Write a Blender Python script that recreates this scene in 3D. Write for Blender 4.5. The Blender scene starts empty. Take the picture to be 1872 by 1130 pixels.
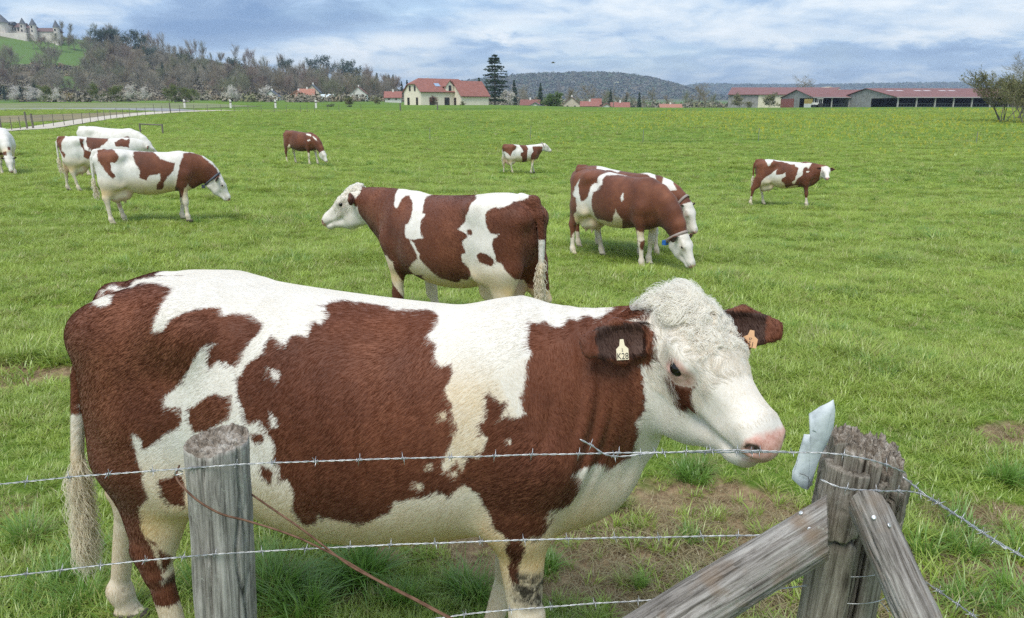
import bpy, math, random
import numpy as np
from mathutils import Vector, Matrix

# ------------------------------------------------------------------ scene, camera, light
S = bpy.context.scene
COL = S.collection
CAM_H = 2.28
PITCH = math.radians(14.7)
FPX, CX, CY = 1407.0, 936.0, 565.0
cam_d = bpy.data.cameras.new('camera')
cam_d.sensor_width = 36.0
cam_d.lens = 36.0 * FPX / 1872.0
cam_d.clip_start = 0.05
cam_d.clip_end = 20000
cam = bpy.data.objects.new('camera', cam_d)
COL.objects.link(cam)
cam.location = (0, 0, CAM_H)
cam.rotation_euler = (math.pi / 2 - PITCH, 0, 0)
S.camera = cam
S.cycles.use_denoising = False
S.view_settings.view_transform = 'Standard'
S.view_settings.look = 'None'
S.view_settings.gamma = 1.0
S.view_settings.use_curve_mapping = False
# ------------------------------------------------------------------ sky, sun
SUN_EL, SUN_AZ = math.radians(60), math.radians(-158)     # azimuth from +y towards +x; the sun stands behind thin cloud, high at the viewer's back
S.view_settings.exposure = 1.1
W_ = bpy.data.worlds.new('World'); S.world = W_; W_.use_nodes = True
wn = W_.node_tree; wn.nodes.clear()
def wnode(t, **kw):
    n = wn.nodes.new(t)
    for k, v in kw.items(): setattr(n, k, v)
    return n
def wl(a, b): wn.links.new(a, b)
wout = wnode('ShaderNodeOutputWorld'); wbg = wnode('ShaderNodeBackground'); wbg.inputs['Strength'].default_value = 0.1
wsky = wnode('ShaderNodeTexSky'); wsky.sky_type = 'NISHITA'; wsky.sun_disc = False
wsky.sun_elevation = SUN_EL; wsky.sun_rotation = SUN_AZ; wsky.air_density = 1.0; wsky.dust_density = 1.2; wsky.ozone_density = 1.5
wtc = wnode('ShaderNodeTexCoord')
sep = wnode('ShaderNodeSeparateXYZ'); wl(wtc.outputs['Generated'], sep.inputs[0])
def wm(op, a, b=None, c=None, clamp=False):
    n = wnode('ShaderNodeMath', operation=op, use_clamp=clamp)
    for i, v in enumerate((a, b, c)):
        if v is None: continue
        if isinstance(v, (int, float)): n.inputs[i].default_value = v
        else: wl(v, n.inputs[i])
    return n.outputs[0]
zc = wm('MAXIMUM', sep.outputs[2], 0.0)
den = wm('ADD', zc, 0.20)
cx = wm('DIVIDE', sep.outputs[0], den); cy = wm('DIVIDE', sep.outputs[1], den)
comb = wnode('ShaderNodeCombineXYZ'); wl(cx, comb.inputs[0]); wl(cy, comb.inputs[1])
def wnoise(scale, detail, rough, off, dist=0.0):
    mp = wnode('ShaderNodeMapping'); mp.inputs['Location'].default_value = off; wl(comb.outputs[0], mp.inputs[0])
    n = wnode('ShaderNodeTexNoise'); n.inputs['Scale'].default_value = scale; n.inputs['Detail'].default_value = detail
    n.inputs['Roughness'].default_value = rough; n.inputs['Distortion'].default_value = dist
    wl(mp.outputs[0], n.inputs['Vector']); return n.outputs['Fac']
def wramp(fac, *stops):
    r = wnode('ShaderNodeValToRGB'); e = r.color_ramp.elements
    while len(e) < len(stops): e.new(0.5)
    for k, (p, c) in enumerate(stops): e[k].position = p; e[k].color = (*c, 1)
    wl(fac, r.inputs[0]); return r.outputs[0]
def wmix(f, a, b):
    m = wnode('ShaderNodeMix', data_type='RGBA')
    if isinstance(f, (int, float)): m.inputs[0].default_value = f
    else: wl(f, m.inputs[0])
    wl(a, m.inputs[6]); wl(b, m.inputs[7]); return m.outputs[2]
n1 = wnoise(1.15, 9, 0.56, (3.1, 1.7, 0), 0.25)      # cloud bodies
n2 = wnoise(4.2, 8, 0.58, (7.3, 2.2, 0), 0.25)         # lumps inside them
n3 = wnoise(0.5, 3, 0.5, (1.2, 8.4, 0))             # large light and dark decks
# the dark bank at upper left and the pale openings that stand in this sky
yfw = wm('MAXIMUM', sep.outputs[1], 0.05)
taz = wm('DIVIDE', sep.outputs[0], yfw); tel = wm('DIVIDE', sep.outputs[2], yfw)
warp = wm('MULTIPLY', wm('SUBTRACT', n2, 0.5), 0.10)
def bank(px, py, wx, wy, amp):
    b_ = (CY - py) / FPX; den_ = math.cos(PITCH) + math.sin(PITCH) * b_
    a0 = ((px - CX) / FPX) / den_; e0 = (-math.sin(PITCH) + math.cos(PITCH) * b_) / den_
    dx = wm('DIVIDE', wm('SUBTRACT', wm('ADD', taz, warp), a0), wx / FPX); dy = wm('DIVIDE', wm('SUBTRACT', wm('ADD', tel, wm('MULTIPLY', warp, 0.45)), e0), wy / FPX)
    g_ = wm('EXPONENT', wm('MULTIPLY', wm('ADD', wm('MULTIPLY', dx, dx), wm('MULTIPLY', dy, dy)), -1.0))
    return wm('MULTIPLY', g_, amp)
banks = None
for bk in [(480, 30, 190, 38, -0.24), (330, 62, 130, 24, -0.15), (900, 88, 80, 20, -0.12), (1700, 92, 230, 18, -0.11), (1560, 25, 160, 14, -0.05), (90, 20, 110, 22, 0.08), (640, 75, 190, 16, 0.09), (920, 55, 60, 16, 0.12), (1090, 95, 140, 10, 0.06), (1800, 50, 120, 18, 0.08), (1480, 70, 260, 9, 0.05), (700, 115, 250, 12, 0.04)]:
    t_ = bank(*bk); banks = t_ if banks is None else wm('ADD', banks, t_)
body = wm('ADD', banks, wm('ADD', wm('MULTIPLY', n1, 0.42), wm('ADD', wm('MULTIPLY', n2, 0.46), wm('MULTIPLY', n3, 0.16))))
CLOUD_K = 6.4
cl = wramp(body, (0.26, (0.16, 0.265, 0.46)), (0.39, (0.235, 0.345, 0.53)), (0.47, (0.33, 0.46, 0.65)), (0.54, (0.54, 0.64, 0.75)), (0.61, (0.70, 0.76, 0.81)), (0.72, (0.86, 0.88, 0.90)))
clk = wnode('ShaderNodeVectorMath', operation='SCALE'); clk.inputs[3].default_value = CLOUD_K; wl(cl, clk.inputs[0])
cov = wramp(n1, (0.30, (0.55,) * 3), (0.50, (0.95,) * 3))
wl(wmix(cov, wsky.outputs[0], clk.outputs[0]), wbg.inputs['Color'])
wl(wbg.outputs[0], wout.inputs['Surface'])
sun_d = bpy.data.lights.new('sun', 'SUN'); sun_d.energy = 1.5; sun_d.angle = math.radians(32); sun_d.color = (1.0, 0.94, 0.85)
sun = bpy.data.objects.new('sun', sun_d); COL.objects.link(sun)
sdir = Vector((math.sin(SUN_AZ) * math.cos(SUN_EL), math.cos(SUN_AZ) * math.cos(SUN_EL), math.sin(SUN_EL)))
sun.rotation_euler = sdir.to_track_quat('Z', 'Y').to_euler()
# ------------------------------------------------------------------ implicit-surface toolkit
F32 = np.float32
def nrm(v):
    v = np.asarray(v, float)
    return v / (np.linalg.norm(v) + 1e-12)

def ecap(P, a, b, ra, rb, side=(0, 1, 0)):
    """distance to a tapered capsule with an elliptic section; ra/rb = (side radius, up radius)"""
    a = np.asarray(a, float); b = np.asarray(b, float)
    ax = b - a; L = np.linalg.norm(ax) + 1e-9; e = ax / L
    s = np.asarray(side, float); s = s - e * (s @ e)
    if np.linalg.norm(s) < 1e-4: s = np.array((1.0, 0, 0)) - e * e[0]
    s = nrm(s); u = np.cross(e, s)
    q = P - a.astype(F32)
    qe = q @ e.astype(F32); qs = q @ s.astype(F32); qu = q @ u.astype(F32)
    t = np.clip(qe / F32(L), 0, 1)
    c = qe - t * F32(L)
    rs = F32(ra[0]) + t * F32(rb[0] - ra[0]); ru = F32(ra[1]) + t * F32(rb[1] - ra[1])
    rc = np.sqrt(rs * ru)
    x = qs / rs; y = qu / ru; z = c / rc
    k0 = np.sqrt(x * x + y * y + z * z)
    x /= rs; y /= ru; z /= rc
    k1 = np.sqrt(x * x + y * y + z * z) + F32(1e-6)
    return np.maximum(k0 * (k0 - 1) / k1, -np.minimum(rs, ru))

def smin(a, b, k):
    h = np.maximum(k - np.abs(a - b), 0) / k
    return np.minimum(a, b) - h * h * (k * 0.25)
def smax(a, b, k): return -smin(-a, -b, k)

def mesh_sdf(f, lo, hi, h):
    """surface nets of f(points)=0 on a sparse grid"""
    lo = np.asarray(lo, float); hi = np.asarray(hi, float)
    B = 6
    n = np.ceil((hi - lo) / (h * B)).astype(int)
    cc = np.stack(np.meshgrid(*[np.arange(k) for k in n], indexing='ij'), -1).reshape(-1, 3)
    ctr = (lo + (cc + 0.5) * h * B).astype(F32)
    d = f(ctr)
    keep = cc[np.abs(d) < h * B * 1.15]
    N = n * B + 1
    G = np.full(N, 9.0, F32)
    # sign fill for far interior blocks
    for blk, dd in zip(cc[d < -h * B * 1.0], d[d < -h * B * 1.0]):
        i, j, k = blk * B
        G[i:i + B + 1, j:j + B + 1, k:k + B + 1] = -9.0
    off = np.stack(np.meshgrid(*[np.arange(B + 1)] * 3, indexing='ij'), -1).reshape(-1, 3)
    for c0 in range(0, len(keep), 600):
        kb = keep[c0:c0 + 600]
        idx = (kb[:, None, :] * B + off[None]).reshape(-1, 3)
        v = f((lo + idx * h).astype(F32))
        G[idx[:, 0], idx[:, 1], idx[:, 2]] = v
    ins = G < 0
    X, Y, Z = N - 1
    cnt = np.zeros((X, Y, Z), np.int8)
    for a in (0, 1):
        for b in (0, 1):
            for c in (0, 1):
                cnt += ins[a:a + X, b:b + Y, c:c + Z]
    act = (cnt > 0) & (cnt < 8)
    ids = np.full((X, Y, Z), -1, np.int64)
    ci = np.argwhere(act)
    ids[act] = np.arange(len(ci))
    acc = np.zeros((len(ci), 3)); wn = np.zeros(len(ci))
    for ax in range(3):
        o1, o2 = [k for k in range(3) if k != ax]
        for a in (0, 1):
            for b in (0, 1):
                p0 = ci.copy(); p0[:, o1] += a; p0[:, o2] += b
                p1 = p0.copy(); p1[:, ax] += 1
                g0 = G[p0[:, 0], p0[:, 1], p0[:, 2]]; g1 = G[p1[:, 0], p1[:, 1], p1[:, 2]]
                m = (g0 < 0) != (g1 < 0)
                t = np.where(m, g0 / np.where(m, g0 - g1, 1), 0)
                pt = p0.astype(float); pt[:, ax] += t
                acc[m] += pt[m]; wn[m] += 1
    V = lo + acc / wn[:, None] * h
    quads = []
    for ax in range(3):
        o1, o2 = [(1, 2), (2, 0), (0, 1)][ax]
        sl0 = [slice(1, None)] * 3; sl0 = [slice(1, -1)] * 3
        e0 = [slice(1, -1)] * 3; e1 = [slice(1, -1)] * 3
        e0[ax] = slice(0, -1); e1[ax] = slice(1, None)
        a0 = ins[tuple(e0)]; a1 = ins[tuple(e1)]
        ch = np.argwhere(a0 != a1)
        fl = a0[a0 != a1]
        base = ch.copy(); base[:, o1] += 1; base[:, o2] += 1
        def cid(d1, d2):
            p = base.copy(); p[:, o1] += d1; p[:, o2] += d2
            return ids[p[:, 0], p[:, 1], p[:, 2]]
        q = np.stack((cid(-1, -1), cid(0, -1), cid(0, 0), cid(-1, 0)), 1)
        q[~fl] = q[~fl][:, ::-1]
        quads.append(q)
    Q = np.concatenate(quads)
    Q = Q[(Q >= 0).all(1)]
    return V, Q

def smooth_mesh(V, Q, it=2, lam=0.5):
    n = len(V)
    E = np.concatenate([Q[:, [0, 1]], Q[:, [1, 2]], Q[:, [2, 3]], Q[:, [3, 0]]])
    deg = np.bincount(E[:, 0], minlength=n) + np.bincount(E[:, 1], minlength=n)
    for k in range(it * 2):
        l = lam if k % 2 == 0 else -lam * 1.04
        A = np.stack([np.bincount(E[:, 0], V[E[:, 1], c], n) + np.bincount(E[:, 1], V[E[:, 0], c], n) for c in range(3)], 1)
        V = V + l * (A / np.maximum(deg, 1)[:, None] - V)
    return V

def np_mesh(name, V, Fc, smooth=True):
    """mesh datablock from numpy arrays (all faces the same size)"""
    me = bpy.data.meshes.new(name)
    k = Fc.shape[1]
    me.vertices.add(len(V)); me.vertices.foreach_set('co', np.ascontiguousarray(V, F32).ravel())
    me.loops.add(Fc.size); me.loops.foreach_set('vertex_index', np.ascontiguousarray(Fc, np.int32).ravel())
    me.polygons.add(len(Fc))
    me.polygons.foreach_set('loop_start', np.arange(0, Fc.size, k, dtype=np.int32))
    me.update(calc_edges=True)
    if smooth: me.polygons.foreach_set('use_smooth', np.ones(len(Fc), bool))
    me.validate()
    return me

def vnoise(P, seed=0):
    """smooth value noise of 3-D points, range about -1..1"""
    P = np.asarray(P, float)
    i = np.floor(P).astype(np.int64); f = P - i; f = f * f * (3 - 2 * f)
    out = np.zeros(len(P))
    for a in (0, 1):
        for b in (0, 1):
            for c in (0, 1):
                h = (i[:, 0] + a) * 374761393 + (i[:, 1] + b) * 668265263 + (i[:, 2] + c) * 2147483647 + seed * 974634777
                h = (h ^ (h >> 13)) * 1274126177
                h = ((h ^ (h >> 16)) & 0xFFFFFF) / float(0xFFFFFF) * 2 - 1
                w = (f[:, 0] if a else 1 - f[:, 0]) * (f[:, 1] if b else 1 - f[:, 1]) * (f[:, 2] if c else 1 - f[:, 2])
                out += w * h
    return out
def fbm(P, seed=0, oct=4):
    P = np.asarray(P, float); o = 0; a = 1; t = 0
    for k in range(oct):
        o = o + a * vnoise(P * 2 ** k + k * 17.3, seed + k); t += a; a *= 0.5
    return o / t
# ------------------------------------------------------------------ cows
def spl(xs, ys):
    xs = np.asarray(xs, float); ys = np.asarray(ys, float)
    m = np.gradient(ys, xs)
    def f(x):
        i = np.clip(np.searchsorted(xs, x) - 1, 0, len(xs) - 2)
        h = xs[i + 1] - xs[i]; t = np.clip((x - xs[i]) / h, 0, 1)
        return ((2*t**3 - 3*t**2 + 1) * ys[i] + (t**3 - 2*t**2 + t) * h * m[i] + (-2*t**3 + 3*t**2) * ys[i + 1] + (t**3 - t**2) * h * m[i + 1])
    return f
TX  = [-0.86, -0.82, -0.74, -0.58, -0.40, -0.20, 0.00, 0.20, 0.40, 0.56, 0.70, 0.80, 0.88, 0.93]
TTOP = spl(TX, [1.19, 1.275, 1.365, 1.428, 1.428, 1.40, 1.38, 1.366, 1.358, 1.355, 1.33, 1.27, 1.16, 1.02])
TBOT = spl(TX, [1.02, 0.93, 0.84, 0.74, 0.665, 0.585, 0.55, 0.555, 0.59, 0.62, 0.64, 0.68, 0.76, 0.86])
TW   = spl(TX, [0.05, 0.12, 0.19, 0.25, 0.275, 0.325, 0.355, 0.355, 0.325, 0.275, 0.23, 0.18, 0.11, 0.04])
TP   = spl([-0.86, -0.4, 0.0, 0.5, 0.93], [2.3, 2.7, 2.35, 2.05, 2.0])
TXS = np.linspace(-0.86, 0.93, 400)
TAB = np.stack([TTOP(TXS), TBOT(TXS), TW(TXS), TP(TXS)], 0)

def trunk(P, fat=1.0):
    x = np.clip(P[:, 0], -0.86, 0.93)
    over = P[:, 0] - x
    top, bot, w, p = (np.interp(x, TXS, r).astype(F32) for r in TAB)
    w = w * F32(fat)
    zc = bot + F32(0.46) * (top - bot)
    dz = P[:, 2] - zc
    h = np.where(dz > 0, top - zc, zc - bot)
    p = np.where(dz > 0, p, F32(2.15))
    ay = np.abs(P[:, 1]) / w + F32(1e-5); az = np.abs(dz) / h + F32(1e-5)
    A = ay ** p; Bz = az ** p
    k = (A + Bz) ** (1 / p)
    g = k ** (1 - p)
    gy = g * A / ay / w; gz = g * Bz / az / h
    d = (k - 1) / np.sqrt(gy * gy + gz * gz + F32(1e-6))
    d = np.clip(d, -0.3, 3)
    return np.where(over == 0, d, np.sqrt(np.maximum(d, 0) ** 2 + over * over))

DEF_LEGS = dict(  # joints (x, y, z) of the right legs; the left ones mirror y
    F=dict(elbow=(0.62, 0.185, 0.74), knee=(0.655, 0.165, 0.41), fet=(0.655, 0.165, 0.125), toe=(0.695, 0.165, 0.03)),
    H=dict(stifle=(-0.44, 0.22, 0.76), hock=(-0.70, 0.18, 0.50), fet=(-0.665, 0.175, 0.125), toe=(-0.615, 0.175, 0.03)))

def bez(p0, p1, p2, n):
    t = np.linspace(0, 1, n)[:, None]
    return (1 - t) ** 2 * np.asarray(p0) + 2 * t * (1 - t) * np.asarray(p1) + t * t * np.asarray(p2)

def head_frame(pose):
    p = np.asarray(pose['poll'], float); f = nrm(pose['hf'])
    s = np.asarray(pose.get('hs', (0, 1, 0)), float); s = nrm(s - f * (s @ f)); u = np.cross(f, s)
    hs = pose.get('hscale', 1.0); wd = pose.get('hwide', 1.0)
    return p, f, s, u, (lambda c: p + hs * (c[0] * f + wd * (c[1] * s + c[2] * u))), hs

def ear_axis(pose, sg):
    p, f, s, u, hw, hs = head_frame(pose)
    ed = pose.get('earR' if sg < 0 else 'earL', (-0.12, 1.0, -0.12))
    ed = nrm(f * ed[0] + s * (ed[1] * sg) + u * ed[2])
    if 'R_ear' in pose: ed = nrm(pose['R_ear' if sg < 0 else 'L_ear'])
    b0 = hw((0.055, 0.075 * sg, -0.06))
    return b0, b0 + ed * 0.205 * hs * pose.get('earlen', 1.0), ed

def cow_sdf(pose):
    """returns f(P) for one cow in its own frame: x to the head, z up, hooves on z = 0"""
    prims = []   # (a, b, ra, rb, side, k)
    def add(a, b, ra, rb=None, side=(0, 1, 0), k=0.06): prims.append((a, b, ra, rb or ra, side, k))
    fine = []
    legs = pose.get('legs', {}); drop = pose.get('drop', 0.0)
    def dz(z): return z - drop * (1 - z / 0.8)
    for sg, nm in ((-1, 'R'), (1, 'L')):
        # --- fore limb
        J = {k: np.array((v[0], v[1] * sg, dz(v[2]))) for k, v in DEF_LEGS['F'].items()}
        dx = legs.get(nm + 'F', 0.0)          # swing of the foot along x
        for jn, fr in (('elbow', 0.1), ('knee', 0.55), ('fet', 1.0), ('toe', 1.0)): J[jn] = J[jn] + np.array((dx * fr, 0, 0))
        add((0.56, 0.12 * sg, 1.16), (0.68, 0.175 * sg, 0.95), (0.085, 0.14), (0.095, 0.13), k=0.10)
        add((0.68, 0.175 * sg, 0.93), J['elbow'], (0.09, 0.12), (0.065, 0.10), k=0.08)
        add(J['elbow'] + np.array((0.02, -0.01 * sg, 0.02)), J['knee'], (0.066, 0.088), (0.042, 0.048), k=0.06)
        add(J['knee'] + np.array((0.006, 0, 0.03)), J['knee'] + np.array((0.006, 0, -0.03)), (0.048, 0.052), k=0.03)
        add(J['knee'], J['fet'], (0.036, 0.04), (0.032, 0.036), k=0.03)
        add(J['fet'], J['fet'] + np.array((0.005, 0, -0.01)), (0.044, 0.046), k=0.03)
        add(J['fet'], J['toe'] + np.array((-0.02, 0, 0.03)), (0.036, 0.036), (0.042, 0.042), k=0.03)
        add(J['toe'] + np.array((-0.035, 0, 0.0)), J['toe'] + np.array((0.03, 0, -0.005)), (0.05, 0.045), (0.045, 0.03), k=0.02)
        # --- hind limb
        J = {k: np.array((v[0], v[1] * sg, dz(v[2]))) for k, v in DEF_LEGS['H'].items()}
        dx = legs.get(nm + 'H', 0.0)
        for jn, fr in (('stifle', 0.12), ('hock', 0.7), ('fet', 1.0), ('toe', 1.0)): J[jn] = J[jn] + np.array((dx * fr, 0, 0))
        add((-0.60, 0.135 * sg, 1.20), (-0.62, 0.16 * sg, 0.84), (0.125, 0.24), (0.11, 0.205), k=0.10)
        add((-0.52, 0.19 * sg, 0.98), J['stifle'], (0.09, 0.15), (0.06, 0.085), k=0.10)
        add((-0.60 + dx * 0.2, 0.18 * sg, 0.80), J['hock'] + np.array((0.02, 0, 0.03)), (0.085, 0.165), (0.045, 0.06), k=0.08)
        add((-0.74 + dx * 0.25, 0.15 * sg, 0.86), J['hock'] + np.array((-0.045, 0, 0.04)), (0.05, 0.07), (0.022, 0.024), k=0.06)
        add(J['hock'] + np.array((-0.03, 0, 0.03)), J['hock'] + np.array((0.005, 0, -0.05)), (0.042, 0.05), (0.04, 0.046), k=0.03)
        add(J['hock'], J['fet'], (0.036, 0.048), (0.033, 0.036), k=0.03)
        add(J['fet'], J['fet'] + np.array((0.005, 0, -0.01)), (0.044, 0.047), k=0.03)
        add(J['fet'], J['toe'] + np.array((-0.02, 0, 0.03)), (0.036, 0.036), (0.042, 0.042), k=0.03)
        add(J['toe'] + np.array((-0.035, 0, 0.0)), J['toe'] + np.array((0.03, 0, -0.005)), (0.05, 0.045), (0.045, 0.03), k=0.02)
        # --- bones that show
        add((-0.43, 0.205 * sg, 1.315), (-0.37, 0.215 * sg, 1.295), (0.05, 0.05), k=0.14)
        add((-0.80, 0.105 * sg, 1.255), (-0.70, 0.12 * sg, 1.27), (0.06, 0.06), k=0.12)
        if pose.get('udder', 1) > 0:
            us = pose.get('udder', 1)
            add((-0.40, 0.055 * sg, 0.60), (-0.56, 0.06 * sg, 0.60), (0.105 * us, 0.12 * us), (0.11 * us, 0.15 * us), k=0.05)
            for tx in (-0.42, -0.55):
                add((tx, 0.075 * sg, 0.50), (tx, 0.085 * sg, 0.60 - 0.16 * us - 0.03), (0.017, 0.017), (0.012, 0.012), k=0.03)
    # --- brisket and neck
    add((0.66, 0, 0.74), (0.84, 0, 0.84), (0.12, 0.14), (0.085, 0.12), k=0.12)
    p, f, s, u, hw, hs = head_frame(pose)
    nb = np.asarray(pose.get('nbase', (0.66, 0, 1.08))); ne = hw((0.05, 0, -0.125)); nm_ = np.asarray(pose.get('nmid', (nb + ne) / 2 + np.array((0, 0, 0.03))))
    pts = bez(nb, 2 * nm_ - (nb + ne) / 2, ne, 6)
    nh = np.interp(np.linspace(0, 1, 6), [0, 0.35, 0.7, 1], [0.275, 0.215, 0.165, 0.125]) * pose.get('nthick', 1)
    nw = np.interp(np.linspace(0, 1, 6), [0, 0.35, 0.7, 1], [0.19, 0.145, 0.115, 0.095]) * pose.get('nthick', 1)
    nside = pose.get('nside', (0, 1, 0))
    for i in range(5):
        sd = nrm(np.asarray((0, 1, 0)) * (1 - i / 5) + np.asarray(nside) * (i / 5))
        add(pts[i], pts[i + 1], (nw[i], nh[i]), (nw[i + 1], nh[i + 1]), side=sd, k=0.12 if i == 0 else 0.07)
    # dewlap
    add(pts[3] + np.array((0.02, 0, -nh[3] * 0.9)), (0.84, 0, 0.78), (0.04, 0.06 * pose.get('dewlap', 1)), (0.06, 0.10), k=0.12)
    # --- head
    wd = pose.get('hwide', 1.0)
    def H(a, b, ra, rb=None, k=0.04, side=None):
        add(hw(a), hw(b), tuple(hs * wd * r for r in ra), tuple(hs * wd * r for r in (rb or ra)), side if side is not None else s, k)
    H((0.045, 0, -0.085), (0.19, 0, -0.075), (0.094, 0.088), (0.098, 0.085), k=0.06)
    H((0.18, 0, -0.062), (0.42, 0, -0.075), (0.088, 0.075), (0.053, 0.052), k=0.05)
    H((0.425, 0, -0.086), (0.468, 0, -0.092), (0.060, 0.055), (0.060, 0.046), k=0.035)
    H((0.07, 0, -0.262), (0.25, 0, -0.222), (0.055, 0.075), (0.055, 0.058), k=0.05)
    H((0.25, 0, -0.222), (0.43, 0, -0.140), (0.055, 0.058), (0.05, 0.036), k=0.05)
    for sg in (-1, 1):
        H((0.085, 0.056 * sg, -0.210), (0.21, 0.055 * sg, -0.180), (0.036, 0.105), (0.03, 0.085), k=0.04)
        H((0.135, 0.080 * sg, -0.020), (0.200, 0.084 * sg, -0.028), (0.030, 0.026), k=0.03)
        H((0.24, 0.058 * sg, -0.105), (0.38, 0.048 * sg, -0.10), (0.018, 0.026), k=0.03)
        H((0.43, 0.0, -0.150), (0.455, 0.012 * sg, -0.150), (0.045, 0.024), k=0.02)
        H((0.44, 0.036 * sg, -0.060), (0.475, 0.041 * sg, -0.070), (0.024, 0.020), k=0.02)
        H((0.172, 0.101 * sg, -0.037), (0.214, 0.097 * sg, -0.042), (0.011, 0.008), k=0.012)
        H((0.176, 0.102 * sg, -0.069), (0.214, 0.098 * sg, -0.066), (0.010, 0.007), k=0.012)
        # ear
        ed = pose.get('earR' if sg < 0 else 'earL', (-0.12, 1.0, -0.12))
        ed = nrm(f * ed[0] + s * (ed[1] * sg) + u * ed[2])
        if 'R_ear' in pose: ed = nrm(pose['R_ear' if sg < 0 else 'L_ear'])
        en = pose.get('earnR' if sg < 0 else 'earnL', (0.8, 0.0, 0.5))
        en = f * en[0] + s * (en[1] * sg) + u * en[2]; 
        if 'R_ear' in pose: en = np.asarray(pose['R_earn' if sg < 0 else 'L_earn'], float)
        en = nrm(en - ed * (en @ ed))
        b0 = hw((0.055, 0.075 * sg, -0.06)); L = 0.205 * hs * pose.get('earlen', 1.0)
        ew = pose.get('earw', 1.0); m = b0 + ed * L * 0.52; t = b0 + ed * L * 0.95
        add(b0, m, (0.03 * hs, 0.034 * hs), (0.024 * hs, 0.064 * hs * ew), side=en, k=0.03)
        add(m, t, (0.024 * hs, 0.064 * hs * ew), (0.010 * hs, 0.030 * hs * ew), side=en, k=0.012)
        fine.append(('sub', b0 + ed * L * 0.30 + en * 0.020 * hs, m + ed * L * 0.22 + en * 0.022 * hs, (0.022 * hs, 0.040 * hs * ew), (0.020 * hs, 0.046 * hs * ew), en, 0.010))
        # nostril, eye socket
        fine.append(('sub', hw((0.474, 0.044 * sg, -0.070)), hw((0.512, 0.060 * sg, -0.086)), (0.010 * hs, 0.009 * hs), (0.017 * hs, 0.012 * hs), s, 0.008))
        fine.append(('sub', hw((0.178, 0.114 * sg, -0.050)), hw((0.198, 0.110 * sg, -0.052)), (0.014 * hs, 0.010 * hs), (0.014 * hs, 0.010 * hs), s, 0.010))
        fine.append(('sub', hw((0.27, 0.118 * sg, -0.075)), hw((0.36, 0.098 * sg, -0.088)), (0.030 * hs, 0.030 * hs), (0.026 * hs, 0.026 * hs), s, 0.05))
        fine.append(('sub', hw((0.36, 0.086 * sg, -0.132)), hw((0.52, 0.05 * sg, -0.112)), (0.026 * hs, 0.009 * hs), (0.034 * hs, 0.009 * hs), s, 0.016))
    if pose.get('tuft', 1):
        H((0.0, 0, -0.03), (0.06, 0, -0.018), (0.058, 0.05 * pose.get('tuft', 1)), (0.07, 0.04 * pose.get('tuft', 1)), k=0.05)
    # --- tail
    tl = pose.get('tail', [(-0.70, 0, 1.40), (-0.83, 0, 1.385), (-0.90, 0, 1.28), (-0.915, 0, 1.05), (-0.91, 0, 0.80), (-0.90, 0, 0.62)])
    tr = [0.05, 0.044, 0.035, 0.027, 0.021, 0.017]
    for i in range(len(tl) - 1):
        add(tl[i], tl[i + 1], (tr[i], tr[i]), (tr[i + 1], tr[i + 1]), k=0.05 if i < 2 else 0.006)
    fat = pose.get('fat', 1.0); extra = pose.get('extra')
    def fn(P):
        d = trunk(P, fat)
        for a, b, ra, rb, sd, k in prims:
            d = smin(d, ecap(P, a, b, ra, rb, sd), F32(k))
        for _, a, b, ra, rb, sd, k in fine:
            d = smax(d, -ecap(P, a, b, ra, rb, sd), F32(k))
        # hollow before the hip, groove behind the shoulder
        ay = np.abs(P[:, 1])
        th = np.exp(-(((P[:, 0] + 0.72) / 0.09) ** 2 + ((ay - 0.085) / 0.045) ** 2 + ((P[:, 2] - 1.385) / 0.05) ** 2))
        d = d + F32(0.014) * th
        fl = np.exp(-(((P[:, 0] + 0.40) / 0.05) ** 2 + ((P[:, 2] - 0.86) / 0.14) ** 2)) * (ay > 0.15)
        d = d + F32(0.016) * fl
        hol = np.exp(-(((P[:, 0] + 0.24) / 0.11) ** 2 + ((P[:, 2] - 1.22) / 0.10) ** 2)) * (ay > 0.12)
        d = d + F32(0.030 * pose.get('bony', 1)) * hol
        gr = np.exp(-(((P[:, 0] - 0.45 + (P[:, 2] - 1.0) * 0.25) / 0.05) ** 2 + ((P[:, 2] - 0.98) / 0.22) ** 2)) * (ay > 0.1)
        d = d + F32(0.010) * gr
        rib = np.sin((P[:, 0] + (P[:, 2] - 1) * 0.35) * 2 * np.pi / 0.085) * np.exp(-(((P[:, 0] - 0.12) / 0.22) ** 2 + ((P[:, 2] - 1.05) / 0.2) ** 2)) * (ay > 0.2)
        d = d + F32(0.0018 * pose.get('bony', 1)) * rib
        if pose.get('folds', 0):
            xx = P[:, 0] + 0.10 * np.sin(P[:, 2] * 4.0)
            fo = np.sin(xx * 2 * np.pi / 0.058 + 0.9 * np.sin(P[:, 2] * 9) + 1.1 * np.sin(xx * 23)) * (0.5 + 0.5 * np.sin(xx * 41 + P[:, 2] * 7)) * 1.3 * np.exp(-((P[:, 0] - 0.86) / 0.13) ** 4 - ((P[:, 2] - 1.08) / 0.24) ** 4)
            d = d + F32(pose['folds']) * fo
        if extra is not None: d = d + extra(P)
        return np.maximum(d, -P[:, 2] - F32(drop))
    return fn

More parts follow.
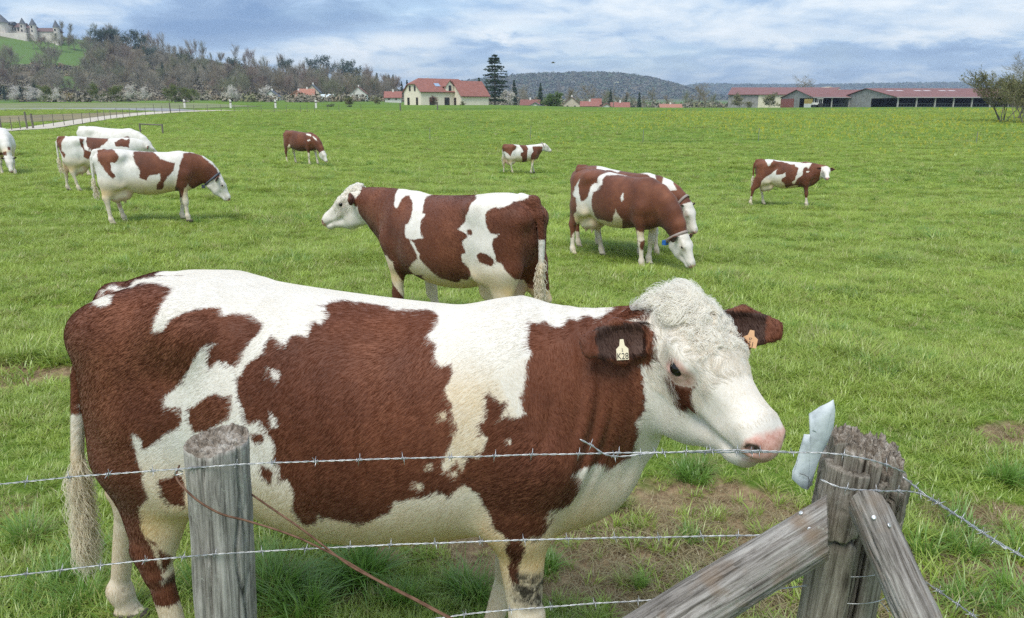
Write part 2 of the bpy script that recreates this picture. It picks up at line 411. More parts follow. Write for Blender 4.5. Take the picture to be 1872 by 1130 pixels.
def poly_sd(U, V, poly):
    """signed distance to a polygon, positive inside"""
    poly = np.asarray(poly, float)
    d2 = np.full(len(U), 1e9); ins = np.zeros(len(U), bool)
    n = len(poly)
    for i in range(n):
        ax, ay = poly[i]; bx, by = poly[(i + 1) % n]
        ex, ey = bx - ax, by - ay
        wx, wy = U - ax, V - ay
        t = np.clip((wx * ex + wy * ey) / (ex * ex + ey * ey + 1e-12), 0, 1)
        d2 = np.minimum(d2, (wx - ex * t) ** 2 + (wy - ey * t) ** 2)
        c = ((ay > V) != (by > V))
        with np.errstate(divide='ignore', invalid='ignore'):
            xi = ax + (V - ay) / (by - ay) * ex
        ins ^= c & (U < xi)
    return np.where(ins, 1, -1) * np.sqrt(d2)
GRAZE = dict(poll=(1.36, 0, 0.62), hf=(0.50, 0, -0.86), nmid=(1.04, 0, 0.93), hs=(0, 1, 0))
LEVEL = dict(poll=(1.30, 0, 1.42), hf=(0.72, 0, -0.69), nmid=(0.98, 0, 1.20), hs=(0, 1, 0))
HERD = {}
HERD['hero'] = dict(pos=(-0.64, 2.66), yaw=-10, scale=1.10, vox=0.0095, z=0.11,
    pose=dict(poll=(1.095, -0.06, 1.42), hf=(0.58, -0.60, -0.52), hs=(0.76, 0.65, 0.0), nmid=(0.86, 0.0, 1.13), udder=0, hscale=0.92, hwide=1.26, nthick=1.12, dewlap=1.9, bony=0.6,
              earlen=1.22, folds=0.006, tuft=1.05, earw=1.18, R_ear=(-0.85, -0.35, -0.05), R_earn=(-0.1, -0.9, 0.35), L_ear=(0.95, -0.12, 0.03), L_earn=(0.1, -0.9, 0.35), drop=0.1,
              legs=dict(RF=0.02, LF=-0.18, RH=0.10, LH=-0.42), nside=(0.5, 0.8, 0),
              tail=[(-0.62, 0, 1.375), (-0.79, 0.0, 1.335), (-0.90, 0.0, 1.23), (-0.955, -0.02, 1.05), (-0.985, -0.05, 0.76), (-0.99, -0.065, 0.46)]))
HERD['mid'] = dict(pos=(-0.50, 7.30), yaw=141, scale=1.07, vox=0.016,
    pose=dict(poll=(1.37, 0.02, 1.36), hf=(0.72, 0.40, -0.56), hs=(-0.5, 0.86, 0), nmid=(0.98, 0.0, 1.17), nside=(-0.4, 0.9, 0), folds=0.005, tuft=0.9, udder=0.9, hscale=0.98, hwide=1.12, nthick=1.05, dewlap=1.5, fat=1.06, bony=0.6,
              legs=dict(LF=0.0, RF=-0.22, LH=0.05, RH=-0.15)))
HERD['pair_front'] = dict(pos=(1.68, 12.5), yaw=-50, scale=1.03, vox=0.022, z=-0.20,
    pose=dict(GRAZE, bony=1.7, fat=0.95, legs=dict(RF=0.06, LF=-0.08, RH=-0.10, LH=0.22)))
HERD['pair_back'] = dict(pos=(1.80, 13.4), yaw=-46, scale=1.03, vox=0.03, z=-0.20,
    pose=dict(GRAZE, bony=1.7, fat=0.95, poll=(1.40, 0.05, 0.98), hf=(0.45, 0.0, -0.89), nmid=(1.05, 0.03, 1.06), legs=dict(RF=0.0, LF=0.1, RH=0.0, LH=0.15)))
HERD['right_far'] = dict(pos=(8.42, 24.1), yaw=-14, scale=1.0, vox=0.03, z=-0.72,
    pose=dict(LEVEL, bony=1.7, fat=0.95, poll=(1.18, -0.12, 1.25), hf=(0.05, -0.84, -0.54), hs=(0.99, 0.06, 0), nmid=(0.98, -0.03, 1.10), legs=dict(RF=0.05, LF=0.10, RH=-0.28, LH=0.12)))
HERD['far_mid'] = dict(pos=(0.38, 37.2), yaw=22, scale=0.98, vox=0.04, z=-0.80,
    pose=dict(LEVEL, bony=1.7, fat=0.95, udder=1.15, hf=(0.80, -0.1, -0.6), legs=dict(RF=-0.15, LF=0.14, RH=0.2, LH=-0.12)))
HERD['heifer'] = dict(pos=(-9.02, 33.5), yaw=-32, scale=0.98, vox=0.04, z=-0.06,
    pose=dict(GRAZE, udder=0, legs=dict(RF=0.0, LF=0.15, RH=-0.05, LH=0.1)))
HERD['left_front'] = dict(pos=(-7.10, 15.1), yaw=20, scale=1.0, vox=0.022, z=0.09,
    pose=dict(bony=1.7, fat=0.95, poll=(1.34, -0.02, 0.88), hf=(0.42, -0.10, -0.90), nmid=(1.04, 0, 1.04), udder=1.15, legs=dict(RF=0.02, LF=-0.10, RH=-0.02, LH=0.16)))
HERD['left_rear'] = dict(pos=(-11.0, 20.8), yaw=24, scale=1.0, vox=0.03, z=0.13,
    pose=dict(LEVEL, bony=1.7, fat=0.95, poll=(1.22, 0.0, 1.22), hf=(0.7, 0.3, -0.65), nmid=(0.95, 0, 1.14), udder=1.15, legs=dict(RF=0.02, LF=-0.10, RH=0.12, LH=-0.16)))
HERD['white_back'] = dict(pos=(-12.8, 25.0), yaw=-4, scale=1.08, vox=0.04, z=0.19,
    pose=dict(GRAZE, udder=1.0))
HERD['left_edge'] = dict(pos=(-17.0, 26.2), yaw=-52, scale=1.05, vox=0.04, z=0.12,
    pose=dict(GRAZE, udder=1.0, legs=dict(LF=0.1, RF=-0.1)))
COATS = {}
COATS['hero'] = dict(u=(0.9312, 0.3646, 0.0), v=(-0.1343, 0.3429, 0.9297), polys=[
 ('W', 'a', [(-0.776,1.374),(-0.664,1.359),(-0.636,1.389),(-0.57,1.396),(-0.399,1.389),(-0.22,1.337),(0.162,1.286),(0.158,1.235),(0.043,1.255),(0.003,1.252),(-0.022,1.236),(-0.011,1.2),(-0.031,1.162),(-0.05,1.18),(-0.074,1.136),(-0.099,1.152),(-0.123,1.148),(-0.142,1.114),(-0.162,1.136),(-0.177,1.153),(-0.191,1.123),(-0.201,1.104),(-0.226,1.087),(-0.257,1.07),(-0.272,1.047),(-0.291,1.029),(-0.292,0.994),(-0.285,0.964),(-0.266,0.929),(-0.254,0.889),(-0.218,0.897),(-0.2,0.871),(-0.178,0.826),(-0.187,0.783),(-0.168,0.762),(-0.177,0.723),(-0.152,0.722),(-0.135,0.686),(-0.139,0.628),(-0.108,0.571),(-0.082,0.576),(-0.063,0.61),(-0.051,0.582),(0.023,0.584),(0.061,0.566),(0.09,0.581),(0.123,0.6),(0.118,0.47),(-0.043,0.478),(-0.234,0.518),(-0.29,0.543),(-0.312,0.45),(-0.389,0.336),(-0.534,0.354),(-0.568,0.441),(-0.631,0.352),(-0.622,0.424),(-0.632,0.486),(-0.657,0.535),(-0.66,0.582),(-0.655,0.647),(-0.61,0.675),(-0.612,0.714),(-0.622,0.774),(-0.624,0.816),(-0.612,0.852),(-0.592,0.84),(-0.564,0.854),(-0.525,0.882),(-0.493,0.9),(-0.469,0.918),(-0.467,0.958),(-0.497,0.961),(-0.522,0.958),(-0.509,0.997),(-0.483,1.01),(-0.454,1.037),(-0.433,1.075),(-0.403,1.116),(-0.387,1.129),(-0.344,1.144),(-0.34,1.136),(-0.36,1.118),(-0.374,1.085),(-0.364,1.065),(-0.343,1.087),(-0.313,1.08),(-0.291,1.061),(-0.272,1.081),(-0.261,1.11),(-0.241,1.138),(-0.211,1.166),(-0.212,1.193),(-0.243,1.222),(-0.302,1.232),(-0.328,1.222),(-0.337,1.255),(-0.387,1.251),(-0.433,1.243),(-0.47,1.219),(-0.49,1.191),(-0.526,1.191),(-0.52,1.213),(-0.502,1.258),(-0.492,1.317),(-0.505,1.339),(-0.554,1.358),(-0.621,1.375),(-0.627,1.353),(-0.741,1.388),(-0.757,1.352)]),
 ('B', 'a', [(-0.441,0.947),(-0.412,0.969),(-0.357,0.995),(-0.31,0.981),(-0.309,0.957),(-0.32,0.908),(-0.375,0.892),(-0.439,0.876),(-0.447,0.912)]),
 ('B', 'a', [(-0.564,0.739),(-0.488,0.753),(-0.485,0.646),(-0.535,0.661),(-0.555,0.695)]),
 ('B', 'n', [(-0.657,0.535),(-0.625,0.522),(-0.615,0.46),(-0.625,0.376),(-0.669,0.34),(-0.577,0.461)]),
 ('B', 'a', [(-0.254,0.865),(-0.21,0.862),(-0.207,0.843),(-0.243,0.835)]),
 ('B', 'a', [(-0.229,0.765),(-0.189,0.753),(-0.203,0.714),(-0.227,0.735)]),
 ('W', 'a', [(-0.182,1.048),(-0.158,1.036),(-0.165,1.008),(-0.182,1.024)]),
 ('W', 'a', [(-0.194,0.924),(-0.168,0.898),(-0.165,0.874),(-0.184,0.875)]),
 ('W', 'a', [(-0.79,1.34),(-0.679,1.328),(-0.68,1.292),(-0.719,1.291),(-0.71,1.289)]),
 ('W', 'a', [(-0.629,0.884),(-0.604,0.867),(-0.604,0.831),(-0.624,0.847)]),
 ('W', 't', [(-0.785,0.982),(-0.901,0.997),(-0.75,0.906),(-0.959,0.316),(-0.822,0.507)]),
 ('W', 'a', [(-0.048,0.589),(0.017,0.581),(0.063,0.565),(0.101,0.587),(0.147,0.609),(0.157,0.638),(0.23,0.647),(0.284,0.661),(0.317,0.634),(0.368,0.663),(0.395,0.642),(0.413,0.606),(0.432,0.576),(0.441,0.536),(0.472,0.507),(0.467,0.435),(0.339,0.467),(0.143,0.468),(-0.055,0.48)]),
 ('W', 'n', [(0.423,0.586),(0.441,0.536),(0.49,0.49),(0.485,0.44),(0.494,0.374),(0.512,0.331),(0.531,0.344),(0.521,0.407),(0.54,0.455),(0.526,0.491),(0.549,0.502),(0.571,0.495),(0.602,0.51),(0.616,0.572),(0.717,0.328),(0.68,0.138),(0.379,0.176),(0.409,0.512)]),
 ('W', 'a', [(0.616,0.572),(0.643,0.572),(0.687,0.584),(0.706,0.628),(0.704,0.659),(0.674,0.678),(0.699,0.683),(0.723,0.7),(0.755,0.7),(0.786,0.692),(0.811,0.679),(0.845,0.693),(0.876,0.707),(0.88,0.766),(0.86,0.815),(0.88,0.85),(0.874,0.914),(0.865,0.977),(0.875,0.983),(0.895,0.991),(0.897,1.043),(0.896,1.075),(0.888,1.09),(0.862,1.113),(0.888,1.114),(0.906,1.138),(1.037,1.212),(1.058,1.31),(1.639,1.285),(1.538,0.487),(0.97,0.521),(0.842,0.314),(0.675,0.333),(0.63,0.494)]),
 ('W', 'a', [(-0.023,1.301),(0.087,1.283),(0.287,1.259),(0.567,1.223),(0.942,1.217),(0.843,1.154),(0.807,1.142),(0.775,1.129),(0.764,1.146),(0.73,1.128),(0.694,1.135),(0.668,1.111),(0.644,1.108),(0.625,1.129),(0.593,1.12),(0.575,1.126),(0.567,1.083),(0.568,1.036),(0.548,1.01),(0.541,0.951),(0.52,0.913),(0.533,0.867),(0.51,0.855),(0.485,0.871),(0.458,0.85),(0.477,0.88),(0.491,0.906),(0.465,0.903),(0.444,0.927),(0.436,0.937),(0.426,0.902),(0.426,0.866),(0.406,0.849),(0.409,0.822),(0.426,0.812),(0.421,0.776),(0.403,0.741),(0.377,0.752),(0.363,0.715),(0.341,0.749),(0.309,0.715),(0.298,0.739),(0.311,0.775),(0.33,0.81),(0.344,0.836),(0.336,0.863),(0.333,0.891),(0.338,0.908),(0.326,0.927),(0.319,0.955),(0.34,0.999),(0.338,1.027),(0.31,1.015),(0.299,1.039),(0.304,1.087),(0.28,1.123),(0.311,1.142),(0.317,1.179),(0.307,1.205),(0.277,1.2),(0.22,1.21),(0.135,1.235),(0.048,1.257),(-0.02,1.257)]),
 ('W', 'a', [(0.302,0.884),(0.315,0.887),(0.317,0.865),(0.303,0.866)]),
 ('W', 'a', [(0.25,0.743),(0.268,0.742),(0.268,0.719),(0.251,0.718)]),
 ('W', 'a', [(0.226,0.69),(0.249,0.693),(0.244,0.672),(0.226,0.673)]),
 ('W', 'a', [(0.321,0.714),(0.343,0.717),(0.336,0.694)]),
 ('W', 'a', [(0.482,0.795),(0.495,0.798),(0.492,0.776)]),
 ('B', 'a', [(0.924,0.942),(0.927,0.949),(0.942,0.943),(0.963,0.935),(0.974,0.914),(0.978,0.881),(0.983,0.844),(0.966,0.845),(0.953,0.861),(0.941,0.89),(0.929,0.919)]),
 ('D', 'n', [(0.524,0.381),(0.635,0.352),(0.642,0.249),(0.55,0.247),(0.512,0.311)]),
 ('D', 'n', [(-0.639,0.366),(-0.45,0.456),(-0.434,0.36),(-0.542,0.373)]),
 ('B', 'a', [(0.874,0.979),(0.865,1.005),(0.883,1.067),(0.898,1.071),(0.897,1.036),(0.897,0.997),(0.886,0.981)]),
])
COATS['mid'] = dict(u=(-0.7251, -0.6887, 0.0), v=(0.1116, -0.1175, 0.9868), polys=[
 ('W', 'a', [(-1.292,1.525),(-0.936,1.522),(-0.958,1.414),(-1.006,1.377),(-1.025,1.288),(-1.015,1.197),(-0.875,1.08),(-0.825,0.998),(-0.77,0.909),(-0.748,0.844),(-0.794,0.868),(-0.896,0.952),(-1.105,0.943),(-1.312,0.981)]),
 ('W', 'n', [(-0.743,0.832),(-0.678,0.845),(-0.662,0.809),(-0.624,0.772),(-0.603,0.708),(-0.559,0.605),(-0.48,0.555),(-0.426,0.578),(-0.408,0.601),(-0.359,0.409),(-0.514,0.388),(-0.638,0.578),(-0.717,0.702)]),
 ('W', 'a', [(-0.556,1.473),(-0.322,1.471),(-0.007,1.375),(-0.043,1.366),(-0.207,1.387),(-0.254,1.378),(-0.296,1.358),(-0.317,1.299),(-0.327,1.213),(-0.291,1.206),(-0.303,1.177),(-0.339,1.131),(-0.346,1.073),(-0.328,1.015),(-0.311,0.993),(-0.359,0.986),(-0.402,0.981),(-0.452,0.987),(-0.483,1.011),(-0.489,1.064),(-0.482,1.112),(-0.45,1.135),(-0.426,1.206),(-0.411,1.304),(-0.444,1.345),(-0.452,1.384),(-0.49,1.385),(-0.519,1.347),(-0.543,1.298),(-0.571,1.256),(-0.589,1.306),(-0.587,1.378)]),
 ('W', 'a', [(-0.439,0.981),(-0.415,0.969),(-0.386,0.887),(-0.351,0.852),(-0.365,0.816),(-0.336,0.781),(-0.278,0.728),(-0.293,0.672),(-0.355,0.669),(-0.412,0.661),(-0.462,0.714),(-0.444,0.753),(-0.383,0.81),(-0.388,0.851),(-0.417,0.91)]),
 ('W', 'a', [(-0.29,0.734),(-0.221,0.675),(-0.175,0.639),(-0.105,0.628),(-0.07,0.609),(-0.012,0.61),(-0.0,0.629),(0.057,0.629),(0.084,0.674),(0.063,0.737),(0.013,0.783),(0.002,0.852),(0.042,0.869),(0.015,0.931),(0.021,0.965),(0.06,0.998),(0.055,1.02),(0.017,1.043),(-0.016,1.066),(0.018,1.094),(0.046,1.121),(0.052,1.165),(0.081,1.241),(0.093,1.275),(0.133,1.308),(0.138,1.353),(0.194,1.409),(0.575,1.406),(0.559,1.307),(0.502,1.282),(0.423,1.276),(0.397,1.248),(0.353,1.232),(0.28,1.229),(0.225,1.203),(0.203,1.171),(0.202,1.116),(0.217,1.061),(0.243,1.023),(0.286,1.017),(0.317,1.027),(0.301,1.0),(0.264,0.973),(0.258,0.93),(0.273,0.875),(0.284,0.842),(0.284,0.798),(0.327,0.776),(0.369,0.71),(0.424,0.653),(0.518,0.624),(0.541,0.635),(0.571,0.576),(0.588,0.439),(0.633,0.098),(0.233,0.107),(-0.061,0.44),(-0.252,0.498),(-0.345,0.643)]),
 ('B', 'a', [(0.129,0.853),(0.167,0.87),(0.209,0.853),(0.263,0.809),(0.273,0.776),(0.252,0.748),(0.198,0.77),(0.155,0.786)]),
 ('B', 'a', [(0.05,1.054),(0.078,1.062),(0.099,1.042),(0.088,1.014),(0.061,1.015)]),
 ('W', 'n', [(0.588,0.475),(0.632,0.53),(0.694,0.097),(0.584,0.099)]),
 ('W', 't', [(0.536,0.97),(0.907,0.963),(0.902,0.214),(0.586,0.221)]),
])
COATS['pair_front'] = dict(u=(0.7432, 0.6691, 0.0), v=(-0.0759, 0.0843, 0.9935), polys=[
 ('W', 'a', [(-0.573,1.3),(-0.599,1.212),(-0.583,1.037),(-0.544,0.941),(-0.491,0.968),(-0.428,1.038),(-0.423,1.125),(-0.372,1.213),(-0.302,1.238),(-0.271,1.334),(-0.222,1.387),(-0.102,1.406),(0.029,1.416),(0.191,1.368),(0.142,1.343),(0.022,1.355),(-0.166,1.342),(-0.207,1.298),(-0.228,1.194),(-0.295,1.108),(-0.357,1.091),(-0.381,1.004),(-0.368,0.848),(-0.321,0.727),(-0.285,0.675),(-0.194,0.663),(-0.106,0.632),(-0.037,0.626),(-0.03,0.705),(0.002,0.775),(0.008,0.834),(0.035,0.776),(0.079,0.726),(0.114,0.676),(0.109,0.588),(0.14,0.448),(-0.013,0.41),(-0.306,0.438),(-0.48,0.469),(-0.53,0.399),(-0.516,-0.09),(-0.709,-0.095),(-0.687,0.395),(-0.603,0.501),(-0.674,0.732),(-0.625,0.788),(-0.638,0.983),(-0.689,1.027),(-0.664,1.177),(-0.592,1.282)]),
 ('W', 'a', [(0.092,1.061),(0.116,1.086),(0.123,0.995),(0.088,0.953),(0.077,1.019)]),
 ('W', 'n', [(0.277,0.227),(0.335,0.263),(0.358,0.351),(0.339,0.433),(0.383,0.336),(0.467,-0.271),(0.235,-0.278)]),
 ('W', 'a', [(0.327,0.534),(0.463,0.473),(0.5,0.388),(0.391,0.353),(0.347,0.384)]),
])
COATS['pair_back'] = dict(u=(0.788, 0.6157, 0.0), v=(-0.0658, 0.0842, 0.9943), polys=[
 ('W', 'a', [(-0.345,1.467),(0.13,1.418),(0.024,1.327),(-0.107,1.375),(-0.331,1.374)]),
 ('W', 'a', [(0.293,1.402),(0.6,1.387),(0.624,1.254),(0.677,1.131),(0.644,1.096),(0.59,1.2),(0.486,1.307),(0.314,1.339)]),
 ('W', 'a', [(0.747,1.29),(0.874,1.247),(0.94,1.065),(0.831,1.046),(0.818,0.96),(0.771,0.907),(0.768,0.819),(0.728,0.923),(0.715,1.01),(0.67,1.061),(0.71,1.149)]),
])
COATS['left_front'] = dict(u=(0.9964, 0.0844, 0.0), v=(-0.0061, 0.0718, 0.9974), polys=[
 ('B', 'a', [(-0.791,1.418),(-0.658,1.448),(-0.528,1.433),(-0.445,1.356),(-0.422,1.258),(-0.488,1.176),(-0.567,1.166),(-0.591,1.045),(-0.517,0.921),(-0.567,0.874),(-0.647,0.95),(-0.716,1.122),(-0.785,1.197)]),
 ('B', 'a', [(-0.178,1.377),(0.186,1.357),(0.284,1.215),(0.44,1.161),(0.532,1.146),(0.491,0.985),(0.362,0.865),(0.305,0.767),(0.284,0.666),(0.176,0.633),(0.149,0.71),(0.242,0.819),(0.266,0.943),(0.161,0.922),(0.044,0.901),(-0.009,0.829),(-0.117,0.882),(-0.092,1.004),(-0.138,1.104),(-0.181,1.228)]),
 ('B', 'a', [(0.624,1.13),(0.72,1.33),(0.958,1.325),(1.269,1.036),(1.363,0.775),(1.132,0.655),(0.986,0.635),(0.812,0.591),(0.726,0.724),(0.646,0.652),(0.606,0.474),(0.51,0.451),(0.481,0.604),(0.523,0.833),(0.587,1.007)]),
])
COATS['left_rear'] = dict(u=(0.998, 0.0633, 0.0), v=(-0.0031, 0.0494, 0.9988), polys=[
 ('B', 'a', [(-0.902,1.348),(-0.78,1.495),(-0.687,1.527),(-0.708,1.378),(-0.796,1.246),(-0.803,1.081),(-0.73,0.945),(-0.768,0.88),(-0.891,1.15)]),
 ('B', 'a', [(-0.207,1.419),(0.328,1.41),(0.282,1.292),(0.078,1.126),(-0.112,1.063),(-0.222,1.167)]),
 ('B', 'a', [(-0.378,1.371),(-0.26,1.353),(-0.3,1.269),(-0.268,1.034),(-0.324,1.069),(-0.374,1.27)]),
 ('B', 'a', [(-0.294,1.068),(-0.147,1.031),(-0.129,0.929),(-0.232,0.831),(-0.345,0.901)]),
 ('B', 'a', [(-0.151,0.997),(-0.052,1.062),(0.001,0.993),(-0.065,0.826),(-0.189,0.693),(-0.183,0.863)]),
 ('B', 'a', [(0.433,1.254),(0.603,1.355),(0.721,1.301),(0.825,1.368),(0.76,1.111),(0.451,1.152)]),
])
COATS['white_back'] = dict(u=(0.8579, 0.5139, 0.0), v=(-0.0193, 0.0322, 0.9993), polys=[
 ('B', 'a', [(0.392,1.116),(0.531,1.133),(0.569,1.02),(0.413,1.004)]),
])
COATS['left_edge'] = dict(u=(0.0878, 0.9961, 0.0), v=(-0.0358, 0.0032, 0.9994), polys=[
 ('B', 'a', [(-0.245,0.754),(-0.015,0.675),(0.091,0.712),(0.075,0.595),(-0.164,0.593)]),
 ('B', 'a', [(0.13,0.868),(0.21,0.826),(0.198,0.748),(0.131,0.75)]),
])
COATS['far_mid'] = dict(u=(0.9224, -0.3863, 0.0), v=(0.0218, 0.052, 0.9984), polys=[
 ('B', 'a', [(-0.876,1.268),(-0.806,1.405),(-0.619,1.474),(-0.433,1.463),(-0.152,1.313),(-0.197,1.199),(-0.289,1.108),(-0.404,0.994),(-0.45,0.835),(-0.566,0.949),(-0.682,1.062),(-0.828,1.062)]),
 ('B', 'a', [(-0.048,1.383),(0.127,1.463),(0.291,1.362),(0.384,1.223),(0.361,0.926),(0.34,0.65),(0.27,0.513),(0.106,0.512),(0.105,0.812),(0.012,0.881),(0.058,1.017),(0.174,1.04),(0.034,1.268)]),
 ('B', 'a', [(0.596,1.305),(1.094,1.319),(1.12,1.064),(0.97,0.835),(0.839,0.717),(0.646,0.673),(0.505,0.673),(0.55,0.926),(0.643,1.064)]),
 ('B', 'a', [(1.166,1.25),(1.408,1.181),(1.409,1.088),(1.202,1.041)]),
])
COATS['right_far'] = dict(u=(0.9954, -0.0955, 0.0), v=(0.0074, 0.0775, 0.997), polys=[
 ('W', 'a', [(-0.64,1.487),(-0.381,1.492),(0.287,1.374),(0.4,1.339),(0.78,1.339),(0.715,1.233),(0.685,1.147),(0.644,1.212),(0.556,1.191),(0.529,1.077),(0.539,0.964),(0.47,0.924),(0.387,0.846),(0.376,0.77),(0.328,0.692),(0.243,0.728),(0.334,0.825),(0.375,0.978),(0.393,1.186),(0.3,1.222),(0.276,1.288),(0.168,1.275),(-0.075,1.346),(-0.336,1.397),(-0.383,1.337),(-0.43,1.241),(-0.473,1.202),(-0.529,1.315),(-0.593,1.391)]),
 ('W', 'a', [(-0.194,1.143),(-0.233,1.075),(-0.251,0.961),(-0.132,0.964),(-0.043,0.985),(0.036,1.025),(0.044,0.931),(-0.05,0.852),(-0.051,0.757),(0.056,0.684),(0.042,0.625),(0.102,0.568),(0.314,0.653),(0.423,0.656),(0.456,0.485),(0.186,0.437),(-0.09,0.447),(-0.462,0.453),(-0.592,0.344),(-0.65,0.232),(-0.772,-0.124),(-0.98,-0.133),(-0.798,0.441),(-0.728,0.502),(-0.649,0.623),(-0.648,0.739),(-0.581,0.837),(-0.442,0.936),(-0.305,1.054)]),
 ('W', 'a', [(0.508,0.103),(0.767,0.157),(0.823,-0.172),(0.515,-0.185)]),
])
COATS['heifer'] = dict(u=(0.6825, 0.7309, 0.0), v=(-0.0293, 0.0273, 0.9992), polys=[
 ('W', 'a', [(0.249,1.308),(0.475,1.264),(0.469,1.183),(0.293,1.226)]),
 ('W', 'a', [(0.53,1.202),(0.662,1.1),(0.712,0.959),(0.563,1.101)]),
 ('W', 'a', [(0.299,1.023),(0.443,1.082),(0.439,1.022),(0.315,0.963)]),
 ('W', 'a', [(-0.552,0.724),(-0.48,0.868),(-0.42,0.847),(-0.429,0.723),(-0.318,0.635),(-0.327,0.509),(-0.271,0.026),(-0.534,0.03),(-0.587,0.557)]),
 ('W', 'a', [(0.228,0.512),(0.408,0.468),(0.519,0.281),(0.766,0.297),(0.756,0.152),(0.429,0.158),(0.24,0.388)]),
 ('W', 'a', [(-0.021,0.124),(0.467,0.116),(0.447,-0.195),(-0.042,-0.185)]),
])
COAT_BASE = dict(hero='B', mid='B', pair_front='B', pair_back='B', right_far='B', heifer='B', left_front='W', left_rear='W', white_back='W', left_edge='W', far_mid='W')
def coat_sd(name, P, pose):
    """signed distance in metres to the brown of the coat (positive = brown) at local points P"""
    c = COATS[name]; P = np.asarray(P, float)
    U = P @ np.array(c['u']); V = P @ np.array(c['v'])
    w = 0.013 * (1 if name in ('hero', 'mid') else 2.0)
    U = U + w * fbm(P * 16 + 3.1, 3, 3); V = V + w * fbm(P * 16 + 9.7, 5, 3)
    sd = np.full(len(P), 0.5 if COAT_BASE[name] == 'B' else -0.5)
    sgn = -1.0 if np.cross(np.array(c['u']), np.array(c['v']))[1] > 0 else 1.0
    far = (P[:, 1] * sgn > 0.05) & (P[:, 2] < 0.74)
    tail = (P[:, 0] < -0.875) & (np.abs(P[:, 1]) < 0.16)
    if COAT_BASE[name] == 'B':
        sd = np.where(far, np.minimum(sd, (P[:, 2] - 0.62)), sd)
        lowf = 0.30
        sd = np.where(~far, np.minimum(sd, (P[:, 2] - lowf)), sd)
    mud = np.full(len(P), -1.0)
    for kind, side, pts in c['polys']:
        d = poly_sd(U, V, pts)
        if side == 'n': d = np.where(far, -1, d)
        if side == 't': d = np.where(tail, d, -1)
        elif side != 'a': pass
        if kind == 'D':
            mud = np.maximum(mud, np.where(P[:, 1] * sgn < 0, d, -1)); continue
        sd = np.maximum(sd, d) if kind == 'B' else np.minimum(sd, -d)
    if COAT_BASE[name] == 'B':
        sd = np.where(tail, np.minimum(sd, P[:, 2] - 0.92), sd)
    if name == 'hero':
        sd = np.where((P[:, 1] > -0.03) & (P[:, 2] > 1.15) & (P[:, 0] > -0.6) & (P[:, 0] < 0.80), -0.1, sd)
    if name == 'left_rear':   # speckled flank
        reg = np.exp(-((P[:, 0] - 0.05) / 0.26) ** 4 - ((P[:, 2] - 0.93) / 0.2) ** 4)
        sd = np.maximum(sd, np.where(reg > 0.3, (fbm(P * 13, 91, 3) - 0.16) * 0.12, -1))
    # head: white face, brown ears
    p, f, s, u, hw, hs = head_frame(pose); wd = pose.get('hwide', 1.0)
    q = P - p; hf = q @ f / hs; hs_ = np.abs(q @ s) / hs / wd; hu = q @ u / hs / wd
    near = (np.sqrt((q ** 2).sum(1)) < 0.62 * hs) & (hf > -0.10) & (hu > -0.36)
    if name != 'hero':
        m = near & (hs_ < 0.15) & (hu < 0.12)
        sd = np.where(m & (hf > -0.02), np.minimum(sd, 0.02 - hf), sd)
    eye = near & (hs_ > 0.06) & (((hf - 0.203) / 0.048) ** 2 + ((hu + 0.055) / 0.034) ** 2 < 1.1)
    sd = np.where(eye, np.minimum(sd, -0.02), sd)
    for sg in (-1, 1):
        b0, t_, e_ = ear_axis(pose, sg)
        tt = np.clip(((P - b0) @ e_) / np.linalg.norm(t_ - b0), 0, 1.1)
        de = np.sqrt(((P - b0 - (tt * np.linalg.norm(t_ - b0))[:, None] * e_) ** 2).sum(1))
        ear = (de < 0.095 * hs) & (tt > 0.12)
        sd = np.where(ear, np.maximum(sd, (tt - 0.30) * 0.2), sd)
    return sd, (hf, hs_, hu, near, mud)
# ------------------------------------------------------------------ terrain
CTRL = np.array([  # x, y, height: the meadow dips ahead on the right, then climbs to the crest by the farm
 (0,0,0),(-2,2,0),(2,2,0),(0,4,0),(-4,5,0),(4,5,0),(-.5,7.3,0),(1.7,12.5,-.18),(5,10,-.15),(-7.1,15,.08),(-11,20.8,.12),(-12.8,25,.16),(-17,26,.10),
 (8.4,24,-.72),(14,22,-.6),(.4,37,-.80),(-9,33.5,-.08),(18,40,-.7),(-30,45,.25),(-50,70,.45),(-36,90,.9),(-28,120,1.65),(-8,120,1.55),(15,70,-.1),(30,75,.1),
 (10,130,1.72),(40,130,1.75),(75,130,1.85),(-25,215,2.75),(0,215,2.75),(20,215,2.2),(50,215,1.9),(80,205,2.2),(110,200,2.25),(140,200,2.2),(-60,180,3.0),(-120,190,3.3),
 (-150,300,4.3),(-60,320,4.4),(40,330,1.5),(150,330,2.0),(-260,400,6.0),(-180,410,6.0),(-60,430,5.0),(-84,500,7),(-210,550,22),(-330,580,42),(-390,600,57),(-520,610,62),
 (-300,480,22),(-420,500,30),(-200,900,20),(-500,950,45),(-700,700,60),(-700,400,25),(60,550,2),(250,500,2),(300,900,8),(0,900,10),(-30,-10,0),(30,-10,0),(0,-20,0),(200,100,1.5),(-200,100,1.5),(200,-50,1),(-200,-50,1)], float)
def _phi(r2): return r2 * np.log(r2 + 1e-9) * 0.5
_n = len(CTRL)
_sc = 100.0
_C = CTRL[:, :2] / _sc
_K = _phi(((_C[:, None] - _C[None]) ** 2).sum(-1)) + np.eye(_n) * 1e-4
_Pm = np.c_[np.ones(_n), _C]
_A = np.block([[_K, _Pm], [_Pm.T, np.zeros((3, 3))]])
_w = np.linalg.solve(_A, np.r_[CTRL[:, 2], 0, 0, 0])
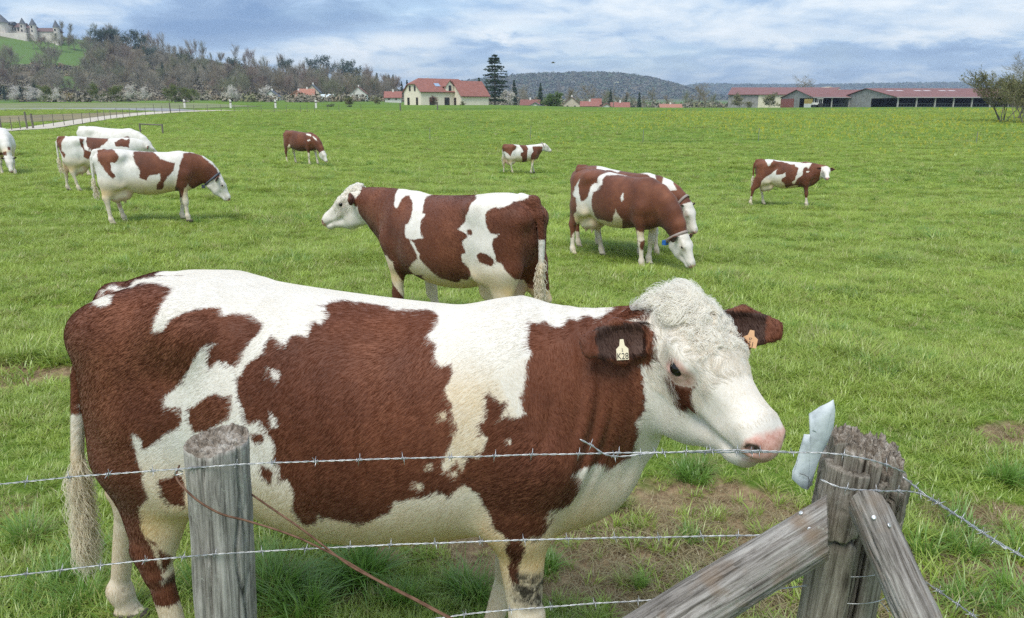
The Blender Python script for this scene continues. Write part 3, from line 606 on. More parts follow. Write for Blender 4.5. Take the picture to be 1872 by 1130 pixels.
def terrain_z(x, y, bumps=True):
    x = np.atleast_1d(np.asarray(x, float)); y = np.atleast_1d(np.asarray(y, float))
    q = np.stack((x, y), -1) / _sc
    z = np.zeros(len(q))
    for c0 in range(0, len(q), 20000):
        b = q[c0:c0 + 20000]
        z[c0:c0 + 20000] = _phi(((b[:, None] - _C[None]) ** 2).sum(-1)) @ _w[:_n] + np.c_[np.ones(len(b)), b] @ _w[_n:]
    r = np.hypot(x, y)
    f = np.clip((r - 800) / 600, 0, 1); f = f * f * (3 - 2 * f)
    z = z * (1 - f) + 5 * f
    # the far hills
    z += 95 * np.exp(-((y - 2500) / 420) ** 2) * np.exp(-np.abs((x - 250) / np.where(x > 250, 330, 620)) ** 2.6)
    z += 112 * np.exp(-((y - 4300) / 500) ** 2) * np.clip((x - 300) / 700, 0, 1) * (1 + 0.05 * np.sin(x / 310))
    z += 62 * np.exp(-((y - 3600) / 400) ** 2) * np.clip((-x + 900) / 500, 0, 1)
    if bumps:
        p = np.stack((x, y, x * 0), -1)
        near = np.clip(1 - r / 120, 0, 1)
        z += near * (0.035 * fbm(p / 1.9, 11, 3) + 0.02 * vnoise(p / 0.35, 4) * np.clip(1 - r / 14, 0, 1))
        z += np.clip((r - 150) / 300, 0, 1) * 0.6 * fbm(p / 60, 5, 3) * (r < 1500)
    return z
def tz(x, y, bumps=True): return float(terrain_z([x], [y], bumps)[0])
def ray_dir(px, py):
    a = (px - CX) / FPX; b = (CY - py) / FPX
    c, s = math.cos(PITCH), math.sin(PITCH)
    return np.array((a, c + s * b, -s + c * b))
def ground_at(px, py, far=900):
    """where the sight line through a measured photo point meets the terrain"""
    d = ray_dir(px, py); d = d / d[1]
    ys = np.concatenate([np.linspace(1.2, 40, 800), np.linspace(40, far, 4000)])
    z = terrain_z(d[0] * ys, ys, False)
    hit = np.nonzero(CAM_H + d[2] * ys < z)[0]
    i = hit[0] if len(hit) else len(ys) - 1
    return Vector((d[0] * ys[i], ys[i], z[i]))
def at_depth(px, py, Y):
    d = ray_dir(px, py); d = d / d[1] * Y
    return Vector((d[0], d[1], CAM_H + d[2]))

def ridge_at(px, y0=380, y1=1000):
    """the skyline point of the hill in the vertical plane of a photo column"""
    d = ray_dir(px, 150); ys = np.linspace(y0, y1, 250); zz_ = terrain_z(d[0] / d[1] * ys, ys, False)
    i = int(np.argmax((zz_ - CAM_H) / ys)); return Vector((d[0] / d[1] * ys[i], ys[i], zz_[i]))
# ------------------------------------------------------------------ helpers
rng = np.random.default_rng(7)
def tag(o, label=None, cat=None, group=None, kind=None):
    if label: o['label'] = label
    if cat: o['category'] = cat
    if group: o['group'] = group
    if kind: o['kind'] = kind
    return o
def link(name, me, mat=None, parent=None, loc=None):
    o = bpy.data.objects.new(name, me); COL.objects.link(o)
    if mat is not None and me is not None and not me.materials: me.materials.append(mat)
    if parent is not None: o.parent = parent
    if loc is not None: o.location = loc
    return o
def empty(name, loc=(0, 0, 0), rz=0.0, **kw):
    o = bpy.data.objects.new(name, None); COL.objects.link(o); o.location = loc; o.rotation_euler = (0, 0, rz)
    o.empty_display_size = 0.1
    return tag(o, **kw)
def copy_tree(o, parent=None):
    c = o.copy(); COL.objects.link(c)
    if parent is not None: c.parent = parent
    for ch in list(o.children): copy_tree(ch, c)
    return c
class MB:
    def __init__(s): s.v = []; s.f = []; s.n = 0
    def add(s, V, Fc):
        V = np.asarray(V, float)
        s.v.append(V); s.f += [tuple(int(i) + s.n for i in f) for f in Fc]; s.n += len(V)
    def box(s, lo, hi, M=None):
        (x0, y0, z0), (x1, y1, z1) = lo, hi
        V = np.array([(x0,y0,z0),(x1,y0,z0),(x1,y1,z0),(x0,y1,z0),(x0,y0,z1),(x1,y0,z1),(x1,y1,z1),(x0,y1,z1)], float)
        if M is not None: V = V @ M[0].T + M[1]
        s.add(V, [(0,3,2,1),(4,5,6,7),(0,1,5,4),(1,2,6,5),(2,3,7,6),(3,0,4,7)])
    def poly(s, pts): s.add(pts, [tuple(range(len(pts)))])
    def prism(s, pts, off):
        pts = np.asarray(pts, float); off = np.asarray(off, float); n = len(pts)
        s.add(np.r_[pts, pts + off], [tuple(range(n))[::-1], tuple(range(n, 2 * n))] + [(i, (i + 1) % n, n + (i + 1) % n, n + i) for i in range(n)])
    def tube(s, pts, rad, k=6, cap=True):
        pts = np.asarray(pts, float); n = len(pts)
        rad = np.broadcast_to(np.asarray(rad, float), (n,))
        T = np.gradient(pts, axis=0); T /= np.linalg.norm(T, axis=1)[:, None] + 1e-12
        ref = np.array((0, 0, 1.0)) if abs(T[0][2]) < 0.9 else np.array((1.0, 0, 0))
        A = np.cross(T, ref); A /= np.linalg.norm(A, axis=1)[:, None] + 1e-12; B = np.cross(T, A)
        th = np.arange(k) / k * 2 * np.pi
        V = (pts[:, None] + rad[:, None, None] * (np.cos(th)[None, :, None] * A[:, None] + np.sin(th)[None, :, None] * B[:, None])).reshape(-1, 3)
        Fc = [(i * k + j, i * k + (j + 1) % k, (i + 1) * k + (j + 1) % k, (i + 1) * k + j) for i in range(n - 1) for j in range(k)]
        if cap: Fc += [tuple(range(k))[::-1], tuple((n - 1) * k + j for j in range(k))]
        s.add(V, Fc)
    def mesh(s, name, smooth=False):
        me = bpy.data.meshes.new(name)
        me.from_pydata(np.concatenate(s.v).tolist(), [], s.f); me.update()
        if smooth: me.polygons.foreach_set('use_smooth', np.ones(len(me.polygons), bool))
        return me
    def build(s, name, mat, parent=None, smooth=False, loc=None):
        me = s.mesh(name, smooth)
        return link(name, me, mat, parent, loc)
def rotz(a):
    c, s = math.cos(a), math.sin(a)
    return np.array(((c, -s, 0), (s, c, 0), (0, 0, 1.0)))

# ------------------------------------------------------------------ materials
class Mat:
    def __init__(s, name):
        s.m = bpy.data.materials.new(name); s.m.use_nodes = True; s.t = s.m.node_tree
        s.b = s.t.nodes['Principled BSDF']; s.out = s.t.nodes['Material Output']
    def n(s, ty, **kw):
        x = s.t.nodes.new(ty)
        for k, v in kw.items(): setattr(x, k, v)
        return x
    def l(s, a, b): s.t.links.new(a, b)
    def set(s, **kw):
        for k, v in kw.items():
            i = s.b.inputs[k.replace('_', ' ')]
            if hasattr(v, 'is_output'): s.l(v, i)
            elif isinstance(v, tuple) and len(v) == 3: i.default_value = (*v, 1)
            else: i.default_value = v
        return s
    def math(s, op, a, b=None, c=None, clamp=False):
        x = s.n('ShaderNodeMath', operation=op, use_clamp=clamp)
        for i, v in enumerate((a, b, c)):
            if v is None: continue
            if isinstance(v, (int, float)): x.inputs[i].default_value = v
            else: s.l(v, x.inputs[i])
        return x.outputs[0]
    def co(s, which='Object', scale=(1, 1, 1), loc=(0, 0, 0), rot=(0, 0, 0)):
        tc = s.n('ShaderNodeTexCoord'); mp = s.n('ShaderNodeMapping')
        mp.inputs['Scale'].default_value = scale; mp.inputs['Location'].default_value = loc; mp.inputs['Rotation'].default_value = rot
        s.l(tc.outputs[which], mp.inputs[0]); return mp.outputs[0]
    def pos(s, scale=(1, 1, 1)):
        g = s.n('ShaderNodeNewGeometry'); mp = s.n('ShaderNodeMapping'); mp.inputs['Scale'].default_value = scale
        s.l(g.outputs['Position'], mp.inputs[0]); return mp.outputs[0]
    def noise(s, vec, scale=5, detail=4, rough=0.55, dist=0.0):
        x = s.n('ShaderNodeTexNoise'); x.inputs['Scale'].default_value = scale; x.inputs['Detail'].default_value = detail
        x.inputs['Roughness'].default_value = rough; x.inputs['Distortion'].default_value = dist
        if vec is not None: s.l(vec, x.inputs['Vector'])
        return x.outputs['Fac']
    def voro(s, vec, scale=5, feature='F1', out='Distance'):
        x = s.n('ShaderNodeTexVoronoi', feature=feature); x.inputs['Scale'].default_value = scale; s.l(vec, x.inputs['Vector'])
        return x.outputs[out]
    def ramp(s, fac, *stops):
        r = s.n('ShaderNodeValToRGB'); e = r.color_ramp.elements
        while len(e) < len(stops): e.new(0.5)
        for k, (p, c) in enumerate(stops):
            e[k].position = p; e[k].color = (*c, 1) if isinstance(c, tuple) else (c, c, c, 1)
        s.l(fac, r.inputs[0]); return r.outputs[0]
    def mix(s, f, a, b, mode='MIX'):
        x = s.n('ShaderNodeMix', data_type='RGBA', blend_type=mode)
        for i, v in ((0, f), (6, a), (7, b)):
            if isinstance(v, tuple): x.inputs[i].default_value = (*v, 1)
            elif isinstance(v, (int, float)): x.inputs[i].default_value = v
            else: s.l(v, x.inputs[i])
        return x.outputs[2]
    def attr(s, name, out='Fac'):
        a = s.n('ShaderNodeAttribute'); a.attribute_name = name; return a.outputs[out]
    def bump(s, h, strength=0.5, dist=0.01):
        b = s.n('ShaderNodeBump'); b.inputs['Strength'].default_value = strength; b.inputs['Distance'].default_value = dist
        s.l(h, b.inputs['Height']); s.l(b.outputs[0], s.b.inputs['Normal']); return b
def flat(name, col, rough=0.7, var=0.15, scale=3.0, metal=0.0, bump=0.0):
    m = Mat(name); v = m.co('Object')
    a = m.noise(v, scale, 5)
    lo = tuple(c * (1 - var) for c in col); hi = tuple(min(1, c * (1 + var)) for c in col)
    m.set(Base_Color=m.ramp(a, (0.3, lo), (0.7, hi)), Roughness=rough, Metallic=metal)
    if bump: m.bump(a, bump, 0.01)
    return m.m
def fpoint(o, nm, vals, me):
    a = me.attributes.new(nm, 'FLOAT', 'POINT'); a.data.foreach_set('value', np.ascontiguousarray(vals, F32))
# ------------------------------------------------------------------ ground sheet
DIRT = []
for px, py, rx, ry, a in [(1130, 1000, 0.62, 0.42, 1.2), (930, 1010, 0.40, 0.30, 1.0), (1420, 1060, 0.45, 0.4, 1.2), (1280, 930, 0.45, 0.30, 0.9), (720, 985, 0.30, 0.22, 0.8), (1770, 960, 0.30, 0.22, 1.0), (1700, 1090, 0.35, 0.25, 0.95),
                          (1200, 960, 0.6, 0.30, 1.15), (1480, 980, 0.4, 0.25, 1.0), (1300, 1080, 0.5, 0.3, 1.1), (1850, 960, 0.3, 0.2, 0.9), (1560, 1040, 0.5, 0.4, 1.1), (1800, 1060, 0.35, 0.3, 0.9), (1640, 930, 0.25, 0.15, 0.6), (40, 690, 0.5, 0.35, 0.95), (640, 1100, 0.12, 0.12, 0.6), (1640, 700, 0.35, 0.2, 0.35), (1400, 420, 2.2, 0.5, 0.45), (200, 430, 2.5, 0.5, 0.4), (60, 560, 0.8, 0.4, 0.35), (1850, 800, 0.4, 0.3, 0.6), (30, 930, 0.2, 0.3, 0.4)]:
    g = ground_at(px, py); DIRT.append((g.x, g.y, rx * 1.25, ry * 1.3, a * 1.15))
def dirt_amt(x, y):
    x = np.asarray(x, float); y = np.asarray(y, float)
    d = np.zeros(len(x))
    for gx, gy, rx, ry, a in DIRT:
        d = np.maximum(d, a * np.exp(-((x - gx) / rx) ** 2 - ((y - gy) / ry) ** 2))
    p = np.stack((x, y, x * 0), -1)
    return np.clip((d + 0.30 * fbm(p * 2.4, 51, 3) * (d > 0.03) + 0.10 * fbm(p * 9, 53, 2) - 0.25) * 2.0, 0, 1)
rr = np.concatenate([[0.6], 0.6 * (9000 / 0.6) ** (np.arange(1, 300) / 299)])
va = np.radians(np.concatenate([np.linspace(-46, 46, 520), np.linspace(50, 310, 66)]))
RR, AA = np.meshgrid(rr, va, indexing='ij')
GX, GY = (RR * np.sin(AA)).ravel(), (RR * np.cos(AA)).ravel()
GZ = terrain_z(GX, GY)
nr_, na_ = RR.shape; gi = np.arange(nr_ * na_).reshape(nr_, na_)
q = np.stack((gi[:-1], np.roll(gi, -1, 1)[:-1], np.roll(gi, -1, 1)[1:], gi[1:]), -1).reshape(-1, 4)[:, ::-1]
dr = dirt_amt(GX, GY)
GZ2 = GZ - 0.03 * dr + dr * 0.03 * fbm(np.stack((GX, GY, GX * 0), -1) * 12, 77, 3)
gme = np_mesh('ground', np.stack((GX, GY, GZ2), -1), q)
fpoint(None, 'dirt', dr, gme)
_cs, _sn = math.cos(PITCH), math.sin(PITCH)
_k = (GZ - CAM_H) / np.maximum(GY, 1); _py = CY - FPX * (_k * _cs + _sn) / (_cs - _k * _sn); _px = CX + FPX * GX / np.maximum(GY, 1) * (_cs + _sn * (CY - _py) / FPX)
_mead = ((_px < 175) & (_py > 62) & (_py < 121)) | ((_px > 96) & (_px < 150) & (_py > 140) & (_py < 168))   # castle meadow and a clearing, as land on the hillside
hillw = (GY > 380) & (GX < -40) & (GZ > 5.5) & (RR.ravel() < 1300) & ~_mead
fpoint(None, 'wood', np.maximum(np.clip((GZ - 14) / 8, 0, 1) * (RR.ravel() > 1500), hillw), gme)
fpoint(None, 'far', np.clip((RR.ravel() - 230) / 150, 0, 1), gme)
cenv = np.array([(0.0, 0.0, 0.0)])
m = Mat('meadow_ground'); P3 = m.pos()
gr = m.ramp(m.math('ADD', m.math('MULTIPLY', m.noise(P3, 0.06, 4), 0.5), m.math('MULTIPLY', m.noise(P3, 1.1, 6, 0.65), 0.5)),
            (0.34, (0.075, 0.135, 0.022)), (0.50, (0.120, 0.200, 0.030)), (0.66, (0.165, 0.250, 0.042)))
so = m.ramp(m.noise(P3, 14, 8, 0.7), (0.30, (0.10, 0.068, 0.040)), (0.50, (0.25, 0.175, 0.105)), (0.70, (0.42, 0.32, 0.20)))
c = m.mix(m.ramp(m.math('ADD', m.attr('dirt'), m.math('MULTIPLY', m.math('SUBTRACT', m.noise(P3, 5, 5), 0.5), 0.6)), (0.25, 0.0), (0.6, 1.0)), gr, so)
c = m.mix(m.math('MULTIPLY', m.attr('far'), 0.75), c, (0.105, 0.175, 0.055))
c = m.mix(m.attr('wood'), c, m.ramp(m.noise(P3, 0.09, 4), (0.35, (0.12, 0.10, 0.075)), (0.65, (0.16, 0.14, 0.09))))
m.set(Base_Color=c, Roughness=0.95); m.b.inputs['Specular IOR Level'].default_value = 0.1
m.bump(m.math('ADD', m.noise(P3, 24, 6, 0.7), m.noise(P3, 3, 5, 0.7)), 0.7, 0.03)
ground = tag(link('ground', gme, m.m), kind='structure', label='green pasture with worn muddy patches', cat='ground')

# lines of the tracks at left; no grass grows on them
_g = ground_at
TRACKS = dict(gravel_track=([_g(-120, 250), _g(0, 239), _g(60, 236), _g(110, 228.5), _g(170, 219), _g(230, 211.5), _g(300, 205.5), _g(370, 203.2), _g(420, 202)], [3, 3, 3, 3, 3.2, 3.6, 4.5, 4, 3.5]),
              lane=([_g(-150, 200.5), _g(0, 200), _g(160, 199), _g(260, 199.8), _g(330, 203)], [5, 5, 6, 9, 6]),
              stubble_strip=([_g(-200, 224), _g(0, 219), _g(90, 214), _g(180, 209), _g(240, 206)], [17, 16, 14, 9, 4]))
def track_dist(x, y):
    d = np.full(len(x), 1e9)
    if len(x) == 0 or y.max() < 30: return d
    for pts, wd in TRACKS.values():
        for k in range(len(pts) - 1):
            a, b = pts[k], pts[k + 1]; ex, ey = b.x - a.x, b.y - a.y
            t = np.clip(((x - a.x) * ex + (y - a.y) * ey) / (ex * ex + ey * ey), 0, 1)
            d = np.minimum(d, np.hypot(x - a.x - t * ex, y - a.y - t * ey) - 0.5 * (wd[k] * (1 - t) + wd[k + 1] * t) - 0.4)
    return d
# ------------------------------------------------------------------ grass: instanced tufts
def blade_mesh(name, n, h0, h1, spread, w0, lean, segs=3, seed=0, flat_=0.0):
    rg = np.random.default_rng(seed); V = []; Fc = []; T = []
    for b in range(n):
        a = rg.random() * 6.283; r = spread * math.sqrt(rg.random())
        base = np.array((r * math.cos(a), r * math.sin(a), -0.006))
        h = rg.uniform(h0, h1); d = a + rg.normal(0, 0.9); ln = lean * rg.uniform(0.3, 1.3)
        dx = np.array((math.cos(d), math.sin(d), 0)); sx = np.array((-dx[1], dx[0], 0))
        tw = rg.normal(0, 0.6); sx = sx * math.cos(tw) + dx * math.sin(tw) * 0.6
        i0 = len(V); w = w0 * rg.uniform(0.7, 1.3)
        for k in range(segs + 1):
            t = k / segs
            p = base + np.array((0, 0, h * (t - (0.25 + 0.5 * flat_) * ln * t * t))) + dx * h * ln * t ** 1.6
            ww = w * (1 - t ** 1.5) + 0.0004
            if k == segs: V.append(p); T.append(t)
            else: V += [p - sx * ww, p + sx * ww]; T += [t, t]
        for k in range(segs - 1): Fc.append((i0 + 2 * k, i0 + 2 * k + 1, i0 + 2 * k + 3, i0 + 2 * k + 2))
        Fc.append((i0 + 2 * segs - 2, i0 + 2 * segs - 1, i0 + 2 * segs))
    me = bpy.data.meshes.new(name); me.from_pydata([tuple(v) for v in V], [], Fc); me.update()
    me.polygons.foreach_set('use_smooth', np.ones(len(me.polygons), bool))
    a = me.attributes.new('t', 'FLOAT', 'POINT'); a.data.foreach_set('value', np.array(T, F32))
    return me
def grass_material(name, lo, hi, yel):
    m = Mat(name); oi = m.n('ShaderNodeObjectInfo')
    v = oi.outputs['Location']
    a = m.math('ADD', m.math('MULTIPLY', m.noise(v, 0.10, 3), 0.30), m.math('ADD', m.math('MULTIPLY', m.noise(v, 1.3, 4, 0.7), 0.52), m.math('MULTIPLY', oi.outputs['Random'], 0.18)))
    c = m.ramp(a, (0.34, lo), (0.52, tuple((x + y) / 2 for x, y in zip(lo, hi))), (0.66, hi))
    c = m.mix(m.math('MULTIPLY', m.ramp(m.attr('t'), (0.35, 0.0), (1.0, 1.0)), 0.35), c, yel)
    c = m.mix(m.ramp(oi.outputs['Random'], (0.82, 0.0), (0.92, 0.8)), c, (0.36, 0.32, 0.14))
    d = m.n('ShaderNodeBsdfDiffuse'); tr = m.n('ShaderNodeBsdfTranslucent'); gl = m.n('ShaderNodeBsdfGlossy'); gl.inputs['Roughness'].default_value = 0.38
    m.l(c, d.inputs[0]); m.l(m.mix(0.4, c, yel), tr.inputs[0]); gl.inputs[0].default_value = (0.9, 0.95, 0.9, 1)
    x1 = m.n('ShaderNodeMixShader'); x1.inputs[0].default_value = 0.38; m.l(d.outputs[0], x1.inputs[1]); m.l(tr.outputs[0], x1.inputs[2])
    x2 = m.n('ShaderNodeMixShader'); x2.inputs[0].default_value = 0.055; m.l(x1.outputs[0], x2.inputs[1]); m.l(gl.outputs[0], x2.inputs[2])
    m.l(x2.outputs[0], m.out.inputs['Surface'])
    return m.m
GR = grass_material('grass_blade', (0.170, 0.290, 0.030), (0.430, 0.570, 0.080), (0.58, 0.62, 0.18))
GR2 = grass_material('grass_lush', (0.100, 0.235, 0.030), (0.235, 0.410, 0.060), (0.34, 0.46, 0.12))
STRAW = grass_material('straw_blade', (0.30, 0.24, 0.12), (0.46, 0.38, 0.21), (0.50, 0.44, 0.28))
YEL = flat('dandelion_yellow', (0.80, 0.70, 0.06), 0.6)
def proto(name, me, mat):
    me.materials.append(mat); return bpy.data.objects.new(name, me)
def scatter(name, P, yaw, scale, tilt, idx, protos, label, cat):
    coll = bpy.data.collections.new(name + '_kinds')
    for i, pm in enumerate(protos):
        pm.name = '%02d_%s' % (i, name); coll.objects.link(pm)
    me = bpy.data.meshes.new(name); me.vertices.add(len(P)); me.vertices.foreach_set('co', np.ascontiguousarray(P, F32).ravel())
    rot = np.stack((tilt[:, 0], tilt[:, 1], yaw), -1)
    a = me.attributes.new('rot', 'FLOAT_VECTOR', 'POINT'); a.data.foreach_set('vector', np.ascontiguousarray(rot, F32).ravel())
    a = me.attributes.new('sc', 'FLOAT_VECTOR', 'POINT'); a.data.foreach_set('vector', np.ascontiguousarray(scale, F32).ravel())
    a = me.attributes.new('kind_i', 'INT', 'POINT'); a.data.foreach_set('value', np.ascontiguousarray(idx, np.int32))
    ob = tag(link(name, me), label, cat, kind='stuff')
    ng = bpy.data.node_groups.new(name, 'GeometryNodeTree')
    ng.interface.new_socket('Geometry', in_out='INPUT', socket_type='NodeSocketGeometry'); ng.interface.new_socket('Geometry', in_out='OUTPUT', socket_type='NodeSocketGeometry')
    gi_ = ng.nodes.new('NodeGroupInput'); go_ = ng.nodes.new('NodeGroupOutput')
    iop = ng.nodes.new('GeometryNodeInstanceOnPoints'); ci = ng.nodes.new('GeometryNodeCollectionInfo')
    ci.inputs['Collection'].default_value = coll; ci.inputs['Separate Children'].default_value = True; ci.inputs['Reset Children'].default_value = True
    def na(nm, ty):
        n_ = ng.nodes.new('GeometryNodeInputNamedAttribute'); n_.data_type = ty; n_.inputs['Name'].default_value = nm
        return n_.outputs['Attribute']
    e2r = ng.nodes.new('FunctionNodeEulerToRotation'); ng.links.new(na('rot', 'FLOAT_VECTOR'), e2r.inputs[0])
    ng.links.new(gi_.outputs[0], iop.inputs['Points']); ng.links.new(ci.outputs[0], iop.inputs['Instance'])
    iop.inputs['Pick Instance'].default_value = True
    ng.links.new(na('kind_i', 'INT'), iop.inputs['Instance Index'])
    ng.links.new(e2r.outputs[0], iop.inputs['Rotation']); ng.links.new(na('sc', 'FLOAT_VECTOR'), iop.inputs['Scale'])
    ng.links.new(iop.outputs[0], go_.inputs[0])
    md = ob.modifiers.new('scatter', 'NODES'); md.node_group = ng
    return ob
def wedge(y0, y1, per_m2, rg, pad=1.0, half=0.70):
    """random points in the strip of meadow between two distances"""
    w = lambda y: half * y + pad
    A = half * (y1 ** 2 - y0 ** 2) + 2 * pad * (y1 - y0)
    n = int(A * per_m2)
    y = np.sqrt(y0 ** 2 + rg.random(int(n * 1.25)) * (y1 ** 2 - y0 ** 2))[:n] if y0 > 6 else y0 + (y1 - y0) * rg.random(n) ** 0.75
    x = (rg.random(n) * 2 - 1) * w(y)
    return x, y
rg = np.random.default_rng(5)
TA = [proto('tuft', blade_mesh('tuft', 20, 0.06, 0.14, 0.045, 0.0028, 0.85, 3, 1 + k, 0.3), GR) for k in range(4)]
TB = [proto('tuft', blade_mesh('clump', 95, 0.10, 0.24, 0.055, 0.0026, 0.85, 4, 11 + k, 0.5), GR2) for k in range(3)]
TS = [proto('tuft', blade_mesh('straw', 14, 0.04, 0.12, 0.05, 0.0018, 1.3, 3, 21 + k, 0.9), STRAW) for k in range(3)]
KINDS = TA + TB + TS      # 0-3, 4-6, 7-9
xs, ys, sc, kd, zs_ = [], [], [], [], []
def put(y0, y1, dens, s0, s1, kinds, pd=None, pad=1.0, flat_=1.0):
    x, y = wedge(y0, y1, dens, rg, pad)
    d = dirt_amt(x, y)
    pat = fbm(np.stack((x, y, x * 0), -1) / 1.1, 33, 3)
    keep = rg.random(len(x)) < (pd(d, pat) if pd else 1)
    keep &= track_dist(x, y) > 0
    x, y, pat = x[keep], y[keep], pat[keep]
    zs_.append(np.full(len(x), flat_))
    xs.append(x); ys.append(y); sc.append(rg.uniform(s0, s1, len(x)) * np.clip(1 + 0.85 * pat, 0.60, 2)); kd.append(rg.choice(kinds, len(x)))
lawn = lambda d, p: (1 - d) ** 2.0 * 0.93 + 0.07
put(1.3, 4.2, 1050, 0.65, 1.15, (0, 1, 2, 3), lawn, flat_=0.85)
put(4.2, 8, 640, 0.8, 1.4, (0, 1, 2, 3), lawn, flat_=0.75)
put(8, 15, 270, 1.1, 1.9, (0, 1, 2, 3), lawn, flat_=0.62)
put(15, 30, 85, 1.5, 2.6, (0, 1, 2, 3), flat_=0.50)
put(30, 60, 22, 2.2, 3.6, (0, 1, 2, 3), pad=4, flat_=0.42)
put(60, 125, 5.0, 3.0, 4.8, (0, 1, 2, 3), pad=10, flat_=0.38)
clump = lambda d, p: np.clip(0.15 + 1.4 * p, 0, 1) * (1 - 0.75 * d)
put(1.3, 5, 26, 0.6, 1.15, (4, 5, 6), clump)
put(5, 14, 13, 0.5, 1.1, (4, 5, 6), clump, flat_=0.8)
put(14, 40, 4.0, 0.8, 1.6, (4, 5, 6), clump, flat_=0.7)
put(1.3, 6, 420, 0.6, 1.3, (7, 8, 9), lambda d, p: 0.14 + 0.8 * d, flat_=0.6)
put(6, 14, 40, 0.8, 1.4, (7, 8, 9), lambda d, p: 0.2 + 0.6 * d)
x, y, s_, kd, zf = (np.concatenate(a) for a in (xs, ys, sc, kd, zs_))
# measured tussocks near the fence
for px, py, ss in [(520, 1090, 1.5), (560, 1075, 1.2), (640, 1065, 1.5), (480, 1100, 1.3), (870, 1090, 1.1), (845, 1085, 0.8), (1000, 1040, 0.7), (1290, 860, 0.9), (1270, 880, 1.0), (60, 1090, 1.3), (160, 1110, 1.3), (110, 1060, 1.1), (1740, 990, 0.8), (1850, 890, 1.1), (1770, 1120, 0.9), (1170, 1075, 0.6), (720, 1110, 1.0), (30, 1000, 1.2), (560, 1125, 1.3), (1130, 930, 0.8)]:
    g = ground_at(px, py)
    for j in range(3):
        x = np.r_[x, g.x + rg.normal(0, 0.05)]; y = np.r_[y, g.y + rg.normal(0, 0.04)]; s_ = np.r_[s_, ss * rg.uniform(0.75, 1.1)]; kd = np.r_[kd, rg.integers(4, 7)]; zf = np.r_[zf, 1.0]
z = terrain_z(x, y)
n = len(x); print('grass instances', n)
scatter('grass', np.stack((x, y, z - 0.01), -1), rg.random(n) * 6.283, np.stack((s_, s_, s_ * zf * rg.uniform(0.75, 1.1, n)), -1), rg.normal(0, 0.14, (n, 2)), kd, KINDS, 'short green pasture grass with taller tussocks', 'grass')
# dandelions on the far slope
fme = MB()
for a in range(5):
    th = np.arange(6) / 6 * 6.283; cc = np.array((0.06 * math.cos(a * 2.4) * a / 4, 0.06 * math.sin(a * 2.4) * a / 4, 0.10 + 0.02 * (a % 3)))
    fme.add([cc + np.array((0.022 * math.cos(t), 0.022 * math.sin(t), 0.004 * (i % 2))) for i, t in enumerate(th)] + [cc - np.array((0, 0, 0.012))], [(0, 1, 2, 3, 4, 5)] + [(i, 6, (i + 1) % 6) for i in range(6)])
    fme.tube([cc - np.array((0, 0, 0.012)), cc * np.array((1, 1, 0))], 0.003, 3, False)
fp = [proto('flower', fme.mesh('flower'), YEL)]
x1, y1 = wedge(45, 135, 1.1, rg, 5)
pr = np.clip((x1 / y1 + 0.10) * 2.2, 0, 1) * np.clip(0.5 + 1.8 * fbm(np.stack((x1, y1 * 0.6, x1 * 0), -1) / 14, 88, 3), 0, 1)
kp = rg.random(len(x1)) < pr * 1.2; x1, y1 = x1[kp], y1[kp]
x2, y2 = wedge(4, 30, 0.02, rg, 1); x1 = np.r_[x1, x2]; y1 = np.r_[y1, y2]
n = len(x1); s1 = rg.uniform(0.6, 1.2, n) * np.clip(y1 / 45, 0.55, 1.5)
scatter('dandelions', np.stack((x1, y1, terrain_z(x1, y1) + 0.02), -1), rg.random(n) * 6.28, np.stack((s1,) * 3, -1), np.zeros((n, 2)), np.zeros(n, int), fp, 'yellow dandelions dotted over the rising meadow', 'flowers')
# ------------------------------------------------------------------ buildings, road, far fence
ROOFR = flat('roof_tiles_red', (0.27, 0.110, 0.088), 0.8, 0.18, 1.5); ROOFD = flat('roof_tiles_brown', (0.20, 0.085, 0.07), 0.8, 0.2, 1.5); ROOFG = flat('roof_slate', (0.10, 0.11, 0.13), 0.7, 0.2, 0.6)
ROOFO = flat('roof_orange', (0.36, 0.165, 0.115), 0.8, 0.15, 1.5); ROOFS = flat('barn_roof_sheet', (0.20, 0.080, 0.068), 0.6, 0.15, 0.4)
CREAM = flat('render_cream', (0.82, 0.73, 0.60), 0.85, 0.06, 0.6); WHITEW = flat('render_white', (0.72, 0.70, 0.66), 0.85, 0.08, 0.6); PINKW = flat('render_pink', (0.58, 0.30, 0.24), 0.85, 0.08, 0.6)
BEIGE = flat('render_beige', (0.55, 0.47, 0.38), 0.85, 0.1, 0.6); STONE = flat('castle_stone', (0.66, 0.60, 0.545), 0.9, 0.15, 0.3); GLASSD = flat('window_glass', (0.02, 0.022, 0.028), 0.15)
TRIM = flat('dark_trim', (0.10, 0.06, 0.05), 0.7); TIN = flat('pale_sheet', (0.74, 0.68, 0.52), 0.7, 0.06, 0.5); GREYB = flat('weathered_boards', (0.30, 0.29, 0.28), 0.9, 0.3, 1.2); REDB = flat('red_boards', (0.30, 0.10, 0.085), 0.85, 0.12, 1.0)
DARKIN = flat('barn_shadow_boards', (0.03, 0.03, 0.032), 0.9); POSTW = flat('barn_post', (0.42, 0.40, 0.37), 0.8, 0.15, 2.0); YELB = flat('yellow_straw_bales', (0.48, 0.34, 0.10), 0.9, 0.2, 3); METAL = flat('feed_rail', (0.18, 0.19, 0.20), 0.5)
def W2L(o_loc, ax):   # local frame (along, away, up) -> world offset
    ax = Vector((ax[0], ax[1], 0)).normalized(); ay = Vector((-ax.y, ax.x, 0))
    return np.array((ax, ay, (0, 0, 1.0))).T
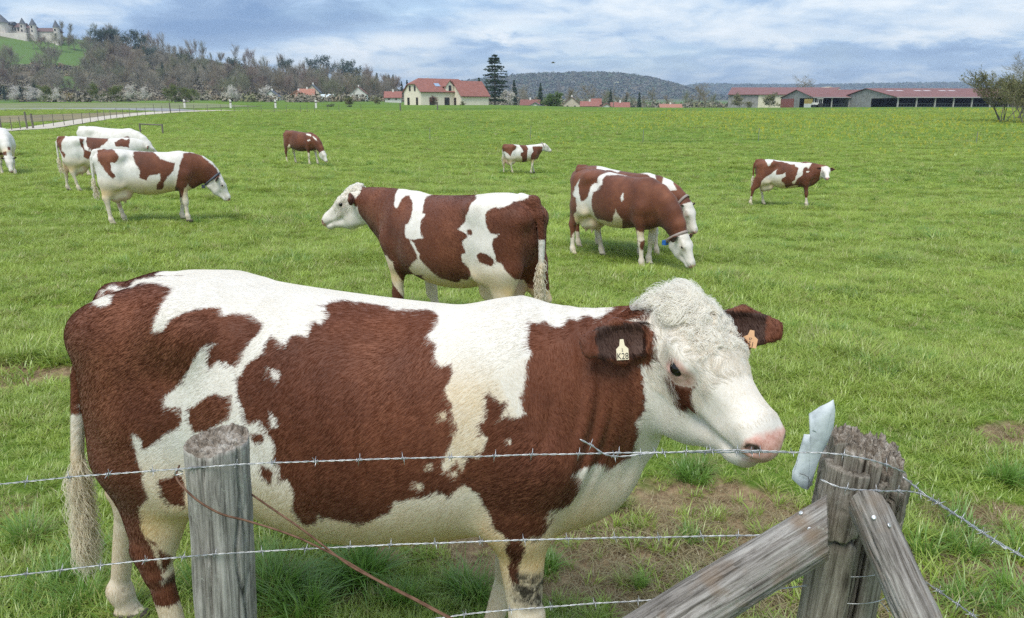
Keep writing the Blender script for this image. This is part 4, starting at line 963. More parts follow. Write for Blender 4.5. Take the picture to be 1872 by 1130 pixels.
def house(name, loc, ang, w, d, eave, ridge, wallm, roofm, label, openings=(), hip=0.0, cat='house', group=None, overhang=0.4, chimney=None, ridge_axis='x'):
    """gabled house: front wall along local x from 0 to w facing local -y, depth d; openings (wall, x0, z0, x1, z1)"""
    e = empty(name, loc, ang, label=label, cat=cat, group=group)
    if ridge_axis == 'x':
        m = MB(); zc = ridge
        m.poly([(0, 0, -3), (w, 0, -3), (w, 0, eave), (0, 0, eave)]); m.poly([(w, d, -3), (0, d, -3), (0, d, eave), (w, d, eave)])
        zh = ridge - hip; yh = d / 2 * (zh - eave) / (ridge - eave)
        for x in (0, w):
            pts = [(x, 0, -3), (x, 0, eave), (x, yh, zh), (x, d - yh, zh), (x, d, eave), (x, d, -3)]
            m.poly(pts if x == 0 else pts[::-1])
        m.build('wall', wallm, e)
        r = MB(); ov = overhang; sl = (ridge - eave) / (d / 2); t = 0.18; hx = hip / sl if hip else 0
        ye = -ov; ze = eave - ov * sl
        def slope(pts): r.prism(pts, (0, 0, t))
        x0, x1 = -ov, w + ov
        if hip:
            slope([(x0, ye, ze), (x1, ye, ze), (x1, yh, zh), (x1 - hx - ov, d / 2, ridge), (x0 + hx + ov, d / 2, ridge), (x0, yh, zh)])
            slope([(x1, d - ye, ze), (x0, d - ye, ze), (x0, d - yh, zh), (x0 + hx + ov, d / 2, ridge), (x1 - hx - ov, d / 2, ridge), (x1, d - yh, zh)])
            slope([(x0, d - yh, zh), (x0, yh, zh), (x0 + hx + ov, d / 2, ridge)]); slope([(x1, yh, zh), (x1, d - yh, zh), (x1 - hx - ov, d / 2, ridge)])
        else:
            slope([(x0, ye, ze), (x1, ye, ze), (x1, d / 2, ridge), (x0, d / 2, ridge)]); slope([(x1, d - ye, ze), (x0, d - ye, ze), (x0, d / 2, ridge), (x1, d / 2, ridge)])
        rf = r.build('roof', roofm, e)
        g = MB(); g.box((x0, ye - 0.12, ze - 0.02), (x1, ye, ze + 0.12)); g.build('gutter', TRIM, e)
    else:
        m = MB()
        m.poly([(0, 0, -3), (w, 0, -3), (w, 0, eave), (w / 2, 0, ridge), (0, 0, eave)]); m.poly([(w, d, -3), (0, d, -3), (0, d, eave), (w / 2, d, ridge), (w, d, eave)])
        m.poly([(0, d, -3), (0, 0, -3), (0, 0, eave), (0, d, eave)]); m.poly([(w, 0, -3), (w, d, -3), (w, d, eave), (w, 0, eave)])
        m.build('wall', wallm, e)
        r = MB(); ov = overhang; sl = (ridge - eave) / (w / 2); t = 0.18
        for sx in (0, 1):
            xe = -ov if sx == 0 else w + ov
            pts = [(xe, -ov, eave - ov * sl), (w / 2, -ov, ridge), (w / 2, d + ov, ridge), (xe, d + ov, eave - ov * sl)]
            r.prism(pts if sx == 0 else pts[::-1], (0, 0, t))
        rf = r.build('roof', roofm, e)
    if chimney:
        for cxx, cyy in chimney:
            c = MB(); zz = ridge - abs(cyy - d / 2) * 0.7; c.box((cxx - 0.3, cyy - 0.3, zz - 0.6), (cxx + 0.3, cyy + 0.3, zz + 0.9)); c.build('chimney', WHITEW, rf)
    for kind, wall, a0, z0, a1, z1 in openings:
        fr = MB(); pn = MB(); k = 0.10
        def bx(mb, a0, z0, a1, z1, p0, p1):
            if wall == 'front': mb.box((a0, -p1, z0), (a1, -p0, z1))
            else: mb.box((-p1, a0, z0), (-p0, a1, z1))
        bx(fr, a0, z0, a0 + k, z1, 0, 0.10); bx(fr, a1 - k, z0, a1, z1, 0, 0.10); bx(fr, a0 + k, z0, a1 - k, z0 + k, 0, 0.10); bx(fr, a0 + k, z1 - k, a1 - k, z1, 0, 0.10)
        f = fr.build(kind, TRIM, e); bx(pn, a0 + k, z0 + k, a1 - k, z1 - k, 0.004, 0.05); pn.build('pane', GLASSD, f)
    return e
# main cream house
def gpt(px, Y): 
    x = (px - CX) * Y / 1456.0
    return x, Y, tz(x, Y, False)
hx_, hy_, hz_ = gpt(770, 212)
base_z = at_depth(770, 194.5, 212).z
HO = empty('house', (hx_, hy_, base_z), 0, label='large cream farmhouse with red tiled roof standing beyond the meadow', cat='house')
def into(parent_e, child): child.parent = parent_e
A1 = math.radians(38)
e = house('main_block', (0, 0, 0), A1, 17, 8.8, 3.9, 7.2, CREAM, ROOFR, None, hip=1.5, cat=None, chimney=[(5.5, 5.2)],
          openings=[('door', 'front', 2.6, 0.05, 4.2, 2.35), ('door', 'front', 7.4, 0.05, 9.0, 2.35), ('window', 'front', 11.6, 0.9, 12.6, 2.4),
                    ('door', 'side', 1.5, 0.05, 2.5, 2.3), ('door', 'side', 5.9, 0.05, 7.0, 2.3), ('window', 'side', 2.6, 4.0, 3.4, 5.4), ('window', 'side', 5.2, 4.0, 6.0, 5.4)])
def regroup(e, parent):
    """fold a builder's Empty into its house so that walls and roof are parts"""
    M = Matrix.Translation(e.location) @ e.rotation_euler.to_matrix().to_4x4()
    for ch in list(e.children): ch.parent = parent; ch.matrix_local = M @ ch.matrix_local
    bpy.data.objects.remove(e)
regroup(e, HO)
wdir = Vector((math.cos(A1), math.sin(A1), 0)); ndir = Vector((math.sin(A1), -math.cos(A1), 0))
e = house('wing_block', tuple(wdir * 10.6 + ndir * 3.4), A1, 9.2, 7.4, 2.9, 6.6, CREAM, ROOFR, None, hip=0, cat=None, openings=[('door', 'side', 2.4, 0.05, 3.4, 2.3), ('window', 'side', 4.6, 0.8, 5.4, 2.2)])
regroup(e, HO)
dm = MB(); dm.prism([tuple(wdir * a + ndir * (-1.2) + Vector((0, 0, z))) for a, z in ((8.0, 3.6), (10.4, 3.6), (10.4, 5.4), (9.2, 6.6), (8.0, 5.4))], tuple(ndir * 1.25)); dmo = dm.build('dormer', CREAM, HO)
dr_ = MB(); dr_.prism([tuple(wdir * a + ndir * (-2.6) + Vector((0, 0, z))) for a, z in ((7.6, 5.1), (9.2, 6.75), (10.8, 5.1), (10.8, 5.3), (9.2, 7.0), (7.6, 5.3))], tuple(ndir * 2.9)); dr_.build('dormer_roof', ROOFR, dmo)
dw = MB(); dw.prism([tuple(wdir * a + ndir * 0.06 + Vector((0, 0, z))) for a, z in ((8.8, 4.1), (9.6, 4.1), (9.6, 5.5), (8.8, 5.5))], tuple(ndir * 0.08)); dw.build('window', GLASSD, dmo)
sk = MB(); sl_ = (7.2 - 3.9) / 4.4
sk.prism([tuple(wdir * a - ndir * b + Vector((0, 0, 3.9 + b * sl_ + 0.24))) for a, b in ((5.6, 1.5), (7.2, 1.5), (7.2, 2.5), (5.6, 2.5))], (0, 0, 0.06)); sk.build('skylight', flat('skylight_glass', (0.30, 0.40, 0.55), 0.1), HO)
# village houses seen over the crest: (left px, right px, base py, eave py, ridge py, distance, wall, roof, ridge axis, label)
VIL = [(704, 733, 185, 178, 168, 300, WHITEW, ROOFR, 'x', 'low white bungalow with red roof left of the cream farmhouse'),
 (527, 560, 187, 177, 166, 330, PINKW, ROOFO, 'y', 'salmon pink house with pointed gables at the foot of the wooded hill'),
 (548, 574, 187, 174, 163, 338, PINKW, ROOFO, 'x', 'salmon pink house part with orange roof behind the pointed gables'),
 (560, 584, 183, 168, 155, 360, BEIGE, ROOFG, 'y', 'grey roofed house rising behind the salmon pink house'),
 (484, 508, 185, 176, 166, 345, WHITEW, ROOFG, 'y', 'small white house with grey roof left of the salmon pink house'),
 (640, 670, 182, 171, 159, 350, WHITEW, ROOFD, 'y', 'white house with brown roof among the trees left of the bungalow'),
 (952, 985, 203, 192, 183, 290, PINKW, ROOFD, 'x', 'brown roofed village house left of the round green tree'),
 (966, 990, 203, 195, 188, 270, WHITEW, ROOFG, 'y', 'small white village house half hidden by the round green tree'),
 (1030, 1060, 204, 190, 178, 330, BEIGE, ROOFD, 'y', 'beige village house right of the round green tree'),
 (1062, 1094, 203, 194, 186, 300, WHITEW, ROOFR, 'x', 'white village house with broad red roof in the middle of the village'),
 (1082, 1098, 200, 190, 181, 330, PINKW, ROOFR, 'x', 'taller red roofed village house behind the others'),
 (1096, 1122, 204, 198, 190, 280, WHITEW, ROOFR, 'y', 'white gabled village house beside the dark lamp pole'),
 (1118, 1150, 204, 198, 188, 285, PINKW, ROOFR, 'x', 'rightmost red roofed house of the village centre'),
 (1208, 1246, 203, 197, 191, 330, PINKW, ROOFO, 'x', 'long orange roofed house alone before the far green field')]
for (x0, x1, pb, pe, pr_, Y, wm_, rm_, ax_, lab) in VIL:
    w = (x1 - x0) * Y / 1456.0; X0 = (x0 - CX) * Y / 1456.0
    zb = at_depth(x0, pb, Y).z; ze = at_depth(x0, pe, Y).z; zr = at_depth(x0, pr_, Y + 3).z
    d = w * 0.9 if ax_ == 'x' else w * 1.3
    ops = [('window', 'front', w * a, (ze - zb) * 0.35, w * a + w * 0.10, (ze - zb) * 0.78) for a in ((0.2, 0.65) if w < 7 else (0.12, 0.4, 0.7))]
    house('village_house', (X0, Y, zb), math.radians(6 if x0 < 900 else -5), w, d, ze - zb, zr - zb, wm_, rm_, lab, ops, ridge_axis=ax_, group='village houses beyond the meadow', chimney=[(w * 0.5, d * 0.5)] if w > 5 else None)
# polytunnel
X0 = (588 - CX) * 340 / 1456; zb = at_depth(600, 182, 340).z
pt_ = MB(); a = np.linspace(0, np.pi, 12); R_ = 2.0
Vt = [(x, R_ * math.cos(t), max(0, R_ * 1.1 * math.sin(t))) for x in np.linspace(0, 5.6, 8) for t in a]
pt_.add(Vt, [(i * 12 + j, i * 12 + j + 1, (i + 1) * 12 + j + 1, (i + 1) * 12 + j) for i in range(7) for j in range(11)] + [tuple(range(12)), tuple(range(84, 96))[::-1]])
o = pt_.build('polytunnel', flat('tunnel_film', (0.62, 0.72, 0.74), 0.4), smooth=True, loc=(X0, 340, zb)); tag(o, 'pale polytunnel right of the salmon pink house', 'greenhouse')
# church spire far in the village
sp = empty('church_tower', ((1021 - CX) * 420 / 1456, 420, at_depth(1021, 200, 420).z), label='thin grey church spire in the village', cat='church tower')
t_ = MB(); t_.box((-1.6, -1.6, -3), (1.6, 1.6, 8)); t_.build('wall', BEIGE, sp)
t_ = MB(); t_.add([(-1.8, -1.8, 8), (1.8, -1.8, 8), (1.8, 1.8, 8), (-1.8, 1.8, 8), (0, 0, 15)], [(0, 1, 4), (1, 2, 4), (2, 3, 4), (3, 0, 4), (0, 3, 2, 1)]); t_.build('spire', ROOFG, sp)

# ------------------------------------------------------------------ farm sheds on the right
def shed_open(px_corner, Y, depth, length, pe, pr_, label, doors=True):
    X = (px_corner - CX) * Y / 1456; zb = at_depth(px_corner, 197.5, Y).z
    eave = at_depth(px_corner, pe, Y).z - zb; ridge = at_depth(px_corner - 25, pr_, Y + depth / 2).z - zb
    e = empty('cattle_shed', (X, Y, zb), math.radians(4), label=label, cat='barn', group='farm sheds')
    # gable wall (local x=0 plane) of boards
    nb = 22
    for k in range(nb):
        y0, y1 = k * depth / nb, (k + 1) * depth / nb
        top = lambda y: eave + (ridge - eave) * (1 - abs(y - depth / 2) / (depth / 2))
        b = MB(); lo = -3 if not (y1 < depth * 0.42 and doors) else eave * 0.92
        xo = 0.03 * (k % 2)
        b.prism([(-0.12 - xo, y0, lo), (-0.12 - xo, y1 - 0.06, lo), (-0.12 - xo, y1 - 0.06, top(y1) - 0.15), (-0.12 - xo, y0, top(y0) - 0.15)], (0.10, 0, 0)); b.build('board', GREYB, e)
    r = MB(); ov = 0.6; sl = (ridge - eave) / (depth / 2)
    r.prism([(-ov, -ov, eave - ov * sl), (length, -ov, eave - ov * sl), (length, depth / 2, ridge), (-ov, depth / 2, ridge)], (0, 0, 0.12))
    r.prism([(length, depth + ov, eave - ov * sl), (-ov, depth + ov, eave - ov * sl), (-ov, depth / 2, ridge), (length, depth / 2, ridge)], (0, 0, 0.12))
    rf = r.build('roof', ROOFS, e)
    fx = MB(); fx.box((-ov, -ov - 0.1, eave - ov * sl - 0.12), (length, -ov, eave - ov * sl + 0.14)); fx.build('fascia', flat('fascia', (0.42, 0.38, 0.38), 0.6), e)
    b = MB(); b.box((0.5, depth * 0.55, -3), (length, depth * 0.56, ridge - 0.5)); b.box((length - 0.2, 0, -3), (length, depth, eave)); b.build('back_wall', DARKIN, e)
    np_ = int(length / 5.5)
    for k in range(np_ + 1):
        p = MB(); x = 0.1 + k * (length - 0.4) / np_; p.box((x, 0.0, -3), (x + 0.35, 0.35, eave + 0.1)); p.build('post', POSTW, e)
    for k in range(int(length / 0.9)):
        if k % 1 == 0:
            p = MB(); x = 0.8 + k * 0.9; p.prism([(x, 1.3, 0), (x + 0.08, 1.3, 0), (x + 0.48, 1.3, 1.2), (x + 0.40, 1.3, 1.2)], (0, 0.06, 0)); p.build('feed_bar', METAL, e)
    p = MB(); p.box((0.5, 1.28, 1.2), (length, 1.38, 1.3)); p.box((0.5, 1.28, 0.35), (length, 1.38, 0.45)); p.build('feed_rail', METAL, e)
    return e, rf, eave, ridge, sl
e, rf, ev, rd, sl = shed_open(1640, 235, 36, 46, 177.5, 162, 'open fronted cattle shed with grey plank gable and rooflights, nearest on the right')
for x in (3.2, 6.2, 12.0, 15.0, 20.0, 23.0):
    s_ = MB(); y0, y1 = 11.5, 13.2
    s_.prism([(x, y0, ev + y0 * sl + 0.14), (x + 2.2, y0, ev + y0 * sl + 0.14), (x + 2.2, y1, ev + y1 * sl + 0.14), (x, y1, ev + y1 * sl + 0.14)], (0, 0, 0.04)); s_.build('rooflight', flat('rooflight', (0.50, 0.40, 0.41), 0.4), rf)
e2, rf2, ev2, rd2, sl2 = shed_open(1487, 262, 26, 42, 177.5, 164.5, 'open cattle shed with planked gable and red lower wall, middle of the farm')
b = MB(); b.box((-0.30, 15.0, -3), (-0.16, 26.0, ev2 * 0.9)); b.build('red_wall', REDB, e2)
b = MB(); b.box((-0.26, 0.3, -3), (-0.15, 6.5, ev2 * 0.40)); b.build('white_door', WHITEW, e2)
b = MB(); b.box((-0.26, 0.3, ev2 * 0.40), (-0.15, 6.5, ev2 * 0.85)); b.build('yellow_panel', YELB, e2)
# long barn further left
Y = 300; X0 = (1331 - CX) * Y / 1456; X1 = (1452 - CX) * Y / 1456; zb = at_depth(1331, 197, Y).z
ev3 = at_depth(1331, 173.5, Y).z - zb; ev3b = at_depth(1450, 170, Y).z - zb; rd3 = at_depth(1400, 160.5, Y + 22).z - zb
e3 = empty('long_barn', (X0, Y, zb), 0, label='long barn with grey and cream walls and shallow red roof, left of the farm', cat='barn', group='farm sheds')
n_ = 20; Wd = X1 - X0
for k in range(n_):
    x0, x1 = k * Wd / n_, (k + 1) * Wd / n_; b = MB(); b.box((x0, -0.05 * (k % 2), -3), (x1 - 0.03, 0.15, ev3)); b.build('wall_panel', GREYB if k < 9 else TIN, e3)
r = MB(); r.prism([(-0.6, -0.6, ev3), (Wd + 12, -0.6, ev3), (Wd + 26, 22, rd3), (7, 22, rd3)], (0, 0, 0.15)); r.prism([(Wd + 12, 44, ev3), (12, 44, ev3), (7, 22, rd3), (Wd + 26, 22, rd3)], (0, 0, 0.15)); r.build('roof', ROOFS, e3)
r = MB(); r.prism([(0, 0.2, -3), (0, 0.2, ev3 - 0.05), (7.4, 22, rd3 - 0.3), (12.4, 44, ev3 - 0.1), (12.4, 44, -3)], (0.2, 0, 0)); r.build('gable_wall', GREYB, e3)
Y = 330; X0 = (1493 - CX) * Y / 1456; zb = at_depth(1500, 197, Y).z; zr = at_depth(1514, 159.5, Y).z - zb; ze = at_depth(1514, 165, Y).z - zb; w = 42 * Y / 1456
house('pale_shed', (X0, Y, zb), 0, w, 20, ze, zr, TIN, TIN, 'pale gable of a farm building rising behind the red shed roofs', cat='barn', group='farm sheds', ridge_axis='y')
# tractor by the middle shed
tx, ty = (1493 - CX) * 255 / 1456, 255; tb = at_depth(1493, 197, 255).z
tr = empty('tractor', (tx, ty, tb), 0, label='small white tractor parked at the mouth of the middle cattle shed', cat='tractor')
b = MB(); b.box((-1.4, -0.5, 0.9), (0.2, 0.5, 1.6)); b.build('bonnet', WHITEW, tr)
b = MB(); b.box((0.2, -0.8, 0.9), (1.6, 0.8, 1.5)); [b.box((x, y, 1.5), (x + 0.1, y + 0.1, 2.7)) for x in (0.25, 1.45) for y in (-0.75, 0.65)]; b.box((0.1, -0.85, 2.7), (1.7, 0.85, 2.85)); b.build('cab', WHITEW, tr)
def wheel(x, y, r, w): 
    b = MB(); b.tube([(x, y - w / 2, r), (x, y + w / 2, r)], r, 16); return b.build('wheel', flat('tyre', (0.03, 0.03, 0.03), 0.9) if 'tyre' not in bpy.data.materials else bpy.data.materials['tyre'], tr)
for y in (-0.75, 0.75): wheel(0.9, y, 0.8, 0.4); wheel(-1.0, y, 0.5, 0.3)

# ------------------------------------------------------------------ castle on the hill
ROOFC = flat('castle_roof_tiles', (0.15, 0.095, 0.09), 0.8, 0.2, 0.5)
def cpt(px, py, Y=600): return at_depth(px, py, Y)
CA = empty('castle', (0, 0, 0), 0, label='pale stone castle with pointed slate towers on the hilltop at upper left', cat='castle')
def cbox(name, px0, px1, pt_, pb, Y, d, mat):
    a, b_ = cpt(px0, pb, Y), cpt(px1, pt_, Y); m_ = MB(); m_.box((a.x, Y, a.z - 8), (b_.x, Y + d, b_.z)); return m_.build(name, mat, CA)
def croof(px0, px1, pe, pr_, Y, d, mat):
    a, b_ = cpt(px0, pe, Y), cpt(px1, pr_, Y); m_ = MB(); x0, x1 = a.x - 0.6, b_.x + 0.6
    m_.add([(x0, Y - 0.6, a.z), (x1, Y - 0.6, a.z), (x1, Y + d + 0.6, a.z), (x0, Y + d + 0.6, a.z), (x0, Y + d / 2, b_.z), (x1, Y + d / 2, b_.z)], [(0, 1, 5, 4), (2, 3, 4, 5), (0, 4, 3), (1, 2, 5), (0, 3, 2, 1)]); return m_.build('roof', mat, CA)
def ctower(px, wpx, pt_, pe, pb, Y):
    c = cpt(px, pe, Y); bt = cpt(px, pb, Y); tp = cpt(px, pt_, Y); r = wpx * Y / 1456 / 2; th = np.arange(14) / 14 * 6.283; m_ = MB()
    m_.tube([(c.x, Y, bt.z - 8), (c.x, Y, c.z)], r, 14); t = m_.build('tower', STONE, CA, False)
    m_ = MB(); m_.add([(c.x + r * 1.2 * math.cos(a), Y + r * 1.2 * math.sin(a), c.z) for a in th] + [(c.x, Y, tp.z)], [(i, (i + 1) % 14, 14) for i in range(14)] + [tuple(range(14))[::-1]]); m_.build('spire', ROOFG, t)
    for z in (0.35, 0.7):
        w_ = MB(); zz = bt.z + (c.z - bt.z) * z; w_.box((c.x - 0.5, Y - r - 0.12, zz), (c.x + 0.5, Y - r * 0.9, zz + 1.6)); w_.build('window', GLASSD, t)
cbox('wing', -40, 16, 45, 66, 598, 12, STONE); croof(-40, 16, 45, 38, 598, 12, ROOFG)
ctower(3, 22, 26, 42, 66, 597)
cbox('wing', 15, 40, 50, 66, 602, 10, STONE); croof(15, 40, 50, 41, 602, 10, ROOFC)
ctower(41, 9.5, 32, 44, 66, 600)
cbox('wing', 45, 58, 52, 66, 603, 9, STONE); croof(45, 58, 52, 46, 603, 9, ROOFC)
ctower(60, 10.5, 33, 46, 66, 600)
cbox('wing', 66, 100, 58, 70, 603, 10, STONE); croof(66, 100, 58, 50, 603, 10, ROOFC)
ctower(102.5, 10, 36, 50, 74, 601)
cbox('terrace_wall', -30, 48, 60, 70, 592, 2, STONE)
for k in range(14):
    w_ = MB(); a = cpt(-30 + 5.1 * k, 55, 597.8); w_.box((a.x, 597.6 if k < 8 else 601.6, a.z), (a.x + 0.9, 602.5, a.z + 1.8)); w_.build('window', GLASSD, CA)

# ------------------------------------------------------------------ road and far fence
def strip(name, pts, widths, mat, label, lift=0.05, thick=0.0):
    pts = np.array([(p.x, p.y) for p in pts]); d = np.r_[0, np.cumsum(np.linalg.norm(np.diff(pts, axis=0), axis=1))]; s = np.linspace(0, d[-1], 160)
    P = np.stack([np.interp(s, d, pts[:, k]) for k in (0, 1)], 1); wd = np.interp(s, d, widths)
    T = np.gradient(P, axis=0); T /= np.linalg.norm(T, axis=1)[:, None]; N = np.stack((-T[:, 1], T[:, 0]), 1)
    V = []; 
    for k in np.linspace(-0.5, 0.5, 5):
        q = P + N * (wd * k)[:, None]; V.append(np.c_[q, terrain_z(q[:, 0], q[:, 1]) + lift])
    V = np.stack(V, 1).reshape(-1, 3); i = np.arange(len(s) * 5).reshape(-1, 5)
    F = np.stack((i[:-1, :-1], i[1:, :-1], i[1:, 1:], i[:-1, 1:]), -1).reshape(-1, 4)
    return tag(link(name, np_mesh(name, V, F), mat), label, name.replace('_', ' '), kind='structure')
GRAV = flat('track_gravel', (0.50, 0.45, 0.38), 0.95, 0.12, 2.0); TARM = flat('lane_asphalt', (0.26, 0.26, 0.27), 0.9, 0.1, 1.0)
FIELD = flat('stubble_field', (0.20, 0.17, 0.085), 0.95, 0.25, 0.3); FIELDG = flat('crop_field_green', (0.17, 0.195, 0.075), 0.95, 0.2, 0.1)
g = lambda px, py: ground_at(px, py)
strip('gravel_track', *TRACKS['gravel_track'], GRAV, 'pale gravel track curving along the pasture fence')
strip('lane', *TRACKS['lane'], TARM, 'grey lane joining the gravel track')
strip('stubble_strip', *TRACKS['stubble_strip'], FIELD, 'brownish stubble strip between track and lane', 0.03)
strip('crop_field', [g(-200, 194.3), g(0, 193.6), g(200, 192.8), g(420, 191.6)], [60, 64, 70, 40], FIELDG, 'dull green crop field before the wooded hill', 0.05)
strip('lane_edge', [g(380, 202.6), g(500, 203.2), g(640, 203)], [1.0, 0.8, 0.5], GRAV, 'thin pale track beyond the pasture fence', 0.04)
FP = flat('fence_post_dark', (0.17, 0.15, 0.125), 0.9, 0.2, 3)
fen = empty('pasture_fence', (0, 0, 0), label='wire fence of thin posts along the gravel track at left', cat='fence')
fps = [(-60, 247), (3, 241, 1.35, .16), (22, 239), (38, 237.5), (50, 236.5, 1.5, .2), (61, 235.5, 1.3, .22), (80, 233), (98, 231.5), (118, 230), (135, 228.5), (151, 227), (166, 225.5), (180, 223, 1.3), (192, 221.5), (203, 220), (214, 218.5, 1.3), (226, 217), (238, 215.5), (252, 214), (267, 212.5), (283, 210.5, 1.35), (297, 209), (312, 207.8, 1.45, .2), (329, 207), (355, 206.2), (380, 206), (405, 206), (429, 206), (454, 206), (478, 206), (502, 206), (524, 206), (550, 206), (562, 206), (575, 206), (600, 205.5), (620, 205.5), (660, 205)]
pv = []
for p in fps:
    q = ground_at(p[0], p[1]); hgt = p[2] if len(p) > 2 else 1.1; r = p[3] * 0.4 if len(p) > 3 else 0.032
    m_ = MB(); m_.tube([(q.x, q.y, q.z - 0.2), (q.x + rng.normal(0, 0.03), q.y, q.z + hgt)], [r, r * 0.9], 6); m_.build('post', FP, fen); pv.append((q.x, q.y, q.z))
pv = np.array(pv)
for hh in (0.95, 0.6):
    m_ = MB(); m_.tube(pv + (0, 0, hh), 0.008, 4); m_.build('wire', METAL, fen)
# white road markers
for px, lab in ((338, 'leftmost'), (422, 'second from the left'), (504, 'third from the left'), (578, 'rightmost')):
    q = ground_at(px, 197.5); m_ = MB(); m_.prism([(-0.16, -0.08, -0.2), (0.16, -0.08, -0.2), (0.16, -0.08, 1.25), (-0.16, -0.08, 1.45)], (0, 0.16, 0))
    e = empty('road_marker', q, label='white roadside marker post, %s of the four along the lane' % lab, cat='marker post', group='white roadside markers'); m_.build('post', WHITEW, e)
    m_ = MB(); m_.box((-0.17, -0.09, 0.85), (0.17, 0.09, 1.05)); m_.build('band', FP, e)
# low wooden rail in the pasture
q0, q1 = ground_at(257, 243), ground_at(298, 245)
ra = empty('wooden_rail', (q0 + q1) / 2, label='low grey wooden rail between two posts in the pasture', cat='rail'); c_ = (q0 + q1) / 2
for q in (q0, q1): m_ = MB(); m_.tube([Vector((q.x, q.y, q.z - 0.2)) - c_, Vector((q.x, q.y, q.z + 0.75)) - c_], 0.07, 8); m_.build('post', FP, ra)
m_ = MB(); m_.tube([Vector((q0.x, q0.y, q0.z + 0.68)) - c_, Vector((q1.x, q1.y, q1.z + 0.68)) - c_], 0.05, 8); m_.build('rail', FP, ra)
# thin fence stakes in the meadow and a pole in the village
for px, py, h_, lab in ((786, 258, 1.0, 'thin grey stake in the meadow above the big middle cow'), (970, 256, 1.1, 'thin grey stake behind the small distant cow'), (1175, 262, 1.0, 'thin grey stake in the meadow above the grazing pair'), (1386, 258, 1.0, 'thin grey stake in the meadow above the right hand cow'), (1784, 264, 0.9, 'thin grey stake near the right edge of the meadow')):
    q = ground_at(px, py); m_ = MB(); m_.tube([(0, 0, -0.2), (0.02, 0, h_)], 0.02, 6); tag(m_.build('stake', METAL, loc=q), lab, 'stake', 'thin stakes in the meadow')
for px, py, h_, lab in ((732, 203.5, 1.2, 'short dark post before the cream farmhouse'), (800, 201, 1.2, 'dark garden post before the farmhouse door')):
    q = ground_at(px, py); m_ = MB(); m_.tube([(0, 0, -0.2), (0, 0, h_)], 0.12, 6); tag(m_.build('garden_post', FP, loc=q), lab, 'post')
lp = at_depth(1121, 203, 250); e = empty('street_lamp', lp, label='dark lamp pole standing among the red village roofs', cat='street lamp')
m_ = MB(); m_.tube([(0, 0, -1), (0, 0, 8.4)], [0.14, 0.07], 8); m_.build('pole', FP, e)
m_ = MB(); m_.tube([(0, 0, 8.3), (0.5, 0, 8.7), (1.0, 0, 8.75)], 0.06, 6); m_.box((0.9, -0.15, 8.6), (1.5, 0.15, 8.8)); m_.build('lamp_head', WHITEW, e)
# bird
bp = at_depth(1011, 115, 120); m_ = MB()
m_.tube([(-0.30, 0, 0), (-0.12, 0, 0.02), (0.12, 0, 0.01), (0.34, 0, 0)], [0.02, 0.08, 0.07, 0.03], 8)
bd = m_.build('bird', FP, smooth=True, loc=bp); tag(bd, 'small dark bird flying over the distant hill', 'bird')
for sg in (-1, 1):
    m_ = MB(); m_.prism([(-0.10, 0, 0.03), (0.10, 0, 0.03), (0.16, 0.28 * sg, 0.16), (-0.02, 0.62 * sg, 0.10), (-0.10, 0.30 * sg, 0.15)], (0, 0, 0.012)); m_.build('wing', FP, bd)
# ------------------------------------------------------------------ trees
BARK = flat('bark_grey', (0.20, 0.175, 0.15), 0.9, 0.25, 2.0); TWIG = flat('twigs_greybrown', (0.26, 0.235, 0.18), 0.9, 0.25, 0.3); TWIGW = flat('twigs_warm', (0.25, 0.205, 0.14), 0.9, 0.25, 0.3)
LEAFD = flat('needles_dark', (0.040, 0.070, 0.042), 0.8, 0.35, 0.5); LEAFY = flat('young_leaves', (0.14, 0.165, 0.055), 0.8, 0.25, 0.5); LEAFG = flat('leaves_green', (0.10, 0.17, 0.035), 0.8, 0.3, 0.6)
BLOS = flat('blossom_white', (0.62, 0.58, 0.54), 0.8, 0.12, 0.6); OLIVE = flat('buds_olive', (0.165, 0.17, 0.065), 0.85, 0.25, 0.8); FORS = flat('forsythia_yellow', (0.34, 0.28, 0.06), 0.8, 0.2, 0.6)
def branches(rg, H, spread, levels, kids, trunk_r, upright=0.6, start=0.25, clear=0.0):
    """recursive limbs: list of (points, radii, level)"""
    out = []
    def grow(p, d, L, r, lev):
        n = 5; pts = [p]; q = p.copy(); dd = d.copy()
        for k in range(n):
            dd = nrm(dd + rg.normal(0, 0.14, 3) + np.array((0, 0, 0.10 * upright)))
            q = q + dd * L / n; pts.append(q.copy())
        out.append((np.array(pts), np.linspace(r, r * (0.30 if lev < levels else 0.15), n + 1), lev))
        if lev < levels:
            nk = kids[lev]
            for k in range(nk):
                t = start + (1 - start) * (k + rg.random()) / nk if lev == 0 else 0.2 + 0.8 * (k + rg.random()) / nk
                i = min(int(t * n), n - 1); b = pts[i] + (pts[i + 1] - pts[i]) * (t * n - i)
                a = rg.random() * 6.283; side = np.array((math.cos(a), math.sin(a), 0))
                ax = nrm(dd * upright * 0.9 + side * spread * (1.2 - 0.4 * t) + np.array((0, 0, 0.15)))
                grow(b, ax, L * (0.62 - 0.25 * t if lev == 0 else 0.55) * rg.uniform(0.7, 1.15), r * 0.45 * (1.1 - 0.6 * t), lev + 1)
    grow(np.array((0, 0, -0.4)), np.array((0, 0, 1.0)), H, trunk_r, 0)
    return out
